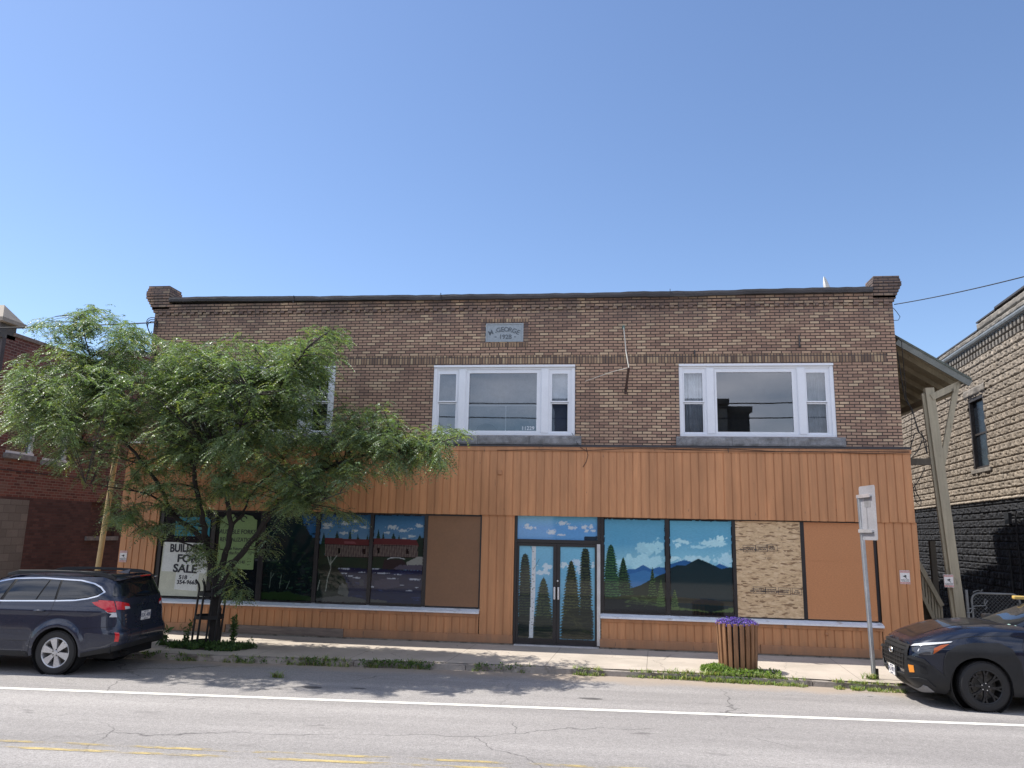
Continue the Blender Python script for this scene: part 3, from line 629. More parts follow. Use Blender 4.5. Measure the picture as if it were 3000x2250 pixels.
c6.poly([(300, 1190), (500, 1190), (700, 1180), (900, 1175), (1230, 1170), (1230, 1440), (300, 1440)], (48, 56, 40), 10)
c6.poly([(300, 1240), (700, 1235), (1230, 1300), (1230, 1440), (300, 1440)], (32, 38, 40), 12)
c6.conifer(1140, 940, 1330, 75, (52, 70, 44), (86, 112, 66), 11, 10); c6.conifer(1020, 780, 1190, 72, (28, 42, 38), (74, 100, 60), 12, 12)
c6.conifer(605, 640, 1180, 150, (20, 38, 36), (56, 86, 54), 13, 15); c6.conifer(427, 465, 1215, 140, (26, 50, 46), (66, 106, 66), 14, 20, .42)
for k in range(26): c6.line([(rnd.uniform(660, 1150), rnd.uniform(1180, 1330))]*1+[(rnd.uniform(700, 1200), rnd.uniform(1190, 1340))], 5, (80, 98, 62), .35) if k % 2 else c6.blob(rnd.uniform(650, 1180), rnd.uniform(1180, 1330), 60, 16, (78, 98, 62), k, 12, .6, .7)
c6.poly([(300, 1375), (1230, 1360), (1230, 1440), (300, 1440)], (22, 28, 34), 6); c6.frameedge(BLK, .012, .012)
# pane with the dark hill
c7 = Canvas(1250, 2140, 1275, 2185, 110, 1465)
c7.vgrad([(110, (96, 160, 186)), (400, (98, 160, 190)), (640, (125, 182, 204)), (900, (125, 182, 204))])
c7.blob(1420, 420, 180, 55, (170, 210, 220), 21, 40, .5); c7.blob(1380, 490, 70, 45, (178, 216, 224), 22, 25, .5); c7.blob(1900, 430, 260, 80, (172, 212, 222), 23, 45, .45); c7.blob(1980, 370, 110, 60, (186, 222, 228), 24, 30, .5); c7.blob(1700, 500, 240, 40, (160, 204, 218), 25, 40, .5)
c7.blob(1640, 680, 420, 80, (168, 208, 220), 26, 50, .45); c7.blob(2060, 660, 160, 150, (168, 208, 222), 27, 45, .45); c7.blob(1320, 680, 110, 60, (180, 216, 224), 28, 30, .5)
c7.poly([(1240, 770), (1400, 712), (1470, 690), (1570, 712), (1700, 800), (1700, 900), (1240, 900)], (42, 88, 138), 3); c7.poly([(1880, 780), (1975, 730), (2090, 775), (2200, 775), (2200, 900), (1880, 900)], (44, 92, 145), 3)
c7.poly([(1240, 835), (1370, 768), (1490, 768), (1660, 670), (1690, 672), (1800, 715), (2000, 805), (2110, 780), (2200, 790), (2200, 1480), (1240, 1480)], (26, 44, 50), 3)
c7.poly([(1240, 1215), (1700, 1240), (2200, 1270), (2200, 1330), (1240, 1300)], (52, 52, 44), 8); c7.poly([(1240, 1300), (1700, 1330), (2200, 1345), (2200, 1480), (1240, 1480)], (30, 42, 44), 6)
c7.conifer(1335, 1110, 1380, 70, (40, 60, 44), (92, 114, 66), 31, 9)
c7.poly([(1240, 1370), (1500, 1375), (1700, 1395), (1850, 1420), (2000, 1390), (2200, 1330), (2200, 1420), (1900, 1450), (1240, 1440)], (78, 96, 60), 12); c7.poly([(1240, 1410), (1500, 1400), (1800, 1420), (2200, 1410), (2200, 1480), (1240, 1480)], (24, 28, 30), 8)
c7.frameedge(BLK, .014, .014)
# door leaves and transom
cL = Canvas(383, 705, 370, 697, 478, 1335, 70, 160)
cL.vgrad([(478, (120, 178, 205)), (900, (100, 158, 192)), (1150, (96, 158, 186)), (1335, (120, 170, 190))])
cL.blob(640, 670, 90, 45, (190, 208, 218), 41, 22, .5); cL.blob(610, 725, 110, 30, (182, 202, 214), 42, 22, .5)
cL.conifer(612, 775, 1340, 125, (30, 44, 42), (70, 84, 56), 43, 22, .55); cL.conifer(437, 555, 1340, 88, (26, 36, 42), (62, 76, 56), 44, 32, .30)
cL.poly([(368, 1130), (500, 1130), (700, 1140), (700, 1340), (368, 1340)], (28, 36, 34), 20, a=.75)
cL.poly([(502, 478), (538, 478), (534, 900), (512, 1333), (474, 1333), (490, 1000), (500, 700)], (196, 202, 206), 1.5)
for k in range(34):
    y = rnd.uniform(490, 1330); x = 504-(y-478)*.032+rnd.uniform(0, 30); cL.line([(x, y), (x+rnd.uniform(3, 12), y+rnd.uniform(-1, 1))], 1.9, (40, 36, 40))
cL.line([(515, 700), (545, 650), (572, 600)], 1.6, (50, 45, 50)); cL.line([(505, 520), (488, 480)], 1.6, (50, 45, 50))
cR = Canvas(770, 1105, 762, 1098, 486, 1352, 70, 160)
cR.vgrad([(486, (120, 178, 205)), (900, (108, 166, 196)), (1352, (100, 160, 186))])
cR.blob(800, 660, 70, 40, (192, 210, 218), 51, 20, .5); cR.blob(930, 640, 90, 60, (180, 202, 216), 52, 20, .5); cR.blob(950, 700, 60, 60, (176, 200, 214), 53, 20, .5); cR.blob(1090, 660, 30, 40, (186, 206, 216), 54, 14, .5)
cR.conifer(1013, 498, 1350, 78, (30, 38, 40), (70, 80, 56), 55, 34, .22); cR.conifer(876, 620, 1350, 125, (34, 42, 38), (78, 84, 54), 56, 26, .5)
cR.poly([(775, 1190), (850, 1080), (980, 1060), (1085, 1080), (1085, 1350), (775, 1350)], (32, 38, 34), 14, a=.8)
for k in range(16): cR.line([(rnd.uniform(800, 1050), rnd.uniform(1100, 1340)), (rnd.uniform(800, 1060), rnd.uniform(1100, 1340))], 3, (66, 70, 48), .4)
cT = Canvas(365, 1120, 362, 1122, 187, 420, 120, 40)
cT.vgrad([(187, (104, 166, 192)), (300, (98, 150, 200)), (420, (100, 152, 200))])
for a in ((485, 310, 85, 28, 61), (455, 285, 30, 30, 62), (690, 345, 60, 40, 63), (770, 370, 70, 14, 64), (800, 260, 80, 30, 65), (880, 300, 60, 30, 66), (1000, 290, 60, 30, 67), (1060, 290, 30, 40, 68), (1085, 325, 35, 20, 69), (1020, 330, 30, 25, 70)): cT.blob(a[0], a[1], a[2], a[3], (186, 196, 204), a[4], 14, .5)
cT.poly([(995, 385), (1122, 378), (1122, 422), (995, 422)], (40, 52, 66), 2)
# forest, covered bridge and river over three panes
c3 = Canvas(225, 625, 180, 585, 122, 865)
c3.vgrad([(122, (26, 44, 50)), (500, (22, 34, 36)), (865, (14, 22, 24))]); c3.poly([(500, 100), (640, 100), (640, 330), (590, 330), (545, 250), (510, 200)], (44, 92, 140), 14)
for k in range(160):
    x = rnd.uniform(180, 620); y = rnd.uniform(130, 850); c3.blob(x, y, rnd.uniform(14, 46), rnd.uniform(6, 18), rnd.choice([(34, 58, 48), (28, 48, 42), (44, 66, 48), (18, 30, 32), (38, 60, 40)]), k, 8, .65, .8)
for l in (((300, 180), (240, 300), (222, 450)), ((350, 190), (270, 320), (238, 460)), ((262, 630), (258, 700), (250, 760)), ((285, 640), (262, 680)), ((345, 650), (330, 760)), ((410, 700), (385, 765))): c3.line(l, 2.6, (96, 112, 104), .7)
c3.poly([(180, 800), (400, 790), (590, 830), (590, 870), (180, 870)], (34, 52, 30), 10)
c4 = Canvas(655, 1070, 615, 1035, 140, 875)
c5 = Canvas(1098, 1515, 1060, 1480, 148, 888)
def river(c):
    c.vgrad([(140, (30, 88, 132)), (240, (58, 122, 168)), (345, (78, 132, 172))])
    for k, (x, y, rx, ry) in enumerate(((720, 235, 60, 25), (700, 260, 50, 12), (860, 220, 60, 22), (940, 200, 30, 20), (1010, 250, 50, 20), (930, 280, 40, 16), (840, 300, 50, 18), (1250, 255, 70, 28), (1330, 280, 70, 18), (1470, 235, 55, 22), (1400, 262, 40, 12), (1200, 300, 35, 14), (1400, 325, 60, 16), (1340, 345, 40, 8))): c.blob(x, y, rx, ry, (176, 192, 200), 80+k, 12, .5)
    for k, (x, y, w) in enumerate(((680, 310, 45), (790, 292, 40), (897, 278, 26), (962, 312, 26), (1040, 320, 24), (1130, 280, 30), (1170, 305, 26), (1255, 305, 45), (1300, 325, 30), (1470, 315, 45))): c.conifer(x, y, 420 if k else 480, w, (26, 52, 46), (40, 74, 56), 90+k, 6)
    c.poly([(640, 480), (1520, 470), (1520, 600), (640, 620)], (36, 58, 44), 6); c.poly([(1440, 350), (1520, 330), (1520, 500), (1440, 500)], (32, 52, 44), 10)
    c.poly([(600, 400), (690, 400), (690, 620), (600, 640)], (36, 56, 42), 8)
    c.poly([(690, 346), (1440, 352), (1462, 408), (686, 396)], (98, 42, 46)); c.poly([(845, 368), (930, 370), (950, 390), (850, 388)], (140, 76, 84), 2, a=.7)
    m = (c.y > 397) & (c.y < 500) & (c.x > 692) & (c.x < 1452); st = (np.floor((c.x+0)/7) % 2 == 0); c.put(m, (112, 100, 92)); c.put(m & st, (62, 50, 56), .85)
    for x in (808, 1013, 1130, 1368): c.put((abs(c.x-x) < 11) & (c.y > 430) & (c.y < 474), (16, 16, 20))
    c.line([(690, 397), (1460, 409)], 2, (34, 20, 24)); c.line([(690, 501), (1452, 503)], 2.5, (30, 26, 30))
    c.poly([(1160, 600), (1180, 520), (1330, 520), (1360, 560), (1300, 605)], (52, 44, 48), 5); c.poly([(1360, 540), (1450, 495), (1520, 488), (1520, 560), (1360, 565)], (150, 152, 146), 4)
    c.line([(1205, 520), (1230, 508), (1300, 506), (1345, 515)], 3, (190, 196, 200)); c.poly([(1250, 600), (1300, 565), (1520, 560), (1520, 605)], (86, 82, 98), 6)
    c.poly([(780, 600), (900, 585), (1200, 605), (1520, 605), (1520, 900), (780, 900)], (12, 32, 72), 4)
    for k in range(40):
        x = rnd.uniform(780, 1510); y = rnd.uniform(600, 860); c.blob(x, y, rnd.uniform(30, 90), rnd.uniform(3, 9), rnd.choice([(26, 44, 96), (34, 62, 118), (12, 20, 54), (22, 34, 80)]), 120+k, 10, .6, .8)
    for x, y, rx, ry in ((860, 597, 80, 9), (990, 622, 60, 6), (1100, 602, 50, 8), (840, 635, 70, 7), (900, 655, 40, 6), (1160, 636, 90, 7), (945, 668, 60, 8), (1240, 678, 70, 6), (1420, 680, 70, 12), (1300, 643, 50, 5), (1090, 750, 35, 10), (1375, 772, 40, 6), (1440, 745, 30, 6), (1330, 730, 30, 4)): c.blob(x, y, rx, ry, (176, 188, 208), int(x), 10, .5, .9)
    c.poly([(1100, 700), (1180, 680), (1300, 690), (1310, 740), (1180, 770), (1090, 760)], (50, 52, 84), 8); c.poly([(975, 680), (1010, 680), (1015, 730), (980, 735)], (50, 62, 84), 4)
    c.poly([(600, 600), (700, 560), (800, 600), (860, 680), (890, 760), (880, 830), (600, 850)], (28, 44, 38), 8)
    for k in range(50): c.blob(rnd.uniform(610, 850), rnd.uniform(560, 830), rnd.uniform(10, 30), rnd.uniform(5, 12), rnd.choice([(38, 60, 46), (24, 38, 34), (46, 68, 48)]), 200+k, 7, .6, .8)
    c.poly([(800, 800), (810, 740), (840, 710), (870, 730), (892, 790), (880, 830)], (84, 92, 90), 4)
    c.poly([(600, 850), (800, 820), (960, 830), (1040, 850), (1200, 860), (1200, 900), (600, 900)], (76, 82, 82), 6); c.poly([(600, 870), (1520, 880), (1520, 900), (600, 900)], (20, 26, 34), 3)
    for l in (((740, 500), (740, 600), (715, 680), (700, 785)), ((740, 560), (790, 490)), ((735, 570), (715, 500)), ((650, 700), (632, 780))): c.line(l, 3.4, (160, 170, 160), .8)
river(c4); river(c5)
for c in (c4, c5): g_ = c.c.mean(-1, keepdims=True); c.c = (c.c*.82+g_*.18)*np.where(c.y[..., None] > 500, .78, .86)
for c in (c3, c4, c5): c.frameedge(BLK, .01, .008)
# first two panes: dim interior painted in dark tones on opaque glass
def darkglass(seed):
    c = Canvas(0, 100, 0, 100, 0, 150, 50, 70); c.vgrad([(0, (34, 38, 46)), (60, (24, 28, 34)), (150, (18, 24, 28))])
    for k in range(40): c.blob(rnd.uniform(0, 100), rnd.uniform(20, 150), rnd.uniform(5, 16), rnd.uniform(3, 10), rnd.choice([(30, 44, 40), (20, 26, 30), (38, 46, 48)]), seed+k, 6, .6, .7)
    return c
YP = -.055
PAN = [(-10.395, -9.19), (-9.09, -8.0), (-7.87, -6.665), (-6.575, -5.385), (-5.305, -4.125), (-4.045, -2.85)]
shopL = MB()
ZB, ZT = .745, 2.75
for a, b in zip([-10.5]+[p[1] for p in PAN[:5]], [p[0] for p in PAN]): shopL.box(a, b, -.085, -.02, ZB, ZT)
shopL.box(-2.85, -2.815, -.085, -.02, ZB, ZT)
for a, b in PAN: shopL.box(a, b, -.08, -.02, ZT-.035, ZT); shopL.box(a, b, -.08, -.02, ZB-.02, ZB+.012)
shopL.box(-10.5, -2.815, -.02, -.005, ZB, ZT)
sw1 = shopL.build('shop_window', M['black'], bld, bevel=.003)
painted_pane(darkglass(300), *PAN[0], ZB+.01, ZT-.03, YP, sw1, 'glass_pane'); painted_pane(darkglass(400), *PAN[1], ZB+.01, ZT-.03, YP, sw1, 'glass_pane')
painted_pane(c3, *PAN[2], ZB+.01, ZT-.03, YP, sw1, label='glass painted with a dark forest'); painted_pane(c4, *PAN[3], ZB+.01, ZT-.03, YP, sw1, label='glass painted with half a covered bridge and a pale tree'); painted_pane(c5, *PAN[4], ZB+.01, ZT-.03, YP, sw1, label='glass painted with a covered bridge over blue river')
def board(name, m, x0, x1, z0, z1, y, seam, parent, label):
    mb = MB(); mb.box(x0, x1, y, y+.012, z0, seam-.002); mb.box(x0, x1, y+.001, y+.012, seam+.002, z1); mb.box(x0, x1, y+.006, y+.011, seam-.002, seam+.002)
    o = mb.build(name, m, parent); o['label'] = label; return o
board('window_board', M['ply_brown'], *PAN[5], ZB, ZT-.02, -.075, 1.98, sw1, 'plain brown painted board in place of glass')
shopR = MB(); PR = [(-.115, 1.205), (1.29, 2.615), (2.685, 4.02), (4.10, 5.485)]
for a, b in zip([-.19]+[p[1] for p in PR], [p[0] for p in PR]+[5.545]): shopR.box(a, b, -.085, -.02, ZB, ZT)
for a, b in PR: shopR.box(a, b, -.08, -.02, ZT-.02, ZT); shopR.box(a, b, -.08, -.02, ZB-.02, ZB+.005)
shopR.box(-.19, 5.545, -.02, -.005, ZB, ZT)
sw2 = shopR.build('shop_window', M['black'], bld, bevel=.003)
painted_pane(c6, *PR[0], ZB+.005, ZT-.02, YP, sw2, label='glass painted with spruces and blue hills'); painted_pane(c7, *PR[1], ZB+.005, ZT-.02, YP, sw2, label='glass painted with a dark hill under clouds')
ob = board('window_board', M['osb'], *PR[2], ZB, ZT-.01, -.078, 1.94, sw2, 'bare strand board with printed stamps')
board('window_board', M['ply_orange'], *PR[3], ZB, ZT-.01, -.078, 1.93, sw2, 'orange painted strand board')
def stamp(px, py, w, h, body):     # mill stamps, printed upside down
    p = atY(px, py, -.08); t = .008; mb = MB(); y0, y1 = -.0795, -.0781
    for a, b, c, d in ((-w/2, w/2, h/2-t, h/2), (-w/2, w/2, -h/2, -h/2+t), (-w/2, -w/2+t, -h/2, h/2), (w/2-t, w/2, -h/2, h/2)): mb.box(p.x+a, p.x+b, y0, y1, p.z+c, p.z+d)
    mb.build('mill_stamp', M['ink'], ob)
    for k, s in enumerate(body.split('|')): text(s, 'mill_stamp', .052 if k == 0 else .036, M['ink'], ob, (p.x, -.0795, p.z-.02+.042*k), (rad(90), rad(180), 0), .0006, bold=.03)
for px, py, w, b in ((2195, 1607, .26, 'OSB SHEATHING|EXPOSURE 1'), (2232, 1606, .25, 'RATED|SHEATHING'), (2262, 1605, .22, '32/16|15/32'), (2192, 1729, .26, 'STRENGTH AXIS|THIS SIDE DOWN'), (2225, 1730, .22, 'OSB SHEATHING|EXPOSURE 1'), (2265, 1732, .25, 'RATED|SHEATHING'), (2302, 1733, .2, '32/16|15/32')): stamp(px+ (0 if py < 1700 else 33), py, w, .14, b)
p = atY(2250, 1635, -.08); text('LOT 2', 'mill_stamp', .05, M['ink'], ob, (p.x, -.0795, p.z), (rad(90), rad(180), 0), .0006)
# entrance
dr = MB(); dr.box(-2.07, -2.015, -.10, -.0, .03, 2.76); dr.box(-.255, -.192, -.10, -.0, .03, 2.76)
dr.box(-2.015, -.255, -.09, -.0, 2.17, 2.245); dr.box(-2.015, -.255, -.09, -.0, 2.765, 2.79) ; dr.box(-2.015, -.255, -.03, -.0, .0, 2.17); dr.box(-2.015, -.255, -.03, -.0, 2.245, 2.765)
ent = dr.build('entrance_frame', M['black'], bld, bevel=.003)
mb = MB(); mb.box(-2.04, -.22, -.16, -.06, -.02, .03); mb.build('threshold', M['alu'], bld)
mb = MB(); mb.box(-.262, -.19, -.128, -.10, .05, 2.17); mb.box(-.245, -.235, -.134, -.128, .05, 2.17); mb.box(-.215, -.205, -.134, -.128, .05, 2.17); mb.build('aluminium_strip', M['alu'], bld)
painted_pane(cT, -2.015, -.255, 2.247, 2.763, -.06, ent, 'painted_transom')
for nm, x0, x1, g0, g1, cv, hx in (('door', -2.013, -1.138, -1.965, -1.215, cL, -1.178), ('door', -1.132, -.257, -1.06, -.31, cR, -1.093)):
    mb = MB(); mb.box(x0, g0, -.082, -.035, .035, 2.165); mb.box(g1, x1, -.082, -.035, .035, 2.165); mb.box(g0, g1, -.082, -.035, 2.10, 2.165); mb.box(g0, g1, -.082, -.035, .035, .155)
    d = mb.build(nm, M['black'], bld, bevel=.003); d['label'] = 'black framed glass door painted with a birch trunk' if cv is cL else 'black framed glass door painted with spruces only'
    painted_pane(cv, g0, g1, .155, 2.10, -.058, d)
    mb = MB(); mb.box(hx-.02, hx+.02, -.145, -.11, .98, 1.24); mb.box(hx-.012, hx+.012, -.11, -.08, 1.0, 1.03); mb.box(hx-.012, hx+.012, -.11, -.08, 1.19, 1.22); mb.build('door_handle', M['alu'], d, bevel=.006)
    if cv is cR: mb = MB(); mb.tube([(-1.112, -.082, 1.37), (-1.112, -.094, 1.37)], .018, 12); mb.build('door_lock', M['alu'], d)

# notices stuck in the windows and on the walls
sg = MB(); y = YP-.004
sg.quad((-10.37, y, .78), (-9.21, y, .78), (-9.22, y-.001, 1.98), (-10.36, y-.001, 1.99)); sale = sg.build('sale_notice', M['paper']); sale.data.materials[0] = mat('yellowed_paper', (.52, .53, .43), .6, var=.08)
tag(sale, 'white hand-lettered BUILDING FOR SALE sheet filling the lower leftmost shop window', 'notice')
sg = MB(); sg.quad((-10.34, y-.004, 1.33), (-9.24, y-.003, 1.30), (-9.25, y-.003, 1.985), (-10.33, y-.004, 1.995)); s1 = sg.build('paper_sheet', M['paper'], sale)
sg = MB(); sg.quad((-9.98, y-.006, .93), (-9.42, y-.006, .90), (-9.40, y-.006, 1.32), (-9.97, y-.006, 1.33)); sg.build('paper_sheet', M['paper'], sale)
for s, x, z, sz, sx_ in (('BUILDING', -9.72, 1.86, .25, .82), ('FOR', -9.73, 1.62, .24, 1.1), ('SALE', -9.76, 1.39, .25, 1.12), ('518', -9.79, 1.20, .125, 1.1), ('354-9665', -9.68, 1.09, .125, 1.05)):
    t = text(s, 'lettering', sz, M['ink'], sale, (x, y-.008, z), (rad(90), rad(rnd.uniform(-2, 2)), 0), .001, bold=.035, sx=sx_)
M['green_sign'] = mat('pale_green_board', (.20, .30, .12), .6, var=.05); M['teal_sign'] = mat('turquoise_board', (.015, .21, .30), .6, var=.05)
def signpoly(x0, x1, z0, z1):
    n = 8; pts = [(x0, z0), (x1, z0), (x1, z1-.12)]
    pts += [(x1-.06, z1-.10), (x1-.12, z1-.03), (x1-.3, z1)]; pts += [((x0+x1)/2+.14-.28*k/n, z1-.13*math.sin(math.pi*k/n)) for k in range(n+1)]; pts += [(x0+.3, z1), (x0+.12, z1-.03), (x0+.06, z1-.10), (x0, z1-.12)]
    return pts
mb = MB(); mb.prism(signpoly(-8.99, -8.10, 1.42, 2.66), y-.02, y); gs = mb.build('green_sign', M['green_sign']); tag(gs, 'pale green notched sign hanging in the second shop window behind the tree', 'sign')
mb = MB(); 
for cx in (-8.62, -8.42): mb.tube([(cx+.07*math.cos(t*.5)*(1 if cx > -8.5 else -1), y-.023, 2.56+.06*math.sin(t*.5)) for t in range(0, 11)], .012, 6)
mb.build('scroll', M['ink'], gs)
for s, z, sz in (('AUSABLE FORKS', 2.26, .145), ('REVITALIZATION', 2.08, .13), ('The Future of', 1.88, .10), ('the Forks', 1.78, .10), ('518-647-2140', 1.58, .10)): text(s, 'lettering', sz, M['ink'], gs, (-8.545, y-.022, z), ext=.001, bold=.012, sx=.84)
mb = MB(); mb.prism([(-10.10, 2.14), (-9.24, 2.14), (-9.24, 2.52), (-9.34, 2.58), (-10.0, 2.58), (-10.10, 2.52)], y-.012, y); ts = mb.build('turquoise_sign', M['teal_sign']); tag(ts, 'small turquoise painters sign above the sale notice', 'sign')
M['tealink'] = mat('dark_teal_lettering', (.01, .06, .09), .6, bmp=0)
for s, z in (('Art Painters', 2.47), ('Studio', 2.30)): text(s, 'lettering', .14, M['tealink'], ts, (-9.66, y-.014, z), ext=.001)
M['signwhite'] = mat('white_notice', (.72, .70, .68), .5, var=.04, bmp=0); M['signred'] = mat('faded_red_ink', (.50, .16, .14), .6, bmp=0)
def warn(x, y, z, w, label, rz=0):
    h = w*1.36; t = empty('security_sign', (x, y, z), label, 'sign', 'security camera notices'); t.rotation_euler = (0, 0, rz)
    a = MB(); a.box(-w/2, w/2, -.004, 0, -h/2, h/2); a.build('sign_plate', M['signwhite'], t, local=True)
    a = MB(); a.box(-w/2+.006, w/2-.006, -.0055, -.004, h/2-.045, h/2-.008); a.box(-w/2+.006, w/2-.006, -.0055, -.004, -h/2+.008, -h/2+.038)
    for s in (-1, 1): a.box(s*(w/2-.004), s*(w/2-.007), -.0055, -.004, -h/2, h/2)
    a.build('red_band', M['signred'], t, local=True)
    a = MB(); a.prism([(-.045, .02), (.02, .045), (.035, .02), (.0, .0), (-.02, .01)], -.0065, -.004); a.prism([(.0, .0), (.014, .004), (.04, -.022), (.03, -.03)], -.0065, -.004); a.build('camera_symbol', M['ink'], t, local=True)
    text('WARNING', 'lettering', .038, M['signwhite'], t, (0, -.006, h/2-.027), ext=.0004, local=True); text('24 HOUR VIDEO', 'lettering', .022, M['ink'], t, (0, -.006, -.052), ext=.0004, local=True, bold=.02)
    text('SURVEILLANCE', 'lettering', .022, M['ink'], t, (0, -.006, -.078), ext=.0004, local=True, bold=.02); text('AREA MONITORED', 'lettering', .02, M['signwhite'], t, (0, -.006, -h/2+.023), ext=.0004, local=True)
    return t
p = atY(361, 1630, -.125); warn(p.x+.0, -.127, p.z, .19, 'security camera notice at the left end of the orange shopfront')
p = atY(2651, 1691, -.125); warn(p.x, -.127, p.z, .20, 'security camera notice on the orange boards right of the last window')
# bracket and rope, hooks
bk = empty('hanging_bracket', (.84, 0, 5.6), 'rusty iron arm tied up with a white rope to the brick wall', 'bracket')
pb = lambda px, py, Y: atY(px, py, Y)
a = MB(); tip = pb(1842, 1077, -.45); foot = pb(1833, 1145, -.02); a.tube([foot, tip], [.026, .03], 8); a.box(foot.x-.03, foot.x+.03, -.03, 0, foot.z-.07, foot.z+.05); a.build('iron_arm', mat('rusty_iron', (.06, .035, .03), .8), bk)
a = MB(); eye = pb(1827, 960, -.03); a.tube([eye, pb(1829, 978, -.1), pb(1834, 1030, -.3), tip], .012, 6); a.tube([tip, pb(1790, 1090, -.3), pb(1715, 1117, -.02)], .006, 6); a.build('rope', mat('white_rope', (.6, .57, .5), .9), bk)
a = MB(); a.box(eye.x-.025, eye.x+.025, -.04, 0, eye.z-.04, eye.z+.05); a.build('eye_plate', mat('green_copper_plate', (.09, .16, .14), .6), bk)
for (px, py, L_), lb in zip(((2035, 1035, .14), (2341, 1000, .28)), ('short rusty hook on the band above the net-curtained window, left one', 'longer rusty hook strap above the net-curtained window, right one')):
    p = pb(px, py, 0); a = MB(); a.box(p.x-.013, p.x+.013, -.035, -.0, p.z-L_/2, p.z+L_/2); a.tube([(p.x, -.03, p.z-L_/2+.02), (p.x, -.07, p.z-L_/2), (p.x, -.07, p.z-L_/2+.04)], .009, 6); tag(a.build('wall_hook', M['flashing']), lb, 'hook', 'hooks over the right window')
a = MB(); a.tube([(-.83, -.02, 4.62), (-.76, -.06, 4.5), (-.70, -.13, 4.36), (-.62, -.19, 4.27), (-.50, -.19, 4.20)], .006, 5); a.tube([(-.50, -.2, 4.27), (-.46, -.2, 4.1), (-.5, -.19, 3.95), (-.57, -.18, 3.84)], .007, 5); tag(a.build('loose_wire', M['wire']), 'loose black wire end dangling over the orange fascia below the middle window', 'wire')
# long thin cable lying on the fascia cap
a = MB(); pts = [(x, -.181-.01*abs(math.sin(x*1.3)), 4.235+.03*math.sin(x*.9)+.012*math.sin(x*3.1)) for x in np.linspace(-2.5, 6.3, 60)]; a.tube(pts, .006, 5); a.tube([(x, -.19, 4.25-.035*math.sin((x-1.2)*.62)) for x in np.linspace(1.2, 6.3, 30)], .005, 5); tag(a.build('slack_cable', M['wire']), 'thin slack cable strung along the top of the orange fascia', 'cable')
# ------------------------------------------------------------------ brick neighbour on the left
lb = empty('red_brick_building', (-15, -.3, 0), 'dark red brick building across the alley on the left with two white sash windows', 'building')
LX = -15.0
LW = [(.22, 1.16, 4.08, 5.75), (1.52, 2.44, 4.02, 5.75)]
def side_wall(mb, ys, zs, ops, X):
    Y = sorted({*ys, *[o[0] for o in ops], *[o[1] for o in ops]}); Z = sorted({*zs, *[o[2] for o in ops], *[o[3] for o in ops]})
    for a, b in zip(Y, Y[1:]):
        for c, d in zip(Z, Z[1:]):
            if any(o[0] <= a and b <= o[1] and o[2] <= c and d <= o[3] for o in ops): continue
            mb.quad((X, a, c), (X, b, c), (X, b, d), (X, a, d))
    for a, b, c, d in ops:
        for p in ((a, a, c, d), (b, b, c, d)): mb.quad((X, p[0], c), (X-.14, p[0], c), (X-.14, p[0], d), (X, p[0], d))
        mb.quad((X, a, c), (X, b, c), (X-.14, b, c), (X-.14, a, c)); mb.quad((X, a, d), (X, b, d), (X-.14, b, d), (X-.14, a, d))
mb = MB(); side_wall(mb, (-.3, 14), (3.0, 7.0), LW, LX); mb.build('side_wall', M['redbrick'], lb, fixn=False)
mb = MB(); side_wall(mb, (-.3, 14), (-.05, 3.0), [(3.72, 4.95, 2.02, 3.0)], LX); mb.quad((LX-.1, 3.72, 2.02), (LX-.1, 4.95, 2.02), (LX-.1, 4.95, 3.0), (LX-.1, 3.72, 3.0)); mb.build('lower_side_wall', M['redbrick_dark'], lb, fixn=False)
mb = MB(); mb.box(-30, LX-.001, -.42, -.02, -.05, 7.15); mb.box(-30, LX-.16, 0, 14, -.05, 6.9); mb.build('front_wall', mat('painted_shaded_brick', (.07, .06, .062), .8), lb)  # dark brick front in shade; the shade is put into its colour
mb = MB(); mb.box(LX-.35, LX+.05, -.1, 14.05, 7.0, 7.10); mb.build('wall_coping', M['oldwood'], lb, bevel=.01)
M['tanstone'] = mat('tan_cap_stone', (.30, .26, .21), .8, var=.15)
mb = MB(); mb.box(LX-.62, LX+.0, -.55, -.02, 6.9, 7.26); mb.build('end_pier', M['dark'], lb)  # shaded pier: its near-black colour carries the shade
x0, x1, y0, y1 = LX-.78, LX+.15, -.68, .12
mb = MB(); mb.box(x0, x1, y0, y1, 7.262, 7.36); mb.add([(x0+.03, y0+.03, 7.362), (x1-.03, y0+.03, 7.362), (x1-.03, y1-.03, 7.362), (x0+.03, y1-.03, 7.362), ((x0+x1)/2-.1, (y0+y1)/2, 7.78), ((x0+x1)/2+.1, (y0+y1)/2, 7.78)], [(0, 1, 5, 4), (1, 2, 5), (2, 3, 4, 5), (3, 0, 4), (0, 3, 2, 1)]); mb.build('pier_cap', M['tanstone'], lb)
for k, (a, b, c, d) in enumerate(LW):
    mb = MB(); t = .07
    mb.box(LX-.13, LX-.02, b-t-.03, b-.003, c+.04, d); mb.box(LX-.13, LX-.06, a+.003, a+t, c+.04, d); mb.box(LX-.12, LX-.06, a+t, b-t-.03, d-t, d-.003); mb.box(LX-.12, LX-.06, a+t, b-t-.03, (c+d)/2, (c+d)/2+.05)
    mb.box(LX-.12, LX+.02, a-.02, b, c+.003, c+.06)
    w = mb.build('window', M['white'], lb, bevel=.004)
    mb = MB(); mb.quad((LX-.1, a, c), (LX-.1, b, c), (LX-.1, b, d), (LX-.1, a, d)); mb.build('glass_pane', M['glass'], w)
    mb = MB(); mb.quad((LX-.5, a-.2, c-.2), (LX-.5, b+.2, c-.2), (LX-.5, b+.2, d+.2), (LX-.5, a-.2, d+.2)); mb.build('blind', M['blind'], w)
    mb = MB(); mb.box(LX-.1, LX+.07, a-.08, b+.06, c-.13, c-.003); mb.build('stone_sill', M['stone'], lb, bevel=.01)
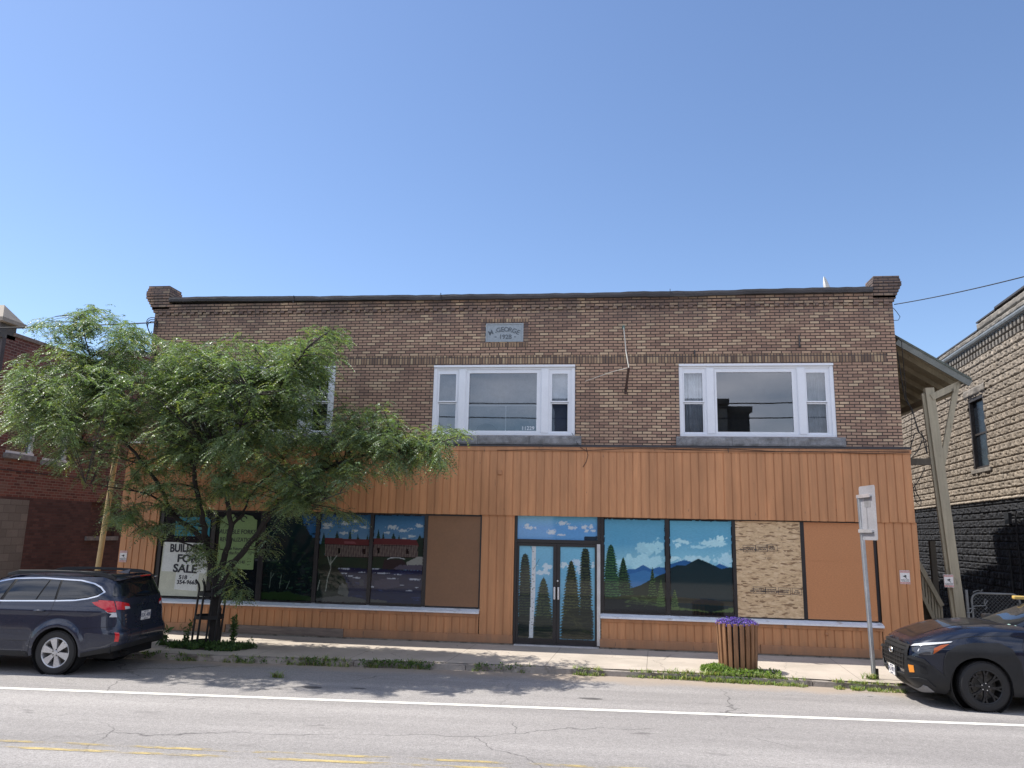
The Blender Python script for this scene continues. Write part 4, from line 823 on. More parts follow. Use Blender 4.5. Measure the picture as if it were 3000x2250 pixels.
M['block'] = brickmat('grey_concrete_block', [(0, (.15, .132, .12)), (1, (.20, .177, .16))], (.12, .105, .095), bw=.4, bh=.2, mw=.008, bmp=.2)
mb = MB(); mb.box(LX-.1, LX+.012, -.28, 1.24, -.05, 2.94); mb.build('block_infill', M['block'], lb)
mb = MB(); mb.box(LX-.05, LX+.07, 3.6, 5.06, 1.90, 2.015); mb.build('stone_sill', M['stone'], lb)
mb = MB(); mb.tube([(LX+.02, y, 3.66-.012*math.sin((y+.3)*.9)) for y in np.linspace(-.3, 7, 16)], .008, 5); tag(mb.build('wall_wire', M['wire']), 'thin wire running level across the red brick side wall', 'wire')
p = atY(306, 1030, 13); q = atY(420, 1030, 13)
rb = empty('rear_building', (p.x, 13, 0), 'small brown eaves just showing beyond the alley above the tree', 'building')
mb = MB(); mb.box(p.x+.1, q.x, 13, 18, 0, p.z-.25); mb.build('wall', M['redbrick'], rb); mb = MB(); mb.box(p.x-.1, q.x+.1, 12.8, 18.2, p.z-.25, p.z); mb.build('eaves', M['oldwood'], rb)
# yellow pipe
mb = MB(); p0 = atY(281, 1700, -.15); p1 = atY(329, 1400, -.15); d = p1-p0; mb.tube([p0-d*(p0.z/d.z), p0, p1, p1+d*.35], .062, 14); yp = mb.build('yellow_pipe_post', mat('chipped_yellow_paint', (.50, .36, .17), .5, var=.12, dirt=((.10, .06, .04), 9, (1, 1, 1), .63)), smooth='auto'); tag(yp, 'tall pale yellow pipe post standing in the alley behind the parked wagon', 'post')
mb = MB(); q = p1+d*.35; mb.tube([q, q+Vector((0, 0, .02))], .07, 14); mb.build('post_cap', M['black'], yp)

# ------------------------------------------------------------------ stone-faced neighbour on the right
DR = math.atan(.087)
rbld = empty('stone_faced_building', (9.5, 0, 0), 'building on the right clad in pressed mock stone with a dark sash window', 'building', rz=-DR)
M['rstone'] = mat('grey_buff_trim_stone', (.22, .195, .165), .85, var=.3, scale=4, fine=.2); M['mock'], _nt, _b, _L = newmat('pressed_mock_stone'); _a = node(_nt, 'ShaderNodeAttribute', attribute_name='paint'); _v = vec(_nt)
_L(mixc(_nt, 1, _a.outputs['Color'], ramp(_nt, noise(_nt, _v, 25, 5), [(.3, .75), (.7, 1.2)]), 'MULTIPLY'), _b.inputs['Base Color']); _b.inputs['Roughness'].default_value = .75; bump(_nt, noise(_nt, _v, 40, 3), .5, .01, _b)
def mockwall(y0, y1, z0, z1, ops, dy=.018, dz=.016):
    Y = np.arange(y0, y1+dy, dy); Z = np.arange(z0, z1, dz); zz, yy = np.meshgrid(Z, Y, indexing='ij')
    rh = .186; r = np.floor(zz/rh); fz = zz/rh-r; pan = .62        # one pressed sheet pattern repeats every .62 m
    u = (yy+(r % 2)*.31+vnoise(r*7.3, r*0, 5)*.05) % pan; cuts = np.array([0, .17, .25, .42, .52, pan])
    k = np.searchsorted(cuts, u, side='right')-1; a = cuts[k]; b = cuts[np.minimum(k+1, 5)]; fu = (u-a)/(b-a)
    sp = np.where((k == 1) | (k == 3), 1, 0); lo = np.where(k == 1, .55, .38); up = (fz > lo) & (sp == 1)
    g = np.where(sp == 1, np.where(up, (fz-lo)/(1-lo), fz/lo), fz)
    eu = np.minimum(fu, 1-fu)*(b-a); eg = np.minimum(g, 1-g)*np.where(sp == 1, np.where(up, 1-lo, lo), 1)*rh
    e = np.minimum(eu, eg); pil = np.clip(e/.022, 0, 1)**.6; idn = r*13+k*3+up
    h = pil*(.045+.05*vnoise(idn*3.7, idn*1.3+np.floor(yy/pan)*1.7, 9))+.055*(fbm(u*14+k, zz*16+r*3, 3, 4)-.5)*pil; h = h-.02*(fz > .93)
    c = .65+.6*vnoise(idn*2.3, idn*5.1+np.floor(yy/pan)*2.1, 4); base = np.array([.30, .25, .195]); col = base*c[..., None]
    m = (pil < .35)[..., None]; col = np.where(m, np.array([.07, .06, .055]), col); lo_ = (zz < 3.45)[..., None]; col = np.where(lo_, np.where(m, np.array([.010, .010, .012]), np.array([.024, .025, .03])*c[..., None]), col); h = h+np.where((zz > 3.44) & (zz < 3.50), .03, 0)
    V = np.stack([-h.ravel(), yy.ravel(), zz.ravel()], 1); nz_, ny_ = zz.shape; i = np.arange(nz_*ny_).reshape(nz_, ny_)
    cz = (Z[:-1]+Z[1:])/2; cy = (Y[:-1]+Y[1:])/2; CZ, CY = np.meshgrid(cz, cy, indexing='ij'); keep = np.ones(CZ.shape, bool)
    for (p, q, s, t) in ops: keep &= ~((CY > p) & (CY < q) & (CZ > s) & (CZ < t))
    F = np.stack([i[:-1, :-1], i[1:, :-1], i[1:, 1:], i[:-1, 1:]], -1)[keep]
    return npmesh('side_wall', V, F, M['mock'], rbld, attrs={'paint': np.concatenate([col.reshape(-1, 3), np.ones((V.shape[0], 1))], 1)}, off=False)
RW = (4.02, 5.12, 4.33, 6.26)
RY, RT = -.5, .76
mockwall(RY, 12, 0, 6.5+RT, [RW])
mb = MB(); mb.box(.06, 9, RY-.05, RY+.1, 0, 7.1+RT); mb.box(.0, 9, 12, 12.1, 0, 7.1+RT); mb.box(-.0, .05, RY, 12, 6.46+RT, 7.12+RT); mb.box(0, 9, RY, 12, 7.0+RT, 7.05+RT); mb.box(-.03, .03, RY-.06, RY+.01, 0, 7.1+RT); mb.build('wall', M['rstone'], rbld, local=True)
for row, zc in enumerate((6.50, 6.68)):
    y = RY+.11*row; mb = MB()
    while y < 11.9: mb.box(-.085-.02*row, .0, y, y+.105, zc+RT, zc+RT+.145); y += .215
    stuff(mb.build('dentils', M['rstone'], rbld, local=True, bevel=.012))
mb = MB(); mb.tube([(-.10, RY-.05, 6.92+RT), (-.10, 12, 6.92+RT)], .08, 10); mb.box(-.11, 0, RY-.05, 12, 6.83+RT, 6.88+RT); mb.build('moulding', mat('grey_painted_moulding', (.16, .17, .175), .5, var=.3), rbld, smooth='auto', local=True)
def rockband(y0, y1, z0, z1, x, seed):
    Y = np.arange(y0, y1, .03); Z = np.linspace(z0, z1, 7); zz, yy = np.meshgrid(Z, Y, indexing='ij'); h = .035+.06*fbm(yy*5, zz*9, seed, 4); h[0] = h[-1] = .0
    i = np.arange(zz.size).reshape(zz.shape); return np.stack([x-h.ravel(), yy.ravel(), zz.ravel()], 1), np.stack([i[:-1, :-1], i[1:, :-1], i[1:, 1:], i[:-1, 1:]], -1).reshape(-1, 4)
for k, (y0, y1, z0, z1) in enumerate(((RY, 12, 6.99+RT, 7.13+RT), (RY, 3.8, 7.135+RT, 7.34+RT))):
    V_, F_ = rockband(y0, y1, z0, z1, -.06, k+2); npmesh('rock_band', V_, F_, M['rstone'], rbld, off=False)
mb = MB(); mb.box(-.06, .3, RY, 3.8, 7.13+RT, 7.345+RT); mb.box(-.06, .3, 3.8, 12, 7.0+RT, 7.13+RT); mb.build('parapet', M['rstone'], rbld, local=True)
mb = MB(); mb.box(-.12, .35, 3.82, 12.05, 7.14+RT, 7.18+RT); mb.box(-.12, .35, RY-.06, 2.6, 7.39+RT, 7.44+RT); mb.box(-.12, .35, 2.6, 3.85, 7.35+RT, 7.39+RT); mb.build('roof_edge', M['flashing'], rbld, local=True)
V_, F_ = rockband(3.8, 5.35, 6.28, 6.55, -.03, 9); npmesh('stone_lintel', V_, F_, M['rstone'], rbld, off=False)
mb = MB(); mb.box(-.10, .1, 3.9, 5.24, 4.22, 4.325); mb.build('window_sill', M['rstone'], rbld, local=True, bevel=.01)
mb = MB(); a, b, c, d = RW; mb.box(-.05, .10, a, a+.08, c, d); mb.box(-.05, .10, b-.08, b, c, d); mb.box(-.05, .10, a+.08, b-.08, d-.09, d); mb.box(.0, .1, a+.08, b-.08, c, c+.07); mb.box(.02, .08, a+.08, b-.08, (c+d)/2-.05, (c+d)/2+.0); mb.box(.1, .14, a-.1, b+.1, c-.1, d+.1)
w = mb.build('window', mat('peeling_dark_frame', (.045, .038, .035), .6, var=.4, scale=12), rbld, local=True)
mb = MB(); mb.quad((.045, a+.08, c), (.045, b-.08, c), (.045, b-.08, d), (.045, a+.08, d)); mb.build('glass_pane', mat('dark_reflection_glass', (.012, .015, .02), .25, spec=.25, bmp=0), w, local=True)  # dark reflection of the neighbouring building put into the glass colour
mb = MB(); mb.tube([(-.10, 2.65, 3.0), (-.10, 2.65, .1)], .022, 8); mb.tube([(-.10, 2.65, 3.0), (-.12, 2.5, 3.15), (-.12, .6, 3.2)], .013, 6); mb.box(-.14, -.05, 2.95, 3.2, 2.85, 3.12); mb.tube([(-.09, 3.2, 2.2), (-.09, 3.2, 1.2)], .02, 6); mb.build('conduit', M['wire'], rbld, local=True)

# ------------------------------------------------------------------ timber porch and stair between the buildings
M['timber'] = mat('grey_green_timber', (.34, .30, .215), .8, var=.15, stretch=(4, 4, .3), dirt=((.10, .085, .06), 4, (2, 2, .6), .62))
M['timber_dark'] = mat('dark_timber', (.10, .085, .065), .85, var=.2, stretch=(4, 4, .3))
po = empty('timber_porch', (7.0, .3, 0), 'timber porch roof on tall posts beside the orange building', 'porch')
def beam(mb, a, b, w, h):
    a = Vector(a); b = Vector(b); d = (b-a).normalized(); s = d.cross(Vector((0, 1, 0)));
    if s.length < .1: s = Vector((1, 0, 0))
    s.normalize(); t = s.cross(d).normalized(); vs = []
    for p in (a, b):
        for i, j in ((-1, -1), (1, -1), (1, 1), (-1, 1)): vs.append(p+s*(w/2*i)+t*(h/2*j))
    mb.add(vs, [(0, 1, 2, 3), (7, 6, 5, 4)]+[(i, (i+1) % 4, 4+(i+1) % 4, 4+i) for i in range(4)])
mb = MB(); r0 = (6.38, 6.80); r1 = (7.80, 5.87); dx, dz = r1[0]-r0[0], r1[1]-r0[1]
T = lambda t, o=0: (r0[0]+dx*t, r0[1]+dz*t+o)
for k in range(10):   # roof deck boards
    y0 = .32+k*.42; a = T(0); b = T(1); mb.add([(a[0], y0, a[1]), (b[0], y0, b[1]), (b[0], y0+.41, b[1]), (a[0], y0+.41, a[1]), (a[0], y0, a[1]+.02), (b[0], y0, b[1]+.02), (b[0], y0+.41, b[1]+.02), (a[0], y0+.41, a[1]+.02)], [(3, 2, 1, 0), (4, 5, 6, 7), (0, 1, 5, 4), (1, 2, 6, 5), (2, 3, 7, 6), (3, 0, 4, 7)])
mb.build('roof_deck', M['timber'], po)
mb = MB(); a = T(-.02, .022); b = T(1.04, .022); mb.add([(a[0], .22, a[1]), (b[0], .22, b[1]), (b[0], 4.6, b[1]), (a[0], 4.6, a[1]), (a[0], .22, a[1]+.05), (b[0], .22, b[1]+.05), (b[0], 4.6, b[1]+.05), (a[0], 4.6, a[1]+.05)], [(3, 2, 1, 0), (4, 5, 6, 7), (0, 1, 5, 4), (1, 2, 6, 5), (2, 3, 7, 6), (3, 0, 4, 7)]); mb.build('roof_covering', mat('mossy_shingle', (.10, .115, .10), .9, var=.3, scale=20), po)
mb = MB(); beam(mb, (T(0)[0], .26, T(0)[1]-.05), (T(1.03)[0], .26, T(1.03)[1]-.05), .15, .045); mb.build('barge_board', mat('grey_barge_board', (.17, .18, .165), .8, var=.2), po)
mb = MB()
for k in range(7):
    y = .75+k*.62; beam(mb, (T(.02)[0], y, T(.02)[1]-.06), (T(.97)[0], y, T(.97)[1]-.06), .10, .045)
mb.box(6.40, 6.9, 2.2, 2.3, 5.0, 6.4); mb.build('rafter', M['timber'], po)
mb = MB(); beam(mb, (7.05, .36, 5.50), (7.66, .36, 5.80), .14, .05); mb.box(7.5, 7.64, .4, 4.5, 5.60, 5.75); mb.build('beam', M['timber'], po)
mb = MB(); mb.box(6.38, 6.95, 3.2, 3.3, 5.0, 6.6); mb.box(6.36, 7.1, .5, 4.6, 4.62, 4.74) if 0 else mb.box(6.38, 6.96, .42, .52, 4.02, 4.16); mb.build('landing_joist', M['timber_dark'], po)
mb = MB(); top = (7.03, .42, 5.72); bot = (7.32, .42, -.0); beam(mb, bot, top, .19, .13); beam(mb, (7.20, .45, 0), (6.91, .45, 5.6), .06, .07); mb.box(7.20, 7.44, .30, .54, -.02, .86) if 0 else None; mb.build('post', M['timber'], po, bevel=.006)
mb = MB(); beam(mb, (7.17, .40, 4.02), (7.60, .36, 5.80), .11, .06); mb.build('brace', M['timber'], po)
mb = MB(); mb.box(7.56, 7.68, 2.4, 2.5, 0, 2.4); mb.build('post', M['timber_dark'], po)
sr = empty('outside_stair', (6.8, 1.2, 0), 'timber stair with handrail climbing behind the corner of the orange building', 'stair')
P = lambda px, py, Y=1.1: atY(px, py, Y)
mb = MB(); beam(mb, P(2686, 1640), P(2760, 1775), .09, .05); mb.build('handrail', M['timber'], sr)
mb = MB(); beam(mb, P(2688, 1715), P(2768, 1880), .07, .05); mb.build('stringer_rail', M['timber'], sr)
mb = MB()
for k in range(8):
    t = k/7; a = P(2692+66*t, 1650+118*t, 1.12); b = P(2696+68*t, 1730+135*t, 1.12); mb.box(a.x-.02, a.x+.02, 1.13, 1.16, b.z, a.z)
mb.build('baluster', M['timber'], sr)
mb = MB()
for k in range(8): a = P(2690, 1745+19*k, 1.3); mb.box(6.42, a.x+.12+.1*k, 1.25, 1.9, a.z-.04, a.z); mb.box(6.42, a.x+.10+.1*k, 1.3, 1.32, a.z-.18, a.z-.04)
mb.build('treads', M['timber_dark'], sr)
# chain-link gate
ga = empty('chain_link_gate', (7.9, .15, 0), 'galvanised chain-link gate between the porch post and the stone-faced wall', 'gate')
M['gatesteel'] = mat('dull_gate_steel', (.16, .165, .165), .6, .3, var=.2); M['galv'] = mat('galvanised_steel', (.42, .43, .44), .45, .5, var=.12)
gx0, gx1, gz0, gz1, gy = 7.40, 8.32, .12, 1.36, .10; r = .15
pts = [(gx0, gy, gz0)]+[(gx0, gy, gz1-r)]+[(gx0+r-r*math.cos(t), gy, gz1-r+r*math.sin(t)) for t in np.linspace(0, math.pi/2, 6)]+[(gx1-r+r*math.sin(t), gy, gz1-r+r*math.cos(t)) for t in np.linspace(0, math.pi/2, 6)]+[(gx1, gy, gz0)]
mb = MB(); mb.tube(pts, .021, 8); mb.tube([(gx0, gy, gz0), (gx1, gy, gz0)], .021, 8); mb.build('gate_frame', M['gatesteel'], ga, smooth='auto')
mb = MB(); c = gx0-gz1
u = -1.3
while u < 1.0:     # two crossing families of wires clipped to the frame
    for s in (1, -1):
        A, B = [], []
        x_at = lambda z: (gx0+u+ (z-gz0) if s > 0 else gx1-u-(z-gz0))
        zs_ = [z for z in np.linspace(gz0, gz1, 60) if gx0 < x_at(z) < gx1]
        if len(zs_) > 3: mb.tube([(x_at(zs_[0]), gy+.004*s, zs_[0]), (x_at(zs_[-1]), gy+.004*s, zs_[-1])], .0028, 4, False)
    u += .075
mb.build('mesh_wires', M['gatesteel'], ga)
mb = MB(); mb.tube([(gx0-.09, gy, 0), (gx0-.09, gy, 1.42)], .03, 8); mb.tube([(gx0-.09, gy, 1.05), (gx0+.05, gy, 1.05)], .014, 6); mb.tube([(gx0-.09, gy, .4), (gx0+.05, gy, .4)], .014, 6); mb.build('gate_post', M['gatesteel'], ga)
mb = MB(); pts = [P(x, y, .05) for x, y in ((2832, 1796), (2845, 1795), (2852, 1776), (2885, 1774), (2893, 1760), (2886, 1755), (2884, 1768), (2892, 1780), (2886, 1786))]; mb.tube(pts, .011, 6); mb.tube([P(2850, 1735, .05), P(2865, 1729, .05), P(2874, 1733, .05), P(2878, 1727, .05)], .01, 5); tag(mb.build('twisted_wire', M['gatesteel']), 'bent galvanised wire hooked through the chain-link gate', 'wire')
p = P(2780, 1702, .3); w_ = warn(p.x, .305, p.z, .19, 'security camera notice nailed to the leaning porch post', 0)

# ------------------------------------------------------------------ cables
def cable(pts, r, label, name='overhead_cable', n=6):
    mb = MB(); mb.tube(pts, r, n); return tag(mb.build(name, M['wire']), label, 'cable')
def sag(a, b, s, n=24):
    a = Vector(a); b = Vector(b); return [a.lerp(b, i/n)-Vector((0, 0, s*4*(i/n)*(1-i/n))) for i in range(n+1)]
a = atY(452, 945, -.02); b = atY(0, 944, -1.2); d = b-a; cable(sag(a, a+d*3.2, .16), .016, 'thick black cable leaving the left corner of the brick wall over the tree')
a = atY(2620, 892, -.02); b = atY(3000, 790, -4); cable(sag(a, a+(b-a)*2.0, .12), .010, 'thin black cable leaving the right corner of the brick wall upwards')
mb = MB()
for k in range(3):
    c = atY(443+3*k, 955+6*k, -.06); mb.tube([(c.x+.11*math.cos(t)+.05*math.sin(2*t), -.06-.02*k, c.z+.22*math.sin(t)) for t in np.linspace(0, 5.6, 18)], .010, 5)
mb.tube([atY(452, 945, -.04), atY(456, 1000, -.03), atY(452, 1100, -.03)], .010, 5); tag(mb.build('coiled_cable', M['wire']), 'loops of black cable at the left corner of the brick wall', 'cable')
mb = MB(); W_ = lambda L_: [atY(x, y, Y) for x, y, Y in L_]
mb.tube(W_([(2617, 902, -.02), (2628, 915, .0), (2637, 928, .0), (2632, 938, 0), (2618, 939, 0)]), .007, 5)
mb.tube(W_([(2618, 978, .0), (2632, 990, .1), (2641, 1000, .12), (2648, 1080, .2), (2655, 1165, .25), (2680, 1225, .25), (2694, 1270, .25)]), .008, 5)
mb.tube(W_([(2628, 1030, .1), (2641, 1110, .15), (2652, 1170, .2), (2672, 1200, .25), (2689, 1262, .25), (2712, 1290, .25), (2716, 1330, .25)]), .012, 5)
mb.tube(W_([(2716, 1330, .25), (2700, 1265, .24), (2680, 1270, .22), (2668, 1310, .2), (2667, 1345, .2), (2690, 1320, .2), (2702, 1290, .2)]), .011, 5)
mb.tube(W_([(2710, 1372, .22), (2690, 1410, .22), (2676, 1430, .22), (2682, 1470, .22), (2697, 1482, .2), (2699, 1468, .2), (2683, 1440, .2), (2680, 1415, .2)]), .010, 5)
mb.tube(W_([(2667, 1345, .2), (2665, 1400, .2), (2676, 1430, .2), (2674, 1415, .2)]), .009, 5); mb.tube(W_([(2672, 1200, .3), (2668, 1330, .3)]), .006, 5)
tag(mb.build('tangled_cable', M['wire']), 'tangle of black service cables hanging beside the right corner of the brick wall', 'cable')
# satellite dish on the roof behind the parapet
c = atY(2416, 845, 1.6)
di = empty('satellite_dish', (c.x, 1.6, BT-.35), 'white satellite dish seen edge-on above the right of the parapet', 'satellite dish')
mb = MB(); n, mm = 22, 7; R_ = .36; vs = []
for i in range(mm+1):
    r_ = R_*i/mm
    for k in range(n): t = 2*math.pi*k/n; vs.append((r_*math.cos(t)*.85, -.10*(i/mm)**2, r_*math.sin(t)))
fs = [(i*n+k, i*n+(k+1) % n, (i+1)*n+(k+1) % n, (i+1)*n+k) for i in range(mm) for k in range(n)]
Rm = Matrix.Translation((c.x, 1.6, c.z-.08)) @ Matrix.Rotation(rad(62), 4, 'Z') @ Matrix.Rotation(rad(-14), 4, 'X')
dm = MB(); dm.add([Rm @ Vector(v) for v in vs], fs); o = dm.build('reflector', mat('off_white_dish', (.66, .65, .60), .5, var=.06), di, smooth=True); sf = o.modifiers.new('s', 'SOLIDIFY'); sf.thickness = .012
mb = MB(); mb.tube([Rm @ Vector((0, .02, -.05)), Rm @ Vector((0, .12, -.25)), (c.x+.1, 1.7, BT-.35)], .025, 8); mb.tube([Rm @ Vector((0, -.02, -.34)), Rm @ Vector((0, -.42, -.30))], .014, 6); mb.build('mast', M['galv'], di)

# ------------------------------------------------------------------ street sign seen from behind
sp_ = empty('street_sign', (4.6, -2.43, 0), 'leaning galvanised post with a parking sign seen from behind', 'sign')
def chan(mb, a, b, w, dpt):
    a = Vector(a); b = Vector(b); prof = [(-w/2, 0), (-w*.28, 0), (-w*.2, dpt), (w*.2, dpt), (w*.28, 0), (w/2, 0), (w/2, -.004), (w*.25, -.004), (w*.17, dpt-.006), (-w*.17, dpt-.006), (-w*.25, -.004), (-w/2, -.004)]
    n = len(prof); vs = [p+Vector((x, -y, 0)) for p in (a, b) for x, y in prof]; mb.add(vs, [(i, (i+1) % n, n+(i+1) % n, n+i) for i in range(n)])
mb = MB(); chan(mb, (4.605, -2.43, -.05), (4.545, -2.43, 3.16), .082, .03); mb.build('post', M['galv'], sp_)
mb = MB(); mb.box(4.635, 4.675, -2.46, -2.42, 0, .17); mb.build('stub', M['iron'], sp_)
a0 = rad(-82); TS = Matrix.Translation((4.56, -2.475, 2.86)) @ Matrix.Rotation(a0, 4, 'Z')
mb = MB(); w2, h2, rr = .61, .96, .04; pts = []
for cx, cz, s in ((w2-.06-rr, h2/2-rr, 0), (-.06+rr, h2/2-rr, 1), (-.06+rr, -h2/2+rr, 2), (w2-.06-rr, -h2/2+rr, 3)):
    for k in range(4): t = math.pi/2*(s+k/3); pts.append((cx+rr*math.cos(t), cz+rr*math.sin(t)))
mb.prism(pts, -.0015, .0015, TS); mb.build('sign_plate', mat('pale_aluminium_sheet', (.36, .36, .385), .45, .3, var=.1, scale=3), sp_)
mb = MB()
for z in (.30, -.32): mb.box(-.10, .42, -.035, -.003, z-.018, z+.018, TS); mb.box(-.10, .42, -.04, -.035, z-.03, z+.03, TS)
mb.build('bracket', M['alu'], sp_)
mb = MB(); mb.box(.19, .215, -.006, -.0016, -.30, .29, TS); mb.box(.13, .36, -.0055, -.0016, .10, .27, TS); mb.build('mounting_strap', mat('grey_strap', (.22, .22, .23), .5), sp_)

# ------------------------------------------------------------------ slatted planter
pc = Vector((2.33, -2.16, 0)); PS = .86; pl = empty('flower_planter', pc, 'round slatted wooden planter heaped with purple flowers', 'planter')
M['slat'] = mat('brown_stained_slat', (.25, .125, .06), .6, var=.3, scale=6, stretch=(3, 3, .4), src='obj')
mb = MB(); NS = 20
for k in range(NS):
    t = 2*math.pi*(k+.3)/NS; tilt = rad(2.2); w = .036+rnd.uniform(-.003, .003); hgt = .83+rnd.uniform(-.012, .01)
    T_ = Matrix.Rotation(t, 4, 'Z') @ Matrix.Translation((.300, 0, .01)) @ Matrix.Rotation(tilt+rnd.uniform(-.006, .006), 4, 'Y')
    s = MB(); s.box(0, .038, -w, w, rnd.uniform(.0, .02), hgt, T_); o = s.build('slat', M['slat'], pl, local=True, bevel=.005)
mb = MB(); mb.tube([(0, 0, .02), (0, 0, .78)], [.27, .30], 24); mb.build('liner', M['iron'], pl, local=True)
for z in (.16, .72): s = MB(); n = 28; R1 = .298+.037*z; vs = [((R1-q)*math.cos(2*math.pi*k/n), (R1-q)*math.sin(2*math.pi*k/n), z+h) for k in range(n) for q, h in ((0, -.025), (0, .025), (.008, .025), (.008, -.025))]; s.add(vs, [(4*k+j, 4*k+(j+1) % 4, 4*((k+1) % n)+(j+1) % 4, 4*((k+1) % n)+j) for k in range(n) for j in range(4)]); s.build('hoop', M['iron'], pl, local=True)
mb = MB(); mb.tube([(0, 0, .77), (0, 0, .80)], .31, 24); mb.build('soil', mat('potting_soil', (.03, .02, .015), .95), pl, local=True)
def leafcloud(N, pos, size, cols, m, name, parent, seed=1, up=.3, off=True, aspect=.5, fold=True):
    """N little leaf-shaped quads at pos (N,3) with random facing"""
    R = np.random.RandomState(seed); d = R.normal(size=(N, 3)); d[:, 2] += up; d /= np.linalg.norm(d, axis=1)[:, None]
    e = R.normal(size=(N, 3)); e -= (e*d).sum(1)[:, None]*d; e /= np.linalg.norm(e, axis=1)[:, None]; s = size*(.6+.8*R.rand(N))[:, None]
    V = np.stack([pos, pos+d*s*.5+e*s*aspect*.5, pos+d*s, pos+d*s*.5-e*s*aspect*.5], 1).reshape(-1, 3); F = np.arange(4*N).reshape(N, 4)
    c = np.array(cols)[R.randint(0, len(cols), N)]*(.75+.5*R.rand(N))[:, None]; c = np.repeat(np.concatenate([c, np.ones((N, 1))], 1), 4, 0)
    return npmesh(name, V, F, m, parent, attrs={'paint': c}, off=off)
def leafmat(name, trans=.35, rough=.4, spec=.5):
    m, nt, b, L = newmat(name); a = node(nt, 'ShaderNodeAttribute', attribute_name='paint'); L(a.outputs['Color'], b.inputs['Base Color']); b.inputs['Roughness'].default_value = rough; b.inputs['Specular IOR Level'].default_value = spec
    t = node(nt, 'ShaderNodeBsdfTranslucent'); mxc = mixc(nt, 1, a.outputs['Color'], (1.5, 1.7, .6), 'MULTIPLY'); L(mxc, t.inputs['Color'])
    mx = node(nt, 'ShaderNodeMixShader'); mx.inputs[0].default_value = trans; L(b.outputs[0], mx.inputs[1]); L(t.outputs[0], mx.inputs[2]); L(mx.outputs[0], nt.nodes['Material Output'].inputs[0]); return m
M['leaf'] = leafmat('leaf', .32, .44, .5); M['petal'] = leafmat('petal', .25, .7, .2); M['weed'] = leafmat('weed_leaf', .35, .55, .3)
R = np.random.RandomState(4)
def mound(N, r, z0, h, R):
    t = R.rand(N)*2*np.pi; q = np.sqrt(R.rand(N))*r; return np.stack([q*np.cos(t), q*np.sin(t), z0+(h*(1-(q/r)**2)*.8+h*.2)*R.rand(N)**.4*(1+.25*np.sin(t*5))], 1)
leafcloud(2500, mound(2500, .335, .80, .07, R), .03, [(.05, .10, .03), (.07, .13, .04)], M['weed'], 'greenery', pl, 2, off=False)
leafcloud(3600, mound(3600, .365, .81, .10, R)+np.random.RandomState(9).normal(size=(3600, 3))*np.array([.012, .012, .014]), .021, [(.14, .07, .52), (.20, .11, .60), (.07, .035, .34), (.34, .24, .70), (.09, .12, .10)], M['petal'], 'flowers', pl, 3, aspect=.9, off=False)

# ------------------------------------------------------------------ street tree
tr = empty('street_tree', (-8.05, -1.85, 0), 'feathery green honey locust growing at the kerb in front of the shop', 'tree')
TY = -1.85
SK = []   # (points3d, radii)
def limb(pix, y0, y1, r0, r1):
    n = len(pix); pts = [atY(px, py, y0+(y1-y0)*(i/(n-1))**1.1) for i, (px, py) in enumerate(pix)]; rs = [r0+(r1-r0)*(i/(n-1))**.75 for i in range(n)]
    # resample smoothly
    P_ = []; Q = []
    for i in range(n-1):
        p0, p1, p2, p3 = pts[max(i-1, 0)], pts[i], pts[i+1], pts[min(i+2, n-1)]
        for k in range(4):
            t = k/4; P_.append(.5*((2*p1)+(p2-p0)*t+(2*p0-5*p1+4*p2-p3)*t*t+(3*p1-p0-3*p2+p3)*t**3)); Q.append(rs[i]*(1-t)+rs[i+1]*t)
    P_.append(pts[-1]); Q.append(rs[-1]); SK.append((P_, Q)); return P_
limb([(628, 1900), (629, 1850), (631, 1800), (634, 1750), (637, 1705), (640, 1680)], TY, TY, .120, .105)
limb([(634, 1712), (618, 1650), (604, 1590), (598, 1545), (590, 1500), (579, 1450), (568, 1374), (590, 1338), (640, 1310), (680, 1280), (712, 1230), (738, 1160)], TY, TY-2.4, .085, .015)
limb([(603, 1588), (562, 1549), (519, 1520), (495, 1487), (481, 1450), (455, 1405), (423, 1363), (385, 1315), (347, 1277), (307, 1233), (282, 1183), (268, 1120), (264, 1050), (246, 977), (232, 930)], TY, TY-1.3, .062, .008)
limb([(318, 1245), (311, 1175), (318, 1110), (340, 1040), (362, 985)], TY-.2, TY-.9, .025, .006)
limb([(330, 1262), (260, 1225), (180, 1200), (100, 1150), (30, 1140)], TY-.2, TY-2.6, .03, .006)
limb([(423, 1363), (350, 1340), (260, 1300), (180, 1270), (90, 1260)], TY-.1, TY+.9, .022, .006)
limb([(570, 1380), (545, 1320), (505, 1250), (475, 1150), (480, 1050)], TY-.4, TY+.6, .03, .006)
limb([(642, 1712), (652, 1650), (667, 1600), (676, 1540), (668, 1480), (664, 1440), (672, 1390), (700, 1330), (755, 1262), (800, 1170), (850, 1085), (910, 1010), (960, 975)], TY, TY-2.2, .075, .008)
limb([(676, 1540), (708, 1511), (718, 1488), (742, 1440), (800, 1380), (860, 1310), (900, 1240), (930, 1150)], TY, TY+.9, .035, .006)
limb([(640, 1735), (668, 1672), (705, 1626), (752, 1566), (790, 1510), (827, 1468), (870, 1425), (917, 1393), (989, 1358), (1062, 1335), (1120, 1328), (1181, 1322), (1260, 1305), (1340, 1280)], TY, TY-1.6, .075, .008)
limb([(870, 1425), (935, 1375), (985, 1310), (1040, 1250), (1110, 1210)], TY-.5, TY+.5, .03, .006)
limb([(790, 1510), (850, 1490), (930, 1470), (1010, 1440)], TY-.3, TY-2.8, .03, .006)
limb([(610, 1620), (560, 1598), (500, 1580), (440, 1565), (390, 1530)], TY, TY-.7, .022, .006)
limb([(505, 1500), (440, 1450), (340, 1430), (250, 1415)], TY-.1, TY-2.4, .025, .006)
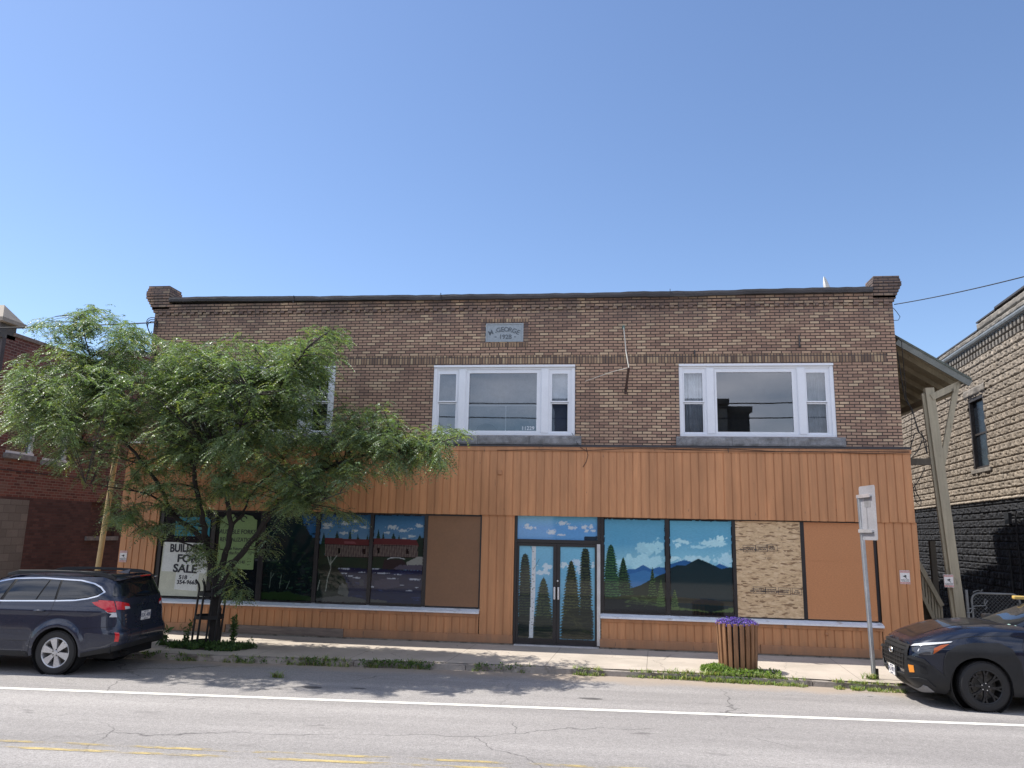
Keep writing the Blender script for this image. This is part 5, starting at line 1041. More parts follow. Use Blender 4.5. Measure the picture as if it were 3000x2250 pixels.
limb([(668, 1400), (640, 1250), (620, 1130), (600, 1040)], TY-.1, TY+.2, .03, .006)
CL = [(250, 925, 38, 34, .5), (285, 945, 60, 45, .9), (176, 1003, 60, 45, .9), (100, 955, 28, 14, .25), (385, 1000, 75, 45, 1), (395, 960, 45, 25, .5), (81, 1090, 75, 42, 1), (27, 1140, 40, 50, 1.6), (40, 1200, 60, 50, .8), (130, 1160, 80, 60, .9), (300, 1160, 80, 60, .8), (450, 1110, 80, 60, .8), (600, 1110, 80, 60, .8), (760, 1100, 80, 60, .8), (240, 1050, 70, 50, .6), (620, 1200, 100, 60, .7), (450, 1250, 90, 50, .6), (760, 1340, 90, 50, .6), (900, 1340, 70, 50, .7), (580, 1340, 80, 50, .4), (217, 1125, 110, 75, 1.1), (366, 1112, 110, 75, 1.1),
      (530, 1050, 95, 60, 1), (500, 1010, 60, 35, .6), (660, 1055, 90, 60, 1), (700, 1000, 40, 30, .5), (800, 1040, 85, 60, 1), (925, 1000, 70, 42, .9), (985, 965, 45, 18, .5), (1005, 985, 35, 18, .4), (960, 1065, 65, 55, .9), (881, 1140, 90, 70, 1), (718, 1150, 120, 75, 1.2), (542, 1160, 120, 80, 1.2), (380, 1210, 110, 60, 1.1),
      (176, 1220, 95, 55, 1.2), (60, 1255, 60, 35, .9), (172, 1325, 32, 60, .9), (110, 1300, 50, 30, .6), (330, 1290, 75, 35, .6), (470, 1340, 80, 50, .6), (700, 1420, 80, 40, .5), (880, 1420, 80, 45, .6), (560, 1440, 60, 40, .4), (520, 1270, 110, 60, 1), (678, 1300, 100, 70, 1.1), (840, 1260, 110, 65, 1.1), (1000, 1235, 65, 55, 1), (1045, 1290, 70, 45, 1), (1112, 1215, 62, 45, 1.1), (1110, 1290, 80, 45, .9),
      (1210, 1285, 70, 32, .9), (1310, 1270, 75, 20, .9), (1265, 1345, 60, 38, .9), (1180, 1370, 65, 40, .9), (1060, 1380, 80, 45, .9), (940, 1400, 80, 45, .9), (813, 1400, 90, 50, .8), (640, 1400, 90, 50, .55), (447, 1400, 75, 45, .6), (366, 1480, 45, 45, .9), (340, 1520, 50, 25, .7), (250, 1410, 60, 16, .5),
      (461, 1540, 60, 35, .8), (572, 1605, 32, 22, .7), (850, 1480, 75, 35, .8), (730, 1460, 60, 30, .4), (950, 1455, 55, 35, .7), (1042, 1508, 24, 14, .5), (780, 1600, 50, 30, .4), (650, 1675, 55, 30, .35), (700, 1745, 26, 22, .3), (585, 1640, 30, 26, .5), (600, 1500, 60, 40, .35), (500, 1480, 60, 35, .4), (930, 1500, 40, 20, .3)]
R = np.random.RandomState(11); node_p = np.array([p for P_, _ in SK[1:] for p in P_]); node_r = np.array([q for _, Q in SK[1:] for q in Q])
twig = MB(); fr_pos = []; fr_dir = []; fr_len = []; fr_tone = []
for cx, cy, rx, ry, dens in CL:
    nt_ = max(4, int(rx*ry*3.14/440*dens)); depth = min(1.5, .25+rx/110.)
    for _ in range(nt_):
        a = R.rand()*2*np.pi; q = math.sqrt(R.rand())*.9; px = cx+rx*q*math.cos(a); py = cy+ry*q*math.sin(a); yy = TY+R.uniform(-3.1, 1.15)*min(1, depth/1.1)*math.sqrt(max(.05, 1-q*q*.8))
        tip = atY(px, py, yy); v = np.array(tip)-node_p; dd = np.linalg.norm(v, axis=1)+.8*np.maximum(0, -(v[:, 2])); j = int(np.argmin(dd)); base = Vector(node_p[j])
        dvec = tip-base; Lg = dvec.length
        mid = base.lerp(tip, .5)+Vector((R.uniform(-.1, .1), R.uniform(-.1, .1), .12*Lg+R.uniform(-.05, .08))); path = []
        for k in range(7):
            t = k/6; path.append(base*(1-t)**2+mid*2*t*(1-t)+tip*t*t)
        r0 = min(.014, node_r[j]*.6, .004+.006*Lg); twig.tube(path, [r0*(1-k/6)+.0022 for k in range(7)], 4, False)
        nf = R.randint(14, 21)
        for k in range(nf):
            t = 1-(R.rand()**1.3)*min(1, .75/max(Lg, .3)); p = base*(1-t)**2+mid*2*t*(1-t)+tip*t*t; p = p+Vector(R.normal(size=3)*.035)
            an = R.rand()*2*np.pi; fd = Vector((math.cos(an), math.sin(an), R.uniform(-.25, .55)))+dvec.normalized()*.55; fd.normalize()
            fr_pos.append(p); fr_dir.append(fd); fr_len.append(R.uniform(.18, .33)); fr_tone.append((R.rand(), q, py))
fr_pos = np.array(fr_pos); fr_dir = np.array(fr_dir); fr_len = np.array(fr_len); NF = len(fr_pos)
PR_ = 8; ts_ = np.linspace(.12, 1, PR_); Vs = []; Cs = []
side = np.cross(fr_dir, [0, 0, 1.]); side /= np.linalg.norm(side, axis=1)[:, None]+1e-6
tone = np.array(fr_tone); print('fronds', NF); base_c = np.array([.15, .205, .105])*(.4+1.1*tone[:, :1])
young = (tone[:, 0] > .86)[:, None]; base_c = np.where(young, np.array([.22, .25, .08])*(.8+.5*tone[:, 1:2]), base_c)
cool = ((tone[:, 0] > .3) & (tone[:, 0] < .55))[:, None]; base_c = np.where(cool, np.array([.15, .21, .14])*(.7+.6*tone[:, 1:2]), base_c)
for t in ts_:
    c = fr_pos+fr_dir*(fr_len*t)[:, None]; c[:, 2] -= fr_len*.62*t*t
    tang = fr_dir.copy(); tang[:, 2] -= 1.24*t; tang /= np.linalg.norm(tang, axis=1)[:, None]
    ll = .068*(1-.35*abs(t-.5)*2)
    for s in (1, -1):
        jit = R.normal(size=(NF, 3))*.17; ld = side*s+tang*.5+jit; ld[:, 2] -= .28; ld /= np.linalg.norm(ld, axis=1)[:, None]; wv = np.cross(ld, side*.3+np.array([0, 0, 1.])+jit); wv /= np.linalg.norm(wv, axis=1)[:, None]+1e-6; wv = .6*wv+.4*tang
        Vs.append(np.stack([c, c+ld*ll*.5+wv*.0155, c+ld*ll, c+ld*ll*.5-wv*.0155], 1)); Cs.append(base_c*(.9+.2*R.rand(NF, 1)))
V = np.concatenate(Vs, 0).reshape(-1, 3); C_ = np.repeat(np.concatenate(Cs, 0), 4, 0); F = np.arange(len(V)).reshape(-1, 4)
npmesh('crown', V, F, M['leaf'], tr, attrs={'paint': np.concatenate([C_, np.ones((len(C_), 1))], 1)})
M['bark'] = mat('dark_bark', (.028, .023, .021), .9, var=.35, scale=8, stretch=(3, 3, .6), bmp=.9, bscale=30)
for P_, Q in SK: twig.tube([p+Vector((.012*math.sin(i*1.7), .01*math.cos(i*2.1), 0)) for i, p in enumerate(P_)], [q*(1+.06*math.sin(i*2.3)) for i, q in enumerate(Q)], 9)
twig.build('trunk', M['bark'], tr, smooth=True, fixn=False)
# iron tree guard
tg = empty('tree_guard', (-8.13, -1.85, 0), 'black iron guard of upright bars round the foot of the tree', 'tree guard')
for k in range(10):
    t = 2*math.pi*(k+.25)/10; R0 = .28; c, s = math.cos(t), math.sin(t); mb = MB()
    pts = [(-8.15+R0*c, -1.85+R0*s, .0), (-8.12+R0*c, -1.85+R0*s, .6), (-8.09+R0*c, -1.85+R0*s, 1.12), (-8.09+(R0+.02)*c, -1.85+(R0+.02)*s, 1.2), (-8.09+(R0+.09)*c, -1.85+(R0+.09)*s, 1.30)]; mb.tube(pts, [.019, .019, .019, .016, .008], 6); mb.build('bar', M['iron'], tg)
for z, dx in ((.06, 0), (.56, .03), (1.02, .055)):
    n = 24; mb = MB(); vs = [(-8.15+dx+(.288-q)*math.cos(2*math.pi*k/n), -1.85+(.288-q)*math.sin(2*math.pi*k/n), z+h) for k in range(n) for q, h in ((0, -.035), (0, .035), (.014, .035), (.014, -.035))]
    mb.add(vs, [(4*k+j, 4*k+(j+1) % 4, 4*((k+1) % n)+(j+1) % 4, 4*((k+1) % n)+j) for k in range(n) for j in range(4)]); mb.build('hoop', M['iron'], tg)

# ------------------------------------------------------------------ weeds
def blades(pos, h, spread, cols, name, label, cat, seed, wid=.006, per=1):
    R = np.random.RandomState(seed); N = len(pos)*per; P_ = np.repeat(pos, per, 0)+R.normal(size=(N, 3))*np.array([.02, .012, 0]); H = np.repeat(h, per)*(.5+R.rand(N)); a = R.rand(N)*2*np.pi
    lean = np.stack([np.cos(a), np.sin(a), np.zeros(N)], 1)*spread*(.3+R.rand(N))[:, None]; sd = np.stack([-np.sin(a), np.cos(a), np.zeros(N)], 1)*wid*(.6+.8*R.rand(N))[:, None]
    up = np.array([0, 0, 1.]); mid = P_+lean*H[:, None]*.45+up*H[:, None]*.6; tip = P_+lean*H[:, None]*1.3+up*H[:, None]*.85
    V = np.stack([P_-sd, P_+sd, mid+sd*.8, mid-sd*.8, tip+sd*.15, tip-sd*.15], 1).reshape(-1, 3); b = np.arange(N)[:, None]*6; F = np.concatenate([b+np.array([[0, 1, 2, 3]]), b+np.array([[3, 2, 4, 5]])], 0)
    c = np.array(cols)[R.randint(0, len(cols), N)]*(.7+.6*R.rand(N))[:, None]; c = np.repeat(np.concatenate([c, np.ones((N, 1))], 1), 6, 0)
    o = npmesh(name, V, F, M['weed'], attrs={'paint': c}); stuff(o); return tag(o, label, cat)
GR = [(.20, .28, .08), (.27, .33, .12), (.13, .20, .06), (.36, .36, .20), (.30, .26, .13)]
R = np.random.RandomState(21); pos = []; hh = []
def kpts(x0, x1, n, h0, h1, yo=(-.07, .05), clump=1.):
    for _ in range(n):
        x = R.uniform(x0, x1)
        if float(fbm(np.array(x*2.2), np.array(3.1), 7, 3)) < .5*clump: continue
        y = kerb_y(x)+R.uniform(*yo); pos.append((x, y, -.10 if y < kerb_y(x) else -.02)); hh.append(R.uniform(h0, h1))
kpts(-8.9, -5.8, 110, .03, .09, clump=1.0); kpts(-5.9, -3.2, 150, .04, .10, clump=.95); kpts(-3.2, -.6, 110, .03, .08, clump=1.02); kpts(-.9, .9, 130, .03, .08, clump=.98)
kpts(.9, 1.9, 110, .04, .10, (-.09, .08), .85); kpts(1.6, 4.9, 420, .025, .075, (-.16, .08), .8); kpts(1.9, 2.9, 100, .03, .08, (-.1, .12), .5)
blades(np.array(pos), np.array(hh), .8, GR, 'kerb_grass', 'ragged grass and weeds growing along the kerb', 'grass', 31, .006, 6)
# broad-leaved clumps along the kerb too
pos = []
for _ in range(520):
    x = R.choice([R.uniform(-8.8, -3.2), R.uniform(-5.8, -1), R.uniform(.8, 4.6)])
    if float(fbm(np.array(x*3.), np.array(1.7), 17, 3)) < .52: continue
    pos.append((x, kerb_y(x)+R.uniform(-.1, .05), R.uniform(-.08, .03)))
pos = np.repeat(np.array(pos), 6, 0)+R.normal(size=(len(pos)*6, 3))*np.array([.03, .02, .012])
o = leafcloud(len(pos), pos, .035, [(.08, .14, .04), (.12, .19, .05), (.06, .11, .035)], M['weed'], 'kerb_weeds', None, 41, .8, aspect=.7); stuff(o); tag(o, 'low broad-leaved weeds rooted in the kerb joint', 'weeds')
# mat of weeds round the tree and stems standing in it
N = 6200; t = R.rand(N)*2*np.pi; q = np.sqrt(R.rand(N)); px = -8.0+q*np.cos(t)*.95+(np.cos(t) > 0)*q*.25; py = -2.15+q*np.sin(t)*.42
keep = fbm(px*3, py*4, 3)+.35*(1-q) > .52; px, py = px[keep], py[keep]; pos = np.stack([px, py, .0+.11*R.rand(len(px))*(1-q[keep]*.6)], 1)
o = leafcloud(len(pos), pos, .06, [(.05, .10, .035), (.08, .14, .045), (.04, .08, .03), (.10, .16, .05)], M['weed'], 'tree_pit_weeds', None, 51, .5, aspect=.35); stuff(o); tag(o, 'thick low weeds covering the soil round the tree', 'weeds')
mb = MB(); mb.quad(*[(-7.95+.85*math.cos(2*math.pi*k/20)*(1+.16*math.sin(3*k)), -2.12+.36*math.sin(2*math.pi*k/20)*(1+.08*math.cos(4*k)), .004) for k in range(20)]); struct(mb.build('tree_pit_soil', mat('dark_soil', (.05, .04, .03), .95)))
def stem(x, y, h, n, lf, seed, lean=.1, cols=((.07, .13, .045), (.10, .17, .06))):
    R = np.random.RandomState(seed); a = R.rand()*6.28; mb = MB(); pts = [Vector((x+lean*math.cos(a)*(t**2)*h, y+lean*math.sin(a)*t*t*h, h*t)) for t in np.linspace(0, 1, 6)]
    return pts, R
def tallweed(x, y, h, nst, lf, label, seed):
    R = np.random.RandomState(seed); root = empty('tall_weed', (x, y, 0), label, 'weed', 'tall weeds round the tree'); mb = MB(); P_ = []
    for s in range(nst):
        a = R.rand()*6.28; l = R.uniform(.05, .35); hs = h*R.uniform(.55, 1); pts = [Vector((x+l*math.cos(a)*t*t*h, y+l*.5*math.sin(a)*t*t*h, hs*t)) for t in np.linspace(0, 1, 6)]; mb.tube(pts, [.006, .005, .005, .004, .003, .002], 4, False)
        for k in range(int(30*hs/.5)):
            t = R.uniform(.12, 1); i = min(4, int(t*5)); p = pts[i].lerp(pts[i+1], t*5-i); P_ += [tuple(p+Vector(R.normal(size=3)*.006))]*2
    mb.build('stalk', M['weedstalk'], root); P_ = np.array(P_); leafcloud(len(P_), P_, lf, [(.07, .12, .045), (.10, .16, .06), (.06, .10, .04)], M['weed'], 'leaves', root, seed+1, .25, aspect=.34); return root
M['weedstalk'] = mat('green_stalk', (.09, .12, .05), .7)
for a in ((-7.62, -1.75, .72, 4, .085, 'tall leafy weed just right of the tree guard', 61), (-8.55, -1.9, .52, 3, .08, 'thin tall weed just left of the tree guard', 62), (-8.95, -2.1, .36, 2, .13, 'broad-leaved weed furthest left in the tree pit', 63), (-7.1, -2.1, .22, 6, .05, 'bushy small weed at the right end of the tree pit', 64)): tallweed(*a)
# planter weeds and odd tufts
N = 1700; t = R.rand(N)*2*np.pi; q = np.sqrt(R.rand(N)); x = 1.90+q*np.cos(t)*.26; y = -2.42+q*np.sin(t)*.18; h = .14*R.rand(N)*(1-q*.5)*(x < 2.2)
pos = np.stack([x, y, h], 1); t2 = R.rand(900)*np.pi; 
p2 = np.stack([2.35+.55*np.cos(R.rand(900)*6.28)*np.sqrt(R.rand(900))+.12, -2.55+.14*R.normal(size=900), .07*R.rand(900)], 1); pos = np.concatenate([pos, p2])
o = leafcloud(len(pos), pos, .05, [(.19, .27, .07), (.24, .33, .10), (.12, .18, .05)], M['weed'], 'planter_weeds', None, 71, .6, aspect=.5); stuff(o); tag(o, 'bright weeds sprawling at the foot of the slatted planter', 'weeds')
mb = MB(); mb.quad(*[(2.42+.62*math.cos(2*math.pi*k/18), -2.42+.36*math.sin(2*math.pi*k/18), .004) for k in range(18)]); struct(mb.build('planter_bed_soil', bpy.data.materials['dark_soil']))
for k, (px, py, nm) in enumerate(((2545, 1990, 'grass tuft at the foot of the sign post'), (812, 1985, 'small dry weed growing out of the parking lane'), (2075, 1960, 'thin weed sprout at the kerb left of the planter'))):
    p = atZ(px, py, -.1 if k == 1 else 0); P_ = np.repeat(np.array([[p.x, p.y, -.1 if k == 1 else 0]]), 14, 0)+np.random.RandomState(k).normal(size=(14, 3))*np.array([.05, .02, 0]); o = blades(P_, np.full(14, .09), 1.1, GR, 'grass_tuft', nm, 'grass', 80+k, .006, 5)
# ------------------------------------------------------------------ across the street (mirrored in the windows)
ac = empty('grey_building', (3, -25, 0), 'plain grey building across the street, mirrored in the right upper window', 'building')
mb = MB(); mb.box(-3.0, 6.4, -36, -25, 0, 9.5); mb.build('wall', mat('grey_render', (.20, .20, .19), .85), ac)
mb = MB(); mb.box(-3.15, 6.5, -36.1, -24.8, 9.5, 9.8); mb.box(-3.05, 6.42, -36.05, -24.93, 9.3, 9.49); mb.box(6.45, 7.6, -34, -25.3, 0, 9.15); mb.box(6.45, 7.75, -34.1, -25.2, 9.15, 9.45); mb.build('cornice', mat('dark_cornice', (.07, .07, .07), .8), ac)
mb = MB()
for x in (-1.8, .6, 3.0, 5.0):
    for z in (1.0, 5.2): mb.box(x-.5, x+.5, -25.02, -24.97, z, z+1.7)
mb.build('window', M['black'], ac)
for k, (x0, x1, z) in enumerate(((-30, -9.5, 6.2), (13, 34, 7.0))):
    e = empty('brick_house', ((x0+x1)/2, -26, 0), ('low brick building across the street, far left', 'brick building across the street, far right')[k], 'building'); mb = MB(); mb.box(x0, x1, -36, -26, 0, z); mb.build('wall', M['redbrick'], e); mb = MB(); mb.box(x0-.1, x1+.1, -36.1, -25.9, z, z+.25); mb.build('cornice', M['flashing'], e)
for k, (z, s_, y) in enumerate(((9.2, .6, -19.5), (8.6, .7, -19.6), (11.6, 1.2, -20.2))): cable(sag((-26, y, z), (26, y, z), s_, 30), .03 if k < 2 else .015, ('lower street cable', 'lowest street cable', 'top street wire')[k]+' strung between the poles across the street', 'overhead_cable')
for x in (-26, 26):
    e = empty('utility_pole', (x, -20, 0), 'wooden utility pole across the street to the %s' % ('left' if x < 0 else 'right'), 'utility pole'); mb = MB(); mb.tube([(x, -20, 0), (x, -20, 12)], [.16, .11], 10); mb.build('shaft', M['timber_dark'], e); mb = MB(); mb.box(x-.06, x+.06, -21, -19, 11.4, 11.5); mb.build('crossarm', M['timber_dark'], e)
# ------------------------------------------------------------------ parked cars
def paint(name, col, metal=.35, rough=.28):
    m, nt, b, L = newmat(name); v = vec(nt, src='obj')
    c = mixc(nt, 1, col, ramp(nt, noise(nt, v, 900, 2), [(.3, .8), (.7, 1.35)]), 'MULTIPLY')
    d = ramp(nt, noise(nt, vec(nt, (1, 1, 2), 'obj'), 2.5, 6, .65), [(.5, 0.), (.85, .05)]); c = mixc(nt, d, c, (.14, .125, .11)); L(c, b.inputs['Base Color'])
    b.inputs['Metallic'].default_value = metal; L(ramp(nt, noise(nt, v, 3, 5), [(.35, rough-.06), (.7, rough+.12)]), b.inputs['Roughness'])
    b.inputs['Coat Weight'].default_value = .85; b.inputs['Coat Roughness'].default_value = .03; b.inputs['Specular IOR Level'].default_value = .2; return m
def gloss(name, col, rough=.08, metal=0, spec=.5):
    m, nt, b, L = newmat(name); b.inputs['Base Color'].default_value = rgba(col); b.inputs['Roughness'].default_value = rough; b.inputs['Metallic'].default_value = metal; b.inputs['Specular IOR Level'].default_value = spec; return m
M['carglass'] = gloss('tinted_car_glass', (.012, .014, .018), .02, 0, .7); M['chrome'] = gloss('chrome', (.62, .63, .65), .12, .95); M['lampred'] = gloss('red_lamp', (.55, .01, .016), .08, 0, .7)
M['lampwhite'] = gloss('clear_lamp', (.55, .56, .58), .1); M['amber'] = gloss('amber_lens', (.75, .26, .03), .2); M['seam'] = gloss('panel_gap', (.004, .004, .005), .8)
M['rubber'] = mat('tyre_rubber', (.015, .0145, .015), .75, var=.2, src='obj', bmp=.2, dirt=((.10, .09, .08), 5, (1, 1, 1), .64)); M['clad'] = mat('black_plastic_cladding', (.018, .0185, .020), .48, spec=.3, var=.15, scale=3, src='obj', bmp=.15, bscale=200)
M['rim'] = mat('silver_alloy', (.52, .52, .53), .32, .55, var=.1, src='obj', bmp=0, dirt=((.12, .10, .09), 9, (1, 1, 1), .66)); M['blackrim'] = mat('black_alloy', (.014, .014, .015), .4, .2, src='obj', bmp=0); M['brake'] = mat('dull_steel', (.18, .17, .16), .5, .5, src='obj')
def sp(c, e): return math.copysign(abs(c)**e, c)
class Shell:
    def __init__(s, tab, nr_, nf, flare=None):
        s.t = tab; s.nr = nr_; s.nf = nf; s.flare = flare or (lambda x, z: 0)
    def q(s, z):   # z -> xr, xf, w (smooth interpolation)
        T = s.t; z = min(max(z, T[0][0]), T[-1][0])
        for i in range(len(T)-1):
            if z <= T[i+1][0]:
                a, b = T[i], T[i+1]; p = T[max(i-1, 0)]; n = T[min(i+2, len(T)-1)]; h = b[0]-a[0]; t = (z-a[0])/h; r = []
                for k in (1, 2, 3):
                    m0 = (b[k]-p[k])/(b[0]-p[0])*h; m1 = (n[k]-a[k])/(n[0]-a[0])*h if n[0] > a[0] else 0
                    r.append((2*t**3-3*t*t+1)*a[k]+(t**3-2*t*t+t)*m0+(-2*t**3+3*t*t)*b[k]+(t**3-t*t)*m1)
                return r
        return T[-1][1:]
    def P(s, th, z, off=0):
        xr, xf, w = s.q(z); a = (xf-xr)/2; xc = (xf+xr)/2; c = math.cos(th); n = s.nr if c > 0 else s.nf
        x = xc-a*sp(c, 2/n); y = w*abs(math.sin(th))**(2/n); y += s.flare(x, z)*min(1, y/(w*.8)); p = Vector((x, y, z))
        return p+s.N(th, z)*off if off else p
    def N(s, th, z):
        e = 2e-3; a = s.P(min(th+e, math.pi), z)-s.P(max(th-e, 0), z); b = s.P(th, z+e*2)-s.P(th, z-e*2); n = a.cross(b)
        if n.length < 1e-12: n = Vector((-1 if th < 1 else 1, 0, 0))
        n.normalize(); cx = sum(s.q(z)[:2])/2
        if n.dot(s.P(th, z)-Vector((cx, 0, z))) < 0: n = -n
        return n
    def th(s, v):
        k, c, z = v; xr, xf, w = s.q(z); a = (xf-xr)/2; xc = (xf+xr)/2
        if k == 's':
            r = max(-1, min(1, (xc-c)/a)); n = s.nr if r > 0 else s.nf; return math.acos(max(-1, min(1, sp(r, n/2))))
        n = s.nr if k == 'r' else s.nf; t = math.asin(min(1, max(0, c/w))**(n/2)) if c > 0 else 0
        return t if k == 'r' else math.pi-t
    def grid(s, z=.7, step=.05):
        out = [0.]; last = s.P(0, z); 
        for i in range(1, 4001):
            t = math.pi*i/4000; p = s.P(t, z)
            if (p-last).length > step: out.append(t); last = p
        return out+[math.pi]
    def patch(s, poly, name, m, parent, off=.0, step=.06, both=True, sides=None, label=None, thick=0):
        pts = []
        n = len(poly)
        for i in range(n):
            a, b = poly[i], poly[(i+1) % n]
            if a[0] == b[0]:
                k = max(1, int(math.hypot(b[1]-a[1], b[2]-a[2])/.04)); pts += [(s.th((a[0], a[1]+(b[1]-a[1])*j/k, a[2]+(b[2]-a[2])*j/k)), a[2]+(b[2]-a[2])*j/k) for j in range(k)]
            else:
                ta, tb = s.th(a), s.th(b); k = 10; pts += [(ta+(tb-ta)*j/k, a[2]+(b[2]-a[2])*j/k) for j in range(k)]
        q = [pts[0]]
        for p in pts[1:]:
            if abs(p[0]-q[-1][0])+abs(p[1]-q[-1][1]) > 1e-5: q.append(p)
        bm = bmesh.new(); f = bm.faces.new([bm.verts.new((a, b, 0)) for a, b in q]); f.normal_update(); bmesh.ops.triangulate(bm, faces=[f])
        t0, t1 = min(p[0] for p in q), max(p[0] for p in q); z0, z1 = min(p[1] for p in q), max(p[1] for p in q)
        for t in s.grid(step=step):
            if t0 < t < t1: bmesh.ops.bisect_plane(bm, geom=bm.verts[:]+bm.edges[:]+bm.faces[:], plane_co=(t, 0, 0), plane_no=(1, 0, 0), dist=1e-6)
        z = math.floor(z0/step)*step
        while z < z1:
            if z > z0: bmesh.ops.bisect_plane(bm, geom=bm.verts[:]+bm.edges[:]+bm.faces[:], plane_co=(0, z, 0), plane_no=(0, 1, 0), dist=1e-6)
            z += step
        bm.verts.index_update(); uv = [(v.co.x, v.co.y) for v in bm.verts]; fs = [[v.index for v in f.verts] for f in bm.faces]; be = [(e.verts[0].index, e.verts[1].index) for e in bm.edges if len(e.link_faces) == 1] if thick else []; bm.free()
        P_ = [s.P(a, b, off) for a, b in uv]; N_ = [s.N(a, b) for a, b in uv]; out = []
        def mk(sgns):
            V = []; NN = []; FF = []
            for sg in sgns:
                k = len(V); V += [(p.x, p.y*sg, p.z) for p in P_]; NN += [(q_.x, q_.y*sg, q_.z) for q_ in N_]
                for f in fs:
                    a, b, c = (Vector(V[k+f[j]]) for j in (0, 1, 2)); nn = (b-a).cross(c-a); f2 = [k+i for i in f]; FF.append(f2 if nn.dot(Vector(NN[k+f[0]])) >= 0 else f2[::-1])
                for a, b in be:
                    k2 = len(V); a3, b3 = Vector(V[k+a]), Vector(V[k+b]); na, nb = Vector(NN[k+a]), Vector(NN[k+b]); fn = (b3-a3).cross(na)
                    if fn.length < 1e-9: continue
                    fn.normalize(); V += [tuple(a3), tuple(b3), tuple(b3-nb*thick), tuple(a3-na*thick)]; cen = Vector((sum(V[k+i][0] for i in range(len(P_)))/len(P_), sum(V[k+i][1] for i in range(len(P_)))/len(P_), sum(V[k+i][2] for i in range(len(P_)))/len(P_)))
                    o1 = Vector(V[k+[f for f in fs if a in f and b in f][0][0]]); third = [i for i in [f for f in fs if a in f and b in f][0] if i not in (a, b)][0]
                    if fn.dot(Vector(V[k+third])-a3) > 0: fn = -fn
                    NN += [tuple((fn+na*.6).normalized()), tuple((fn+nb*.6).normalized()), tuple(fn), tuple(fn)]; FF.append([k2, k2+1, k2+2, k2+3] if (b3-a3).cross(-na).dot(fn) > 0 else [k2+3, k2+2, k2+1, k2])
            me = bpy.data.meshes.new(name); me.from_pydata(V, [], FF); me.materials.append(m); me.update(); me.polygons.foreach_set('use_smooth', [True]*len(FF)); me.normals_split_custom_set_from_vertices(NN)
            o = bpy.data.objects.new(name, me); finish(o, parent)
            if label: o['label'] = label
            return o
        if both == 'join': return mk((1, -1))
        for sg in ((1, -1) if both else (sides or (1,))): out.append(mk((sg,)))
        return out
def deck(sh, top, crown, name, m, parent, n=70, k=9, pw=5, th0=0, th1=math.pi):
    """surface closing a shell across its top edge; top(x) gives the edge height"""
    V = []; F = []
    ths = [t for t in sh.grid(step=.05) if th0 <= t <= th1]
    rs = [1-.5*(i/k)**1.0 if 0 else math.cos(math.pi/2*(i/k))**.8 for i in range(k+1)]
    for t in ths:
        z = 1.; 
        for _ in range(8): z = top(sh.P(t, z).x, sh.P(t, z).y)
        p = sh.P(t, z)
        for r in rs: V.append((p.x, p.y*r, z+crown(p.x)*(1-r**pw)))
        for r in rs[-2::-1]: V.append((p.x, -p.y*r, z+crown(p.x)*(1-r**pw)))
    w = 2*k+1; F = [(i*w+j, i*w+j+1, (i+1)*w+j+1, (i+1)*w+j) for i in range(len(ths)-1) for j in range(w-1)]
    mb = MB(); mb.add(V, F); o = mb.build(name, m, parent, smooth=True, local=True); return o
def lathe(mb, prof, cx, cz, n=40, a0=0, a1=2*math.pi):
    """prof: (radius, y) pairs turned about the y axis at (cx, cz)"""
    full = abs(a1-a0-2*math.pi) < 1e-6; c = n if full else n+1; vs = [(cx+r*math.cos(a0+(a1-a0)*k/n), y, cz+r*math.sin(a0+(a1-a0)*k/n)) for k in range(c) for r, y in prof]; p = len(prof)
    mb.add(vs, [(k*p+j, k*p+j+1, ((k+1) % c)*p+j+1, ((k+1) % c)*p+j) for k in range(n) for j in range(p-1)])
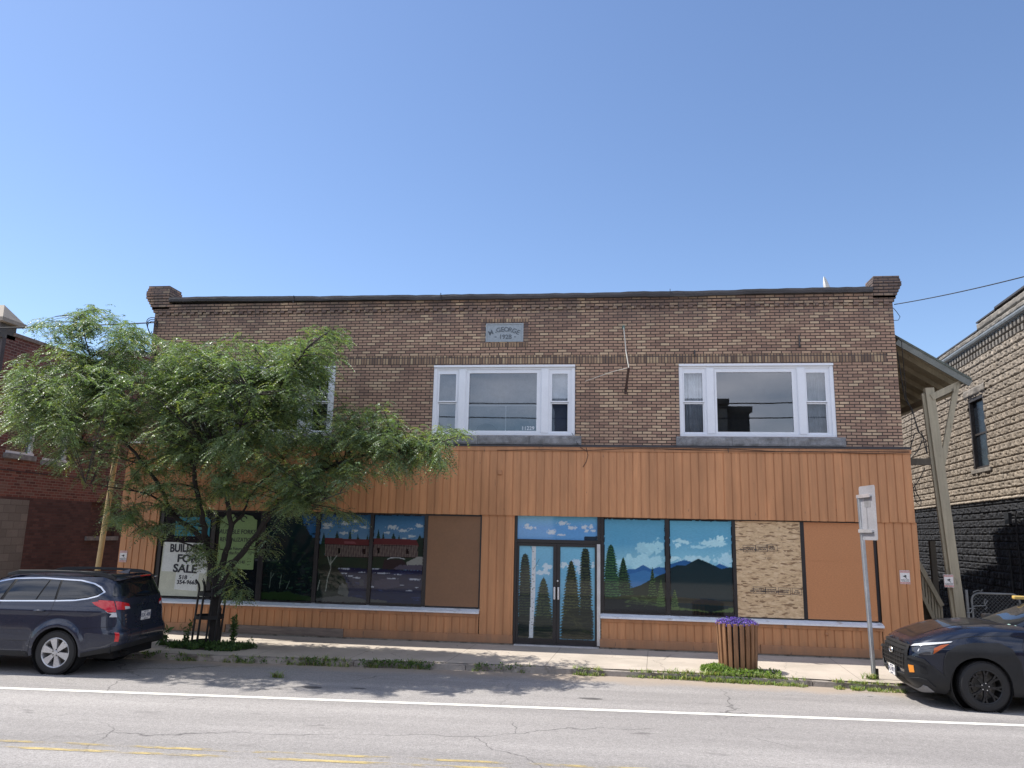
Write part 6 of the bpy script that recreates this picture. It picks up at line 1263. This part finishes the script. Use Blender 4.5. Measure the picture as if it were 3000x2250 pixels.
def wheel(parent, x, side, ytrack, R, W, kind, rimr, steer=0, spin=.2):
    """wheel with its outer face at y = side*ytrack"""
    yo = ytrack; S = lambda y: side*y; w = []
    root = bpy.data.objects.new('wheel', None); 
    mb = MB(); prof = [(rimr-.005, yo-.012), (rimr+.01, yo-.002), (R-.07, yo+.004), (R-.025, yo-.004), (R-.008, yo-.022), (R, yo-.045), (R, yo-W+.045), (R-.02, yo-W+.01), (rimr, yo-W)]
    lathe(mb, [(r, S(y)) for r, y in prof], 0, 0, 56); 
    for k in range(64):   # tread blocks
        a = 2*math.pi*k/64; 
        for j in range(2): T = Matrix.Rotation(-a, 4, 'Y') @ Matrix.Translation((R-.003, S(yo-.05-.075*j), 0)); mb.box(-.01, .007, -.03, .03, -.009, .009, T)
    ty = mb.build('tyre', M['rubber'], None, local=True, smooth='auto'); tyre = ty
    T0 = Matrix.Translation((x, 0, R-.002)) @ Matrix.Rotation(steer, 4, 'Z') 
    rim = MB(); rm_ = M['rim'] if kind == 'silver' else M['blackrim']
    lathe(rim, [(r, S(y)) for r, y in ((rimr+.004, yo-.006), (rimr-.004, yo-.002), (rimr-.016, yo-.012), (rimr-.022, yo-.06), (rimr-.03, yo-.18))], 0, 0, 48)
    ns = 6 if kind == 'silver' else 8
    for k in range(ns):
        a = 2*math.pi*k/ns+spin; Tm = Matrix.Rotation(-a, 4, 'Y')
        def wedge(r0, w0, r1, w1, d0, d1, sk=0):
            y0 = S(yo-.014-d0); y1 = S(yo-.010-d1); b0 = S(yo-.055-d0); b1 = S(yo-.05); vs = [Vector(v) for v in ((r0, y0, -w0), (r0, y0, w0), (r1, y1, w1+sk), (r1, y1, -w1+sk), (r0, b0, -w0), (r0, b0, w0), (r1, b1, w1+sk), (r1, b1, -w1+sk))]
            rim.add([Tm @ v for v in vs], [(0, 1, 2, 3), (4, 7, 6, 5), (0, 3, 7, 4), (1, 5, 6, 2), (0, 4, 5, 1), (2, 6, 7, 3)])
        if kind == 'silver': wedge(.045, .024, rimr-.012, .062, .006, .0)
        else: wedge(.05, .018, rimr*.62, .020, .008, .0); wedge(rimr*.60, .017, rimr-.008, .012, .0, .0, .035); wedge(rimr*.60, .017, rimr-.008, .012, .0, .0, -.035)
    lathe(rim, [(r, S(y)) for r, y in ((.0, yo-.010), (.03, yo-.010), (.036, yo-.018), (.062, yo-.022), (.066, yo-.05))], 0, 0, 24)
    rr = rim.build('rim', rm_, None, local=True, smooth='auto')
    nut = MB()
    for k in range(5): a = 2*math.pi*k/5+.5; lathe(nut, [(0, S(yo-.012)), (.009, S(yo-.012)), (.010, S(yo-.03))], .052*math.cos(a), .052*math.sin(a), 8)
    nn = nut.build('wheel_nuts', M['seam'] if kind == 'silver' else M['chrome'], None, local=True)
    dk = MB(); lathe(dk, [(0, S(yo-.13)), (.15, S(yo-.13)), (.155, S(yo-.15))], 0, 0, 28); lathe(dk, [(.15, S(yo-.16)), (rimr, S(yo-.17))], 0, 0, 28); dd = dk.build('brake_disc', M['brake'], None, local=True)
    ty.name = 'wheel'; ty.parent = parent
    for o in (rr, nn, dd): o.parent = ty
    for o in (ty,): o.matrix_local = T0
    return ty
def well(parent, x, R, zc, y0=.60, y1=.885):
    for s in (1, -1): mb = MB(); lathe(mb, [(R, s*y1), (R, s*y0), (0, s*y0)], x, zc, 28); mb.build('wheel_well', M['seam'], parent, local=True)
def plate(parent, c, nrm_yaw, body, sub, w=.305, h=.155, tilt=0):
    T = Matrix.Translation(c) @ Matrix.Rotation(nrm_yaw, 4, 'Z') @ Matrix.Rotation(tilt, 4, 'X'); mb = MB(); mb.box(-w/2, w/2, -.004, .004, -h/2, h/2, T); o = mb.build('number_plate', M['signwhite'], parent, local=True, bevel=.003)
    for s, z, sz, m_ in ((body, 0, .095, 'plateink'), (sub, .058, .03, 'plateink'), ('EMPIRE STATE', -.06, .022, 'plateink')):
        cu = text(s, 'lettering', sz, M[m_], o, (0, 0, 0), (rad(90), 0, 0), .0006, local=True, bold=.01, sx=.9); cu.data.transform(T @ Matrix.Translation((0, -.0052, z)))
    return o
M['plateink'] = mat('navy_plate_ink', (.02, .03, .10), .5, bmp=0)

# ---- slate-blue wagon (rear quarter in view)
ANG1 = math.pi+rad(3.2); wg = empty('parked_wagon', (-9.20, -4.06, -.10), 'dark slate-blue station wagon parked under the tree, seen from its rear corner', 'car', None, ANG1)
WP = paint('slate_blue_paint', (.019, .024, .043), .25)
def fl(x, z):
    f = 0
    for xw in (0, 2.74): d = math.hypot(x-xw, z-.36); f += .028*math.exp(-((d-.43)/.075)**2)*(z > .2)
    return f-.012*math.exp(-((z-.78)/.06)**2)*(1 if -.3 < x < 3.2 else 0)*0-.02*math.exp(-((z-.40)/.10)**2)*(.55 < x < 2.2)*1.0+.010*math.exp(-((z-1.02)/.05)**2)
A1 = Shell([(.20, -.88, 3.50, .83), (.34, -1.02, 3.66, .875), (.50, -1.07, 3.70, .895), (.66, -1.08, 3.70, .900), (.74, -1.03, 3.68, .898), (.95, -.995, 3.62, .885), (1.10, -.965, 3.45, .862), (1.22, -.95, 3.2, .825), (1.34, -.90, 3.0, .79)], 7.5, 4.5, fl)
def arch(xc, zc, R, x0, x1, zb, n=14):
    """points of a wheel arch from x1 down to x0 going rear->front order reversed by caller"""
    a0 = math.asin(max(-1, min(1, (zb-zc)/R))); out = []
    for k in range(n+1): a = math.pi-a0-(math.pi-2*a0)*k/n; out.append(('s', xc+R*math.cos(a), zc+R*math.sin(a)))
    return out
belt = [(-.95, 1.26), (-.60, 1.245), (-.2, 1.185), (.4, 1.145), (1.2, 1.125), (2.0, 1.105), (2.6, 1.05), (3.2, .93), (3.62, .80)]
def beltz(x, y=0): return float(np.interp(x, [b[0] for b in belt], [b[1] for b in belt]))
low = [('r', 0, .44), ('r', .60, .43), ('s', -.95, .40), ('s', -.42, .295)]
body = low+arch(0, .36, .405, 0, 0, .30)+[('s', .45, .285), ('s', 2.3, .285)]+arch(2.74, .36, .405, 0, 0, .30)+[('s', 3.2, .25), ('f', .5, .24), ('f', 0, .24), ('f', 0, .80)]
body += [('f', .5, .80)]+[('s', x, z) for x, z in belt[::-1]][1:-1]+[('r', .6, 1.26), ('r', 0, 1.26)]
A1.patch(body, 'body', WP, wg, both='join', step=.05)
deck(A1, beltz, lambda x: .075 if x > 1.9 else .03, 'bonnet', WP, wg)
B1 = Shell([(1.08, -.985, 2.15, .855), (1.24, -.955, 1.93, .815), (1.36, -.90, 1.72, .775), (1.48, -.84, 1.48, .725), (1.575, -.78, 1.20, .665)], 5.5, 4.5)
gh = [('r', 0, 1.10), ('r', .6, 1.10), ('s', -.5, 1.10), ('s', 1.9, 1.08), ('f', .5, 1.08), ('f', 0, 1.08), ('f', 0, 1.572), ('f', .4, 1.572), ('s', 1.0, 1.572), ('s', -.6, 1.572), ('r', .45, 1.572), ('r', 0, 1.572)]
B1.patch(gh, 'cabin_shell', WP, wg, both='join', step=.05)
deck(B1, lambda x, y: 1.57, lambda x: .055, 'roof', WP, wg, pw=3.5)
G = M['carglass']
wq = [(-.63, 1.335), (-.56, 1.40), (-.44, 1.455), (-.20, 1.50), (.13, 1.515), (.13, 1.205), (-.2, 1.215), (-.40, 1.245), (-.55, 1.285)]
def grow(poly, d):
    c = (sum(p[0] for p in poly)/len(poly), sum(p[1] for p in poly)/len(poly)); A = 0; n = len(poly)
    for i in range(n): A += poly[i][0]*poly[(i+1) % n][1]-poly[(i+1) % n][0]*poly[i][1]
    s = 1 if A > 0 else -1; out = []
    for i in range(n):
        p0, p1, p2 = (Vector(poly[j]) for j in ((i-1) % n, i, (i+1) % n)); a = (p1-p0).normalized(); b = (p2-p1).normalized(); n1 = Vector((a.y, -a.x))*s; n2 = Vector((b.y, -b.x))*s; m = (n1+n2); m = m/max(.6, m.dot(n1)); out.append((p1.x+m.x*d, p1.y+m.y*d))
    return out
S_ = lambda P_: [('s', x, z) for x, z in P_]
allw = [(-.63, 1.335), (-.56, 1.40), (-.44, 1.455), (-.20, 1.50), (.5, 1.525), (1.0, 1.505), (1.45, 1.42), (1.78, 1.27), (1.85, 1.16), (1.1, 1.165), (.13, 1.19), (-.2, 1.205), (-.40, 1.235), (-.55, 1.278)]
B1.patch(S_(grow(allw, .022)), 'window_trim', M['chrome'], wg, .003); B1.patch(S_(allw), 'window_surround', M['seam'], wg, .005)
B1.patch(S_(grow([(-.62, 1.335), (-.55, 1.395), (-.43, 1.45), (-.19, 1.493), (.13, 1.506), (.13, 1.198), (-.2, 1.213), (-.40, 1.243), (-.54, 1.285)], -.004)), 'side_glass', G, wg, .008)
B1.patch(S_([(.165, 1.20), (.165, 1.507), (.33, 1.512), (.47, 1.19)]), 'side_glass', G, wg, .008); B1.patch(S_([(.50, 1.187), (.36, 1.512), (.5, 1.518), (.93, 1.503), (1.07, 1.17)]), 'side_glass', G, wg, .008); B1.patch(S_([(1.13, 1.17), (.99, 1.5), (1.43, 1.415), (1.75, 1.26), (1.8, 1.168)]), 'side_glass', G, wg, .008)
rg = [('r', 0, 1.225), ('r', .64, 1.23), ('r', .71, 1.275), ('r', .64, 1.44), ('r', .56, 1.525), ('r', 0, 1.535)]; B1.patch(rg, 'rear_glass', G, wg, .007, both='join')
fg = [('f', 0, 1.13), ('f', .66, 1.14), ('f', .50, 1.53), ('f', 0, 1.545)]; B1.patch(fg, 'windscreen', G, wg, .007, both='join')
# spoiler, wiper, rails, fin
mb = MB(); V = []
for i in range(17):
    y = -.60+1.2*i/16; e = (abs(y)/.60)**3; V += [(-.70+.06*e, y, 1.605-.035*e), (-.93+.10*e, y, 1.585-.04*e), (-.935+.10*e, y, 1.565-.04*e), (-.80+.04*e, y, 1.535-.02*e), (-.70+.06*e, y, 1.55-.03*e)]
mb.add(V, [(i*5+j, i*5+(j+1) % 5, (i+1)*5+(j+1) % 5, (i+1)*5+j) for i in range(16) for j in range(5)]+[(0, 1, 2, 3, 4), (80, 81, 82, 83, 84)]); so_ = mb.build('roof_spoiler', WP, wg, local=True, smooth='auto')
mb = MB(); mb.box(-.937, -.925, -.16, .16, 1.572, 1.590); mb.build('brake_light', M['lampred'], so_, local=True, bevel=.003)
mb = MB(); mb.tube([(-.975, .0, 1.235), (-1.0, .02, 1.25), (-.985, .26, 1.265), (-.965, .34, 1.275)], [.016, .012, .009, .005], 6); mb.build('rear_wiper', M['seam'], wg, local=True)
for s in (1, -1):
    mb = MB(); pts = [(-.74, .585, 1.565), (-.66, .60, 1.615), (-.5, .615, 1.648), (-.1, .64, 1.663), (.5, .65, 1.668), (1.0, .635, 1.655), (1.2, .61, 1.60)]
    V = []
    for i, (x, y, z) in enumerate(pts):
        w_ = .03; hh = .02 if 0 < i < 6 else .01; zb = z-.04 if i not in (1, 2, 5) else z-.07; V += [(x, s*(y-w_), zb), (x, s*(y+w_), zb), (x, s*(y+w_*.8), z), (x, s*(y-w_*.8), z+.006)]
    mb.add(V, [(i*4+j, i*4+(j+1) % 4, (i+1)*4+(j+1) % 4, (i+1)*4+j) for i in range(6) for j in range(4)]+[(0, 1, 2, 3), (24, 25, 26, 27)]); mb.build('roof_rail', M['clad'], wg, local=True, bevel=.006)
mb = MB(); mb.add([(-.62, -.02, 1.62), (-.62, .02, 1.62), (-.42, .015, 1.63), (-.42, -.015, 1.63), (-.64, 0, 1.685)], [(0, 1, 4), (1, 2, 4), (2, 3, 4), (3, 0, 4)]); mb.build('aerial_fin', WP, wg, local=True)
# lamps on the rear corner
A1.patch([('s', -.56, 1.125), ('s', -.50, 1.165), ('s', -.70, 1.20), ('r', .80, 1.205), ('r', .735, 1.19), ('r', .735, 1.012), ('r', .80, 1.012), ('s', -.74, 1.045)], 'tail_lamp', M['lampred'], wg, .012, step=.03)
A1.patch([('s', -.74, 1.035), ('r', .80, 1.005), ('r', .735, 1.005), ('r', .735, .93), ('r', .80, .935), ('s', -.84, .985)], 'reversing_lens', M['lampwhite'], wg, .012, step=.03)
A1.patch([('r', .725, 1.19), ('r', .50, 1.135), ('r', .47, 1.06), ('r', .60, 1.04), ('r', .725, 1.05)], 'inner_tail_lamp', M['lampred'], wg, .010, step=.03); A1.patch([('r', .60, 1.10), ('r', .49, 1.085), ('r', .475, 1.05), ('r', .60, 1.045)], 'inner_lens', M['lampwhite'], wg, .013, step=.03)
A1.patch([('r', .785, .69), ('r', .745, .68), ('r', .745, .54), ('r', .785, .545)], 'rear_reflector', M['lampred'], wg, .010, step=.03)
# panel gaps, cladding, handles
def seam(sh, pts, k='s', w=.006, both=True, off=.0015):
    for a, b in zip(pts, pts[1:]):
        d = Vector((b[0]-a[0], b[1]-a[1])); 
        if d.length < 1e-6: continue
        n = Vector((-d.y, d.x)).normalized()*w/2; sh.patch([(k, a[0]+n.x, a[1]+n.y), (k, b[0]+n.x, b[1]+n.y), (k, b[0]-n.x, b[1]-n.y), (k, a[0]-n.x, a[1]-n.y)], 'panel_gap', M['seam'], wgcur, off, both='join')
wgcur = wg
seam(A1, [(.15, 1.19), (.17, .98), (.38, .80), (.44, .62), (.47, .30)]); seam(A1, [(1.10, 1.15), (1.08, .30)]); seam(A1, [(.50, .53), (2.25, .53)]); seam(A1, [(-.40, .745), (-.62, .765), (-.9, .78)]); seam(A1, [(-.40, .745), (-.37, .60)], w=.005)
seam(A1, [(0, .74), (.55, .735), (.66, .80), (.735, .95), (.735, 1.2)], 'r'); seam(A1, [(0, .56), (.75, .56)], 'r', .004)
A1.patch([('r', 0, .43), ('r', .62, .42), ('s', -.95, .39), ('s', -.43, .29), ('s', -.44, .36), ('s', -.9, .46), ('r', .62, .50), ('r', 0, .51)], 'lower_cladding', M['clad'], wg, .006, both='join')
A1.patch(S_([(.46, .28), (2.3, .28), (2.3, .36), (.5, .36)]), 'sill_cladding', M['clad'], wg, .006)
for s in (1, -1):
    for hx in (.36, 1.35):
        mb = MB(); z = 1.015; y = A1.P(A1.th(('s', hx, z)), z).y; mb.tube([(hx-.09, s*(y+.004), z), (hx-.07, s*(y+.032), z+.004), (hx+.07, s*(y+.034), z+.004), (hx+.10, s*(y+.004), z)], [.012, .014, .014, .011], 8); mb.build('door_handle', WP, wg, local=True, smooth=True)
# badge, lettering, plate
yc = lambda z, y=0: A1.P(A1.th(('r', y, z)), z).x
mb = MB(); x_ = yc(1.12)-.006; 
lathe(mb, [(.052, 0), (.058, -.006), (.064, 0)], 0, 0, 28); 
TB = Matrix.Translation((x_, 0, 1.13)) @ Matrix.Rotation(rad(-90), 4, 'Z') @ Matrix.Diagonal((1.25, 1, .75, 1)); mb.v = [tuple(TB @ Vector(v)) for v in mb.v]
for a, b, r in ((.022, .008, .010), (-.018, -.010, .006), (.0, -.016, .006), (-.03, .010, .006), (-.008, .014, .006), (.035, -.008, .006)): mb.box(x_-.006, x_-.002, a-r, a+r, 1.13+b-r*.7, 1.13+b+r*.7)
mb.build('badge', M['chrome'], wg, local=True)
for s, y, z, sz in (('SUBARU', .52, .945, .05), ('OUTBACK', .52, .885, .035), ('AWD', .55, .84, .035)):
    o = text(s, 'lettering', sz, M['chrome'], wg, (0, 0, 0), (rad(90), 0, 0), .001, local=True, bold=.01, sx=1.1); o.data.transform(Matrix.Translation((yc(z, .6)-.004, y, z)) @ Matrix.Rotation(rad(-90), 4, 'Z'))
plate(wg, (yc(.90)-.012, 0, .905), rad(-90), 'KKK-4887', 'NEW YORK')
A1.patch([('r', 0, .80), ('r', .30, .80), ('r', .36, 1.02), ('r', 0, 1.03)], 'plate_recess', M['seam'], wg, .0015, both='join') if 0 else None
for s in (1, -1):
    wheel(wg, 0, s, .892, .352, .225, 'silver', .238, 0, .28); wheel(wg, 2.74, s, .892, .352, .225, 'silver', .238)
well(wg, 0, .402, .36); well(wg, 2.74, .402, .36)
mb = MB(); mb.box(-.85, 3.4, -.62, .62, .24, .55); mb.box(-.9, -.5, -.80, .80, .36, .6); mb.tube([(-.9, .45, .33), (-1.02, .45, .33)], .03, 10); mb.build('underbody', M['seam'], wg, local=True)
mb = MB(); mb.box(-.6, 1.6, -.6, .6, .6, 1.12); mb.build('seat_backs', M['seam'], wg, local=True)
for s in (1, -1): mb = MB(); mb.box(1.72, 1.86, s*.86, s*1.02, 1.12, 1.26); mb.build('door_mirror', WP, wg, local=True, bevel=.03)
A1.patch([('s', 3.2, .78), ('s', 3.35, .80), ('f', .55, .74), ('f', .45, .64), ('s', 3.4, .64)], 'headlamp', M['lampwhite'], wg, .008); A1.patch([('f', 0, .5), ('f', .45, .5), ('f', .42, .74), ('f', 0, .76)], 'grille', M['seam'], wg, .008, both='join')

# ---- dark blue compact crossover (front corner in view); x = 0 at its front axle
ANG2 = math.pi-rad(2.0); sv = empty('parked_crossover', (5.56, -3.50, -.10), 'near-black compact crossover with black wheels parked at the right, cut off by the frame', 'car', None, ANG2); wgcur = sv
SP = paint('midnight_blue_paint', (.006, .010, .024), .15)
SP2 = paint('matt_black_bonnet_panel', (.012, .011, .011), 0, .38); SP2.node_tree.nodes['Principled BSDF'].inputs['Coat Weight'].default_value = .4
def fl2(x, z): return .018*math.exp(-((z-.86)/.10)**2)*(1/(1+math.exp(-(x+.9)*5)))
A2 = Shell([(.20, -3.35, .70, .80), (.30, -3.50, .82, .86), (.40, -3.55, .93, .885), (.55, -3.56, .96, .892), (.72, -3.55, .955, .892), (.82, -3.52, .92, .888), (.92, -3.46, .84, .872), (1.05, -3.42, .66, .845), (1.2, -3.4, .30, .82)], 6, 5.6, fl2)
h2 = [(-3.3, 1.10), (-2.2, 1.10), (-1.2, 1.12), (-.75, 1.155), (-.3, 1.15), (.1, 1.115), (.4, 1.055), (.65, .975), (.80, .915), (.86, .885)]
hz = lambda x, y=0: float(np.interp(x, [p[0] for p in h2], [p[1] for p in h2]))
body2 = [('r', 0, .35), ('r', .5, .34), ('s', -3.2, .30), ('s', -3.1, .28)]+arch(-2.67, .36, .42, 0, 0, .27)+[('s', -2.1, .25), ('s', -.55, .25)]+arch(0, .36, .425, 0, 0, .27)+[('s', .55, .23), ('f', .6, .24), ('f', 0, .25), ('f', 0, .885), ('f', .4, .885)]+[('s', x, z) for x, z in h2[::-1]][1:]+[('r', .5, 1.10), ('r', 0, 1.10)]
A2.patch(body2, 'body', SP, sv, both='join', step=.05)
deck(A2, hz, lambda x: .02+.065*float(np.interp(x, (-.8, .2, .8), (1, 1, .5))), 'bonnet', SP, sv, pw=7)
# matt panel lying on the middle of the bonnet
V = []; nx, ny = 20, 10
for i in range(nx+1):
    x = -.50+1.27*i/nx; w_ = .50-.10*(i/nx)
    for j in range(ny+1):
        y = -w_+2*w_*j/ny; t_ = A2.th(('s', x, hz(x))); ye = A2.P(t_, hz(x)).y; c_ = .02+.065*float(np.interp(x, (-.8, .2, .8), (1, 1, .5))); V.append((x, y, hz(x)+c_*(1-(abs(y)/ye)**7)+.004))
mb = MB(); mb.add(V, [(i*(ny+1)+j, i*(ny+1)+j+1, (i+1)*(ny+1)+j+1, (i+1)*(ny+1)+j) for i in range(nx) for j in range(ny)]); mb.build('bonnet_panel', SP2, sv, local=True, smooth=True)
B2 = Shell([(1.06, -3.42, -.20, .84), (1.16, -3.38, -.42, .81), (1.30, -3.28, -.74, .765), (1.44, -3.15, -1.06, .70), (1.54, -3.0, -1.32, .64)], 5, 4.2)
B2.patch([('r', 0, 1.07), ('r', .6, 1.07), ('s', -3.0, 1.07), ('s', -.6, 1.07), ('f', .6, 1.07), ('f', 0, 1.07), ('f', 0, 1.538), ('f', .4, 1.538), ('s', -1.6, 1.538), ('s', -2.9, 1.538), ('r', .4, 1.538), ('r', 0, 1.538)], 'cabin_shell', SP, sv, both='join')
deck(B2, lambda x, y: 1.536, lambda x: .05, 'roof', SP, sv, pw=3.5)
M['screenglass'] = glass_mat('windscreen_glass', 1.6, (.45, .5, .5))
B2.patch([('f', 0, 1.15), ('f', .69, 1.15), ('f', .52, 1.50), ('f', 0, 1.515)], 'windscreen', G, sv, .006, both='join')
B2.patch(S_([(-.78, 1.15), (-1.30, 1.44), (-1.7, 1.50), (-1.72, 1.14)]), 'side_glass', G, sv, .007); B2.patch(S_([(-1.80, 1.14), (-1.78, 1.50), (-2.4, 1.49), (-2.55, 1.15)]), 'side_glass', G, sv, .007); B2.patch(S_([(-2.62, 1.15), (-2.5, 1.47), (-2.9, 1.40), (-3.0, 1.18)]), 'side_glass', G, sv, .007); B2.patch([('r', 0, 1.16), ('r', .55, 1.16), ('r', .5, 1.46), ('r', 0, 1.47)], 'rear_glass', G, sv, .006, both='join')
mb = MB(); mb.tube([(-.42, .30, 1.20), (-.36, .1, 1.195), (-.47, -.28, 1.235)], [.012, .010, .006], 6); mb.tube([(-.36, .58, 1.175), (-.35, .45, 1.19), (-.45, .0, 1.25)], [.016, .010, .006], 6); mb.build('wiper', M['seam'], sv, local=True)
mb = MB(); mb.box(-.50, -.24, -.62, .62, 1.14, 1.175); mb.build('cowl', M['clad'], sv, local=True, bevel=.01)
# light cards left on the dashboard, seen on the glass
pp = lambda y, z: B2.P(B2.th(('f', y, z)), z, .009)
mb = MB(); a_ = [pp(.40, 1.205), pp(.54, 1.19), pp(.60, 1.225), pp(.47, 1.235)]; mb.quad(*a_); mb.build('paper_on_dashboard', gloss('pale_green_paper', (.42, .62, .55), .3), sv, local=True)
mb = MB(); mb.quad(pp(.32, 1.175), pp(.39, 1.172), pp(.39, 1.182), pp(.32, 1.186)); mb.build('sticker', M['signwhite'], sv, local=True)
# front end
A2.patch([('f', 0, .50), ('f', .50, .50), ('f', .56, .64), ('f', .52, .84), ('f', 0, .865)], 'grille', M['seam'], sv, .006, both='join')
wg_ = M['clad']
for k, z in enumerate((.555, .615, .675, .735, .79)): A2.patch([('f', 0, z), ('f', .50, z), ('f', .51, z+.016), ('f', 0, z+.016)], 'grille_bar', wg_, sv, .022, both='join')
for y in (.10, .22, .34, .46):
    A2.patch([('f', y, .52), ('f', y+.018, .52), ('f', y+.05, .81), ('f', y+.032, .81)], 'grille_web', wg_, sv, .020, both='join')
A2.patch([('f', .50, .46), ('f', .56, .47), ('f', .62, .66), ('f', .56, .86), ('f', .50, .86), ('f', .55, .65)], 'grille_surround', M['clad'], sv, .024)
A2.patch([('f', 0, .845), ('f', .55, .845), ('f', .56, .875), ('f', 0, .885)], 'grille_surround', M['clad'], sv, .02, both='join')
mb = MB(); lathe(mb, [(0, -.008), (.04, -.01), (.052, -.002), (.056, -.01), (.062, 0)], 0, 0, 24); xf = A2.P(math.pi, .73).x+.032; TB = Matrix.Translation((xf, 0, .735)) @ Matrix.Rotation(rad(90), 4, 'Z') @ Matrix.Diagonal((1.25, 1, .8, 1)); mb.v = [tuple(TB @ Vector(v)) for v in mb.v]; mb.build('badge', M['chrome'], sv, local=True)
A2.patch([('f', .57, .865), ('s', .70, .90), ('s', .36, .965), ('s', .33, .985), ('s', .62, .945), ('f', .60, .90)], 'headlamp_strip', M['lampwhite'], sv, .012, step=.03)
A2.patch([('f', .60, .855), ('f', .64, .80), ('s', .78, .765), ('s', .64, .775), ('s', .50, .86), ('s', .60, .905), ('s', .74, .885)], 'headlamp', gloss('headlamp_glass', (.06, .062, .07), .05, .2, .8), sv, .010, step=.03)
A2.patch([('f', .70, .815), ('s', .80, .80), ('s', .78, .84), ('f', .70, .85)], 'headlamp_projector', M['lampwhite'], sv, .013, step=.03)
A2.patch(S_([(.62, .79), (.52, .86), (.38, .945), (.50, .92), (.60, .87)]), 'side_marker', gloss('orange_marker', (.30, .07, .02), .15), sv, .014, step=.03)
# unpainted bumper and arch cladding
A2.patch([('f', 0, .25), ('f', .55, .24), ('s', .55, .235), ('s', .455, .235), ('s', .47, .40), ('s', .50, .50), ('s', .66, .62), ('s', .74, .705), ('f', .66, .73), ('f', .60, .69), ('f', .57, .52), ('f', .50, .44), ('f', 0, .43)], 'bumper_cladding', M['clad'], sv, .036, both='join', step=.04, thick=.04)
A2.patch([('f', .60, .70), ('f', .66, .735), ('s', .74, .71), ('s', .66, .63), ('s', .69, .62), ('s', .76, .665), ('f', .67, .69)], 'bumper_ledge', M['clad'], sv, .062, step=.03, thick=.03)
A2.patch([('f', .60, .42), ('f', .72, .44), ('s', .72, .42), ('s', .60, .33), ('s', .60, .30), ('s', .72, .36), ('f', .70, .385)], 'bumper_ledge', M['clad'], sv, .052, step=.03, thick=.02)
A2.patch([('f', 0, .30), ('f', .42, .30), ('f', .46, .40), ('f', 0, .42)], 'lower_intake', M['seam'], sv, .040, both='join')
A2.patch([('f', .0, .255), ('f', .50, .26), ('f', .62, .30), ('f', .70, .345), ('s', .70, .33), ('s', .60, .255), ('f', .5, .215), ('f', 0, .21)], 'skid_plate', mat('satin_grey_skid', (.20, .20, .21), .45, .3, src='obj'), sv, .046, both='join', step=.04, thick=.02)
A2.patch([('s', .78, .62), ('s', .72, .60), ('s', .70, .50), ('s', .74, .485), ('f', .74, .50), ('f', .74, .61)], 'fog_lamp_shade_patch', M['seam'], sv, .038, step=.03)  # flat dark patch: the shade of the recess put in as colour
A2.patch([('f', .625, .60), ('f', .69, .60), ('f', .69, .50), ('f', .63, .49)], 'amber_marker', M['amber'], sv, .042, step=.03)
out_ = [(.47, .33), (.505, .55), (.485, .72), (.44, .83), (.30, .92), (.06, .975), (-.30, .985), (-.46, .91), (-.56, .72), (-.60, .25)]
inn = [(-.425*math.cos(math.pi*k/14), .36+.425*math.sin(math.pi*k/14)) for k in range(15)]
A2.patch(S_([(-.60, .25), (-.44, .25)]+inn[:]+[(.44, .25), (.50, .25)]+out_[:-1]), 'arch_cladding', M['clad'], sv, .034, step=.04, thick=.036)
A2.patch(S_([(-.55, .25), (-2.2, .25), (-2.2, .42), (-.60, .42)]), 'sill_cladding', M['clad'], sv, .026)
inn2 = [(x-2.67, z) for x, z in inn]; A2.patch(S_([(-3.25, .30), (-3.11, .28)]+inn2+[(-2.24, .25), (-2.15, .25), (-2.12, .60), (-2.25, .86), (-2.5, .94), (-2.9, .94), (-3.1, .86), (-3.25, .6)]), 'arch_cladding', M['clad'], sv, .030, step=.05)
seam(A2, [(-.68, 1.12), (-.62, .95), (-.60, .30)]); seam(A2, [(-1.75, 1.10), (-1.72, .30)]); 
sm = [(-.72, 1.10), (-.45, 1.10), (.0, 1.075), (.35, 1.01), (.60, .935)]; seam(A2, sm, w=.007)
mb = MB(); t = MB()
for s in (1, -1): wheel(sv, 0, s, .905, .362, .225, 'black', .245, rad(3)*1, .1); wheel(sv, -2.67, s, .905, .362, .225, 'black', .245)
well(sv, 0, .423, .36, .58, .90); well(sv, -2.67, .418, .36, .58, .90)
mb = MB(); mb.box(-3.2, .55, -.60, .60, .22, .55); mb.build('underbody', M['seam'], sv, local=True)
mb = MB(); mb.box(-.62, -.60, .70, .90, .12, .30); mb.build('mud_flap', M['rubber'], sv, local=True)
for s in (1, -1): mb = MB(); mb.box(-.98, -.82, s*.84, s*1.03, 1.12, 1.28); mb.build('door_mirror', M['clad'], sv, local=True, bevel=.03)
for s in (1, -1):
    mb = MB(); mb.tube([(-1.20, s*.58, 1.56), (-1.35, s*.60, 1.60), (-2.6, s*.60, 1.60), (-2.8, s*.58, 1.56)], .022, 8); rr = mb.build('roof_rail', M['clad'], sv, local=True, smooth=True)
    mb = MB(); mb.box(-1.42, -1.18, s*.54, s*.64, 1.555, 1.612); mb.build('rail_foot', M['amber'] if 0 else gloss('yellow_rail_foot', (.62, .42, .12), .35), rr, local=True, bevel=.015)
plate(sv, (A2.P(math.pi, .40).x+.062, 0, .43), rad(90), 'JHL-9871', 'NEW YORK')
mb = MB(); x_ = A2.P(math.pi, .40).x; mb.box(x_-.01, x_+.054, -.20, .20, .34, .52); mb.build('plate_bracket', M['clad'], sv, local=True, bevel=.01)
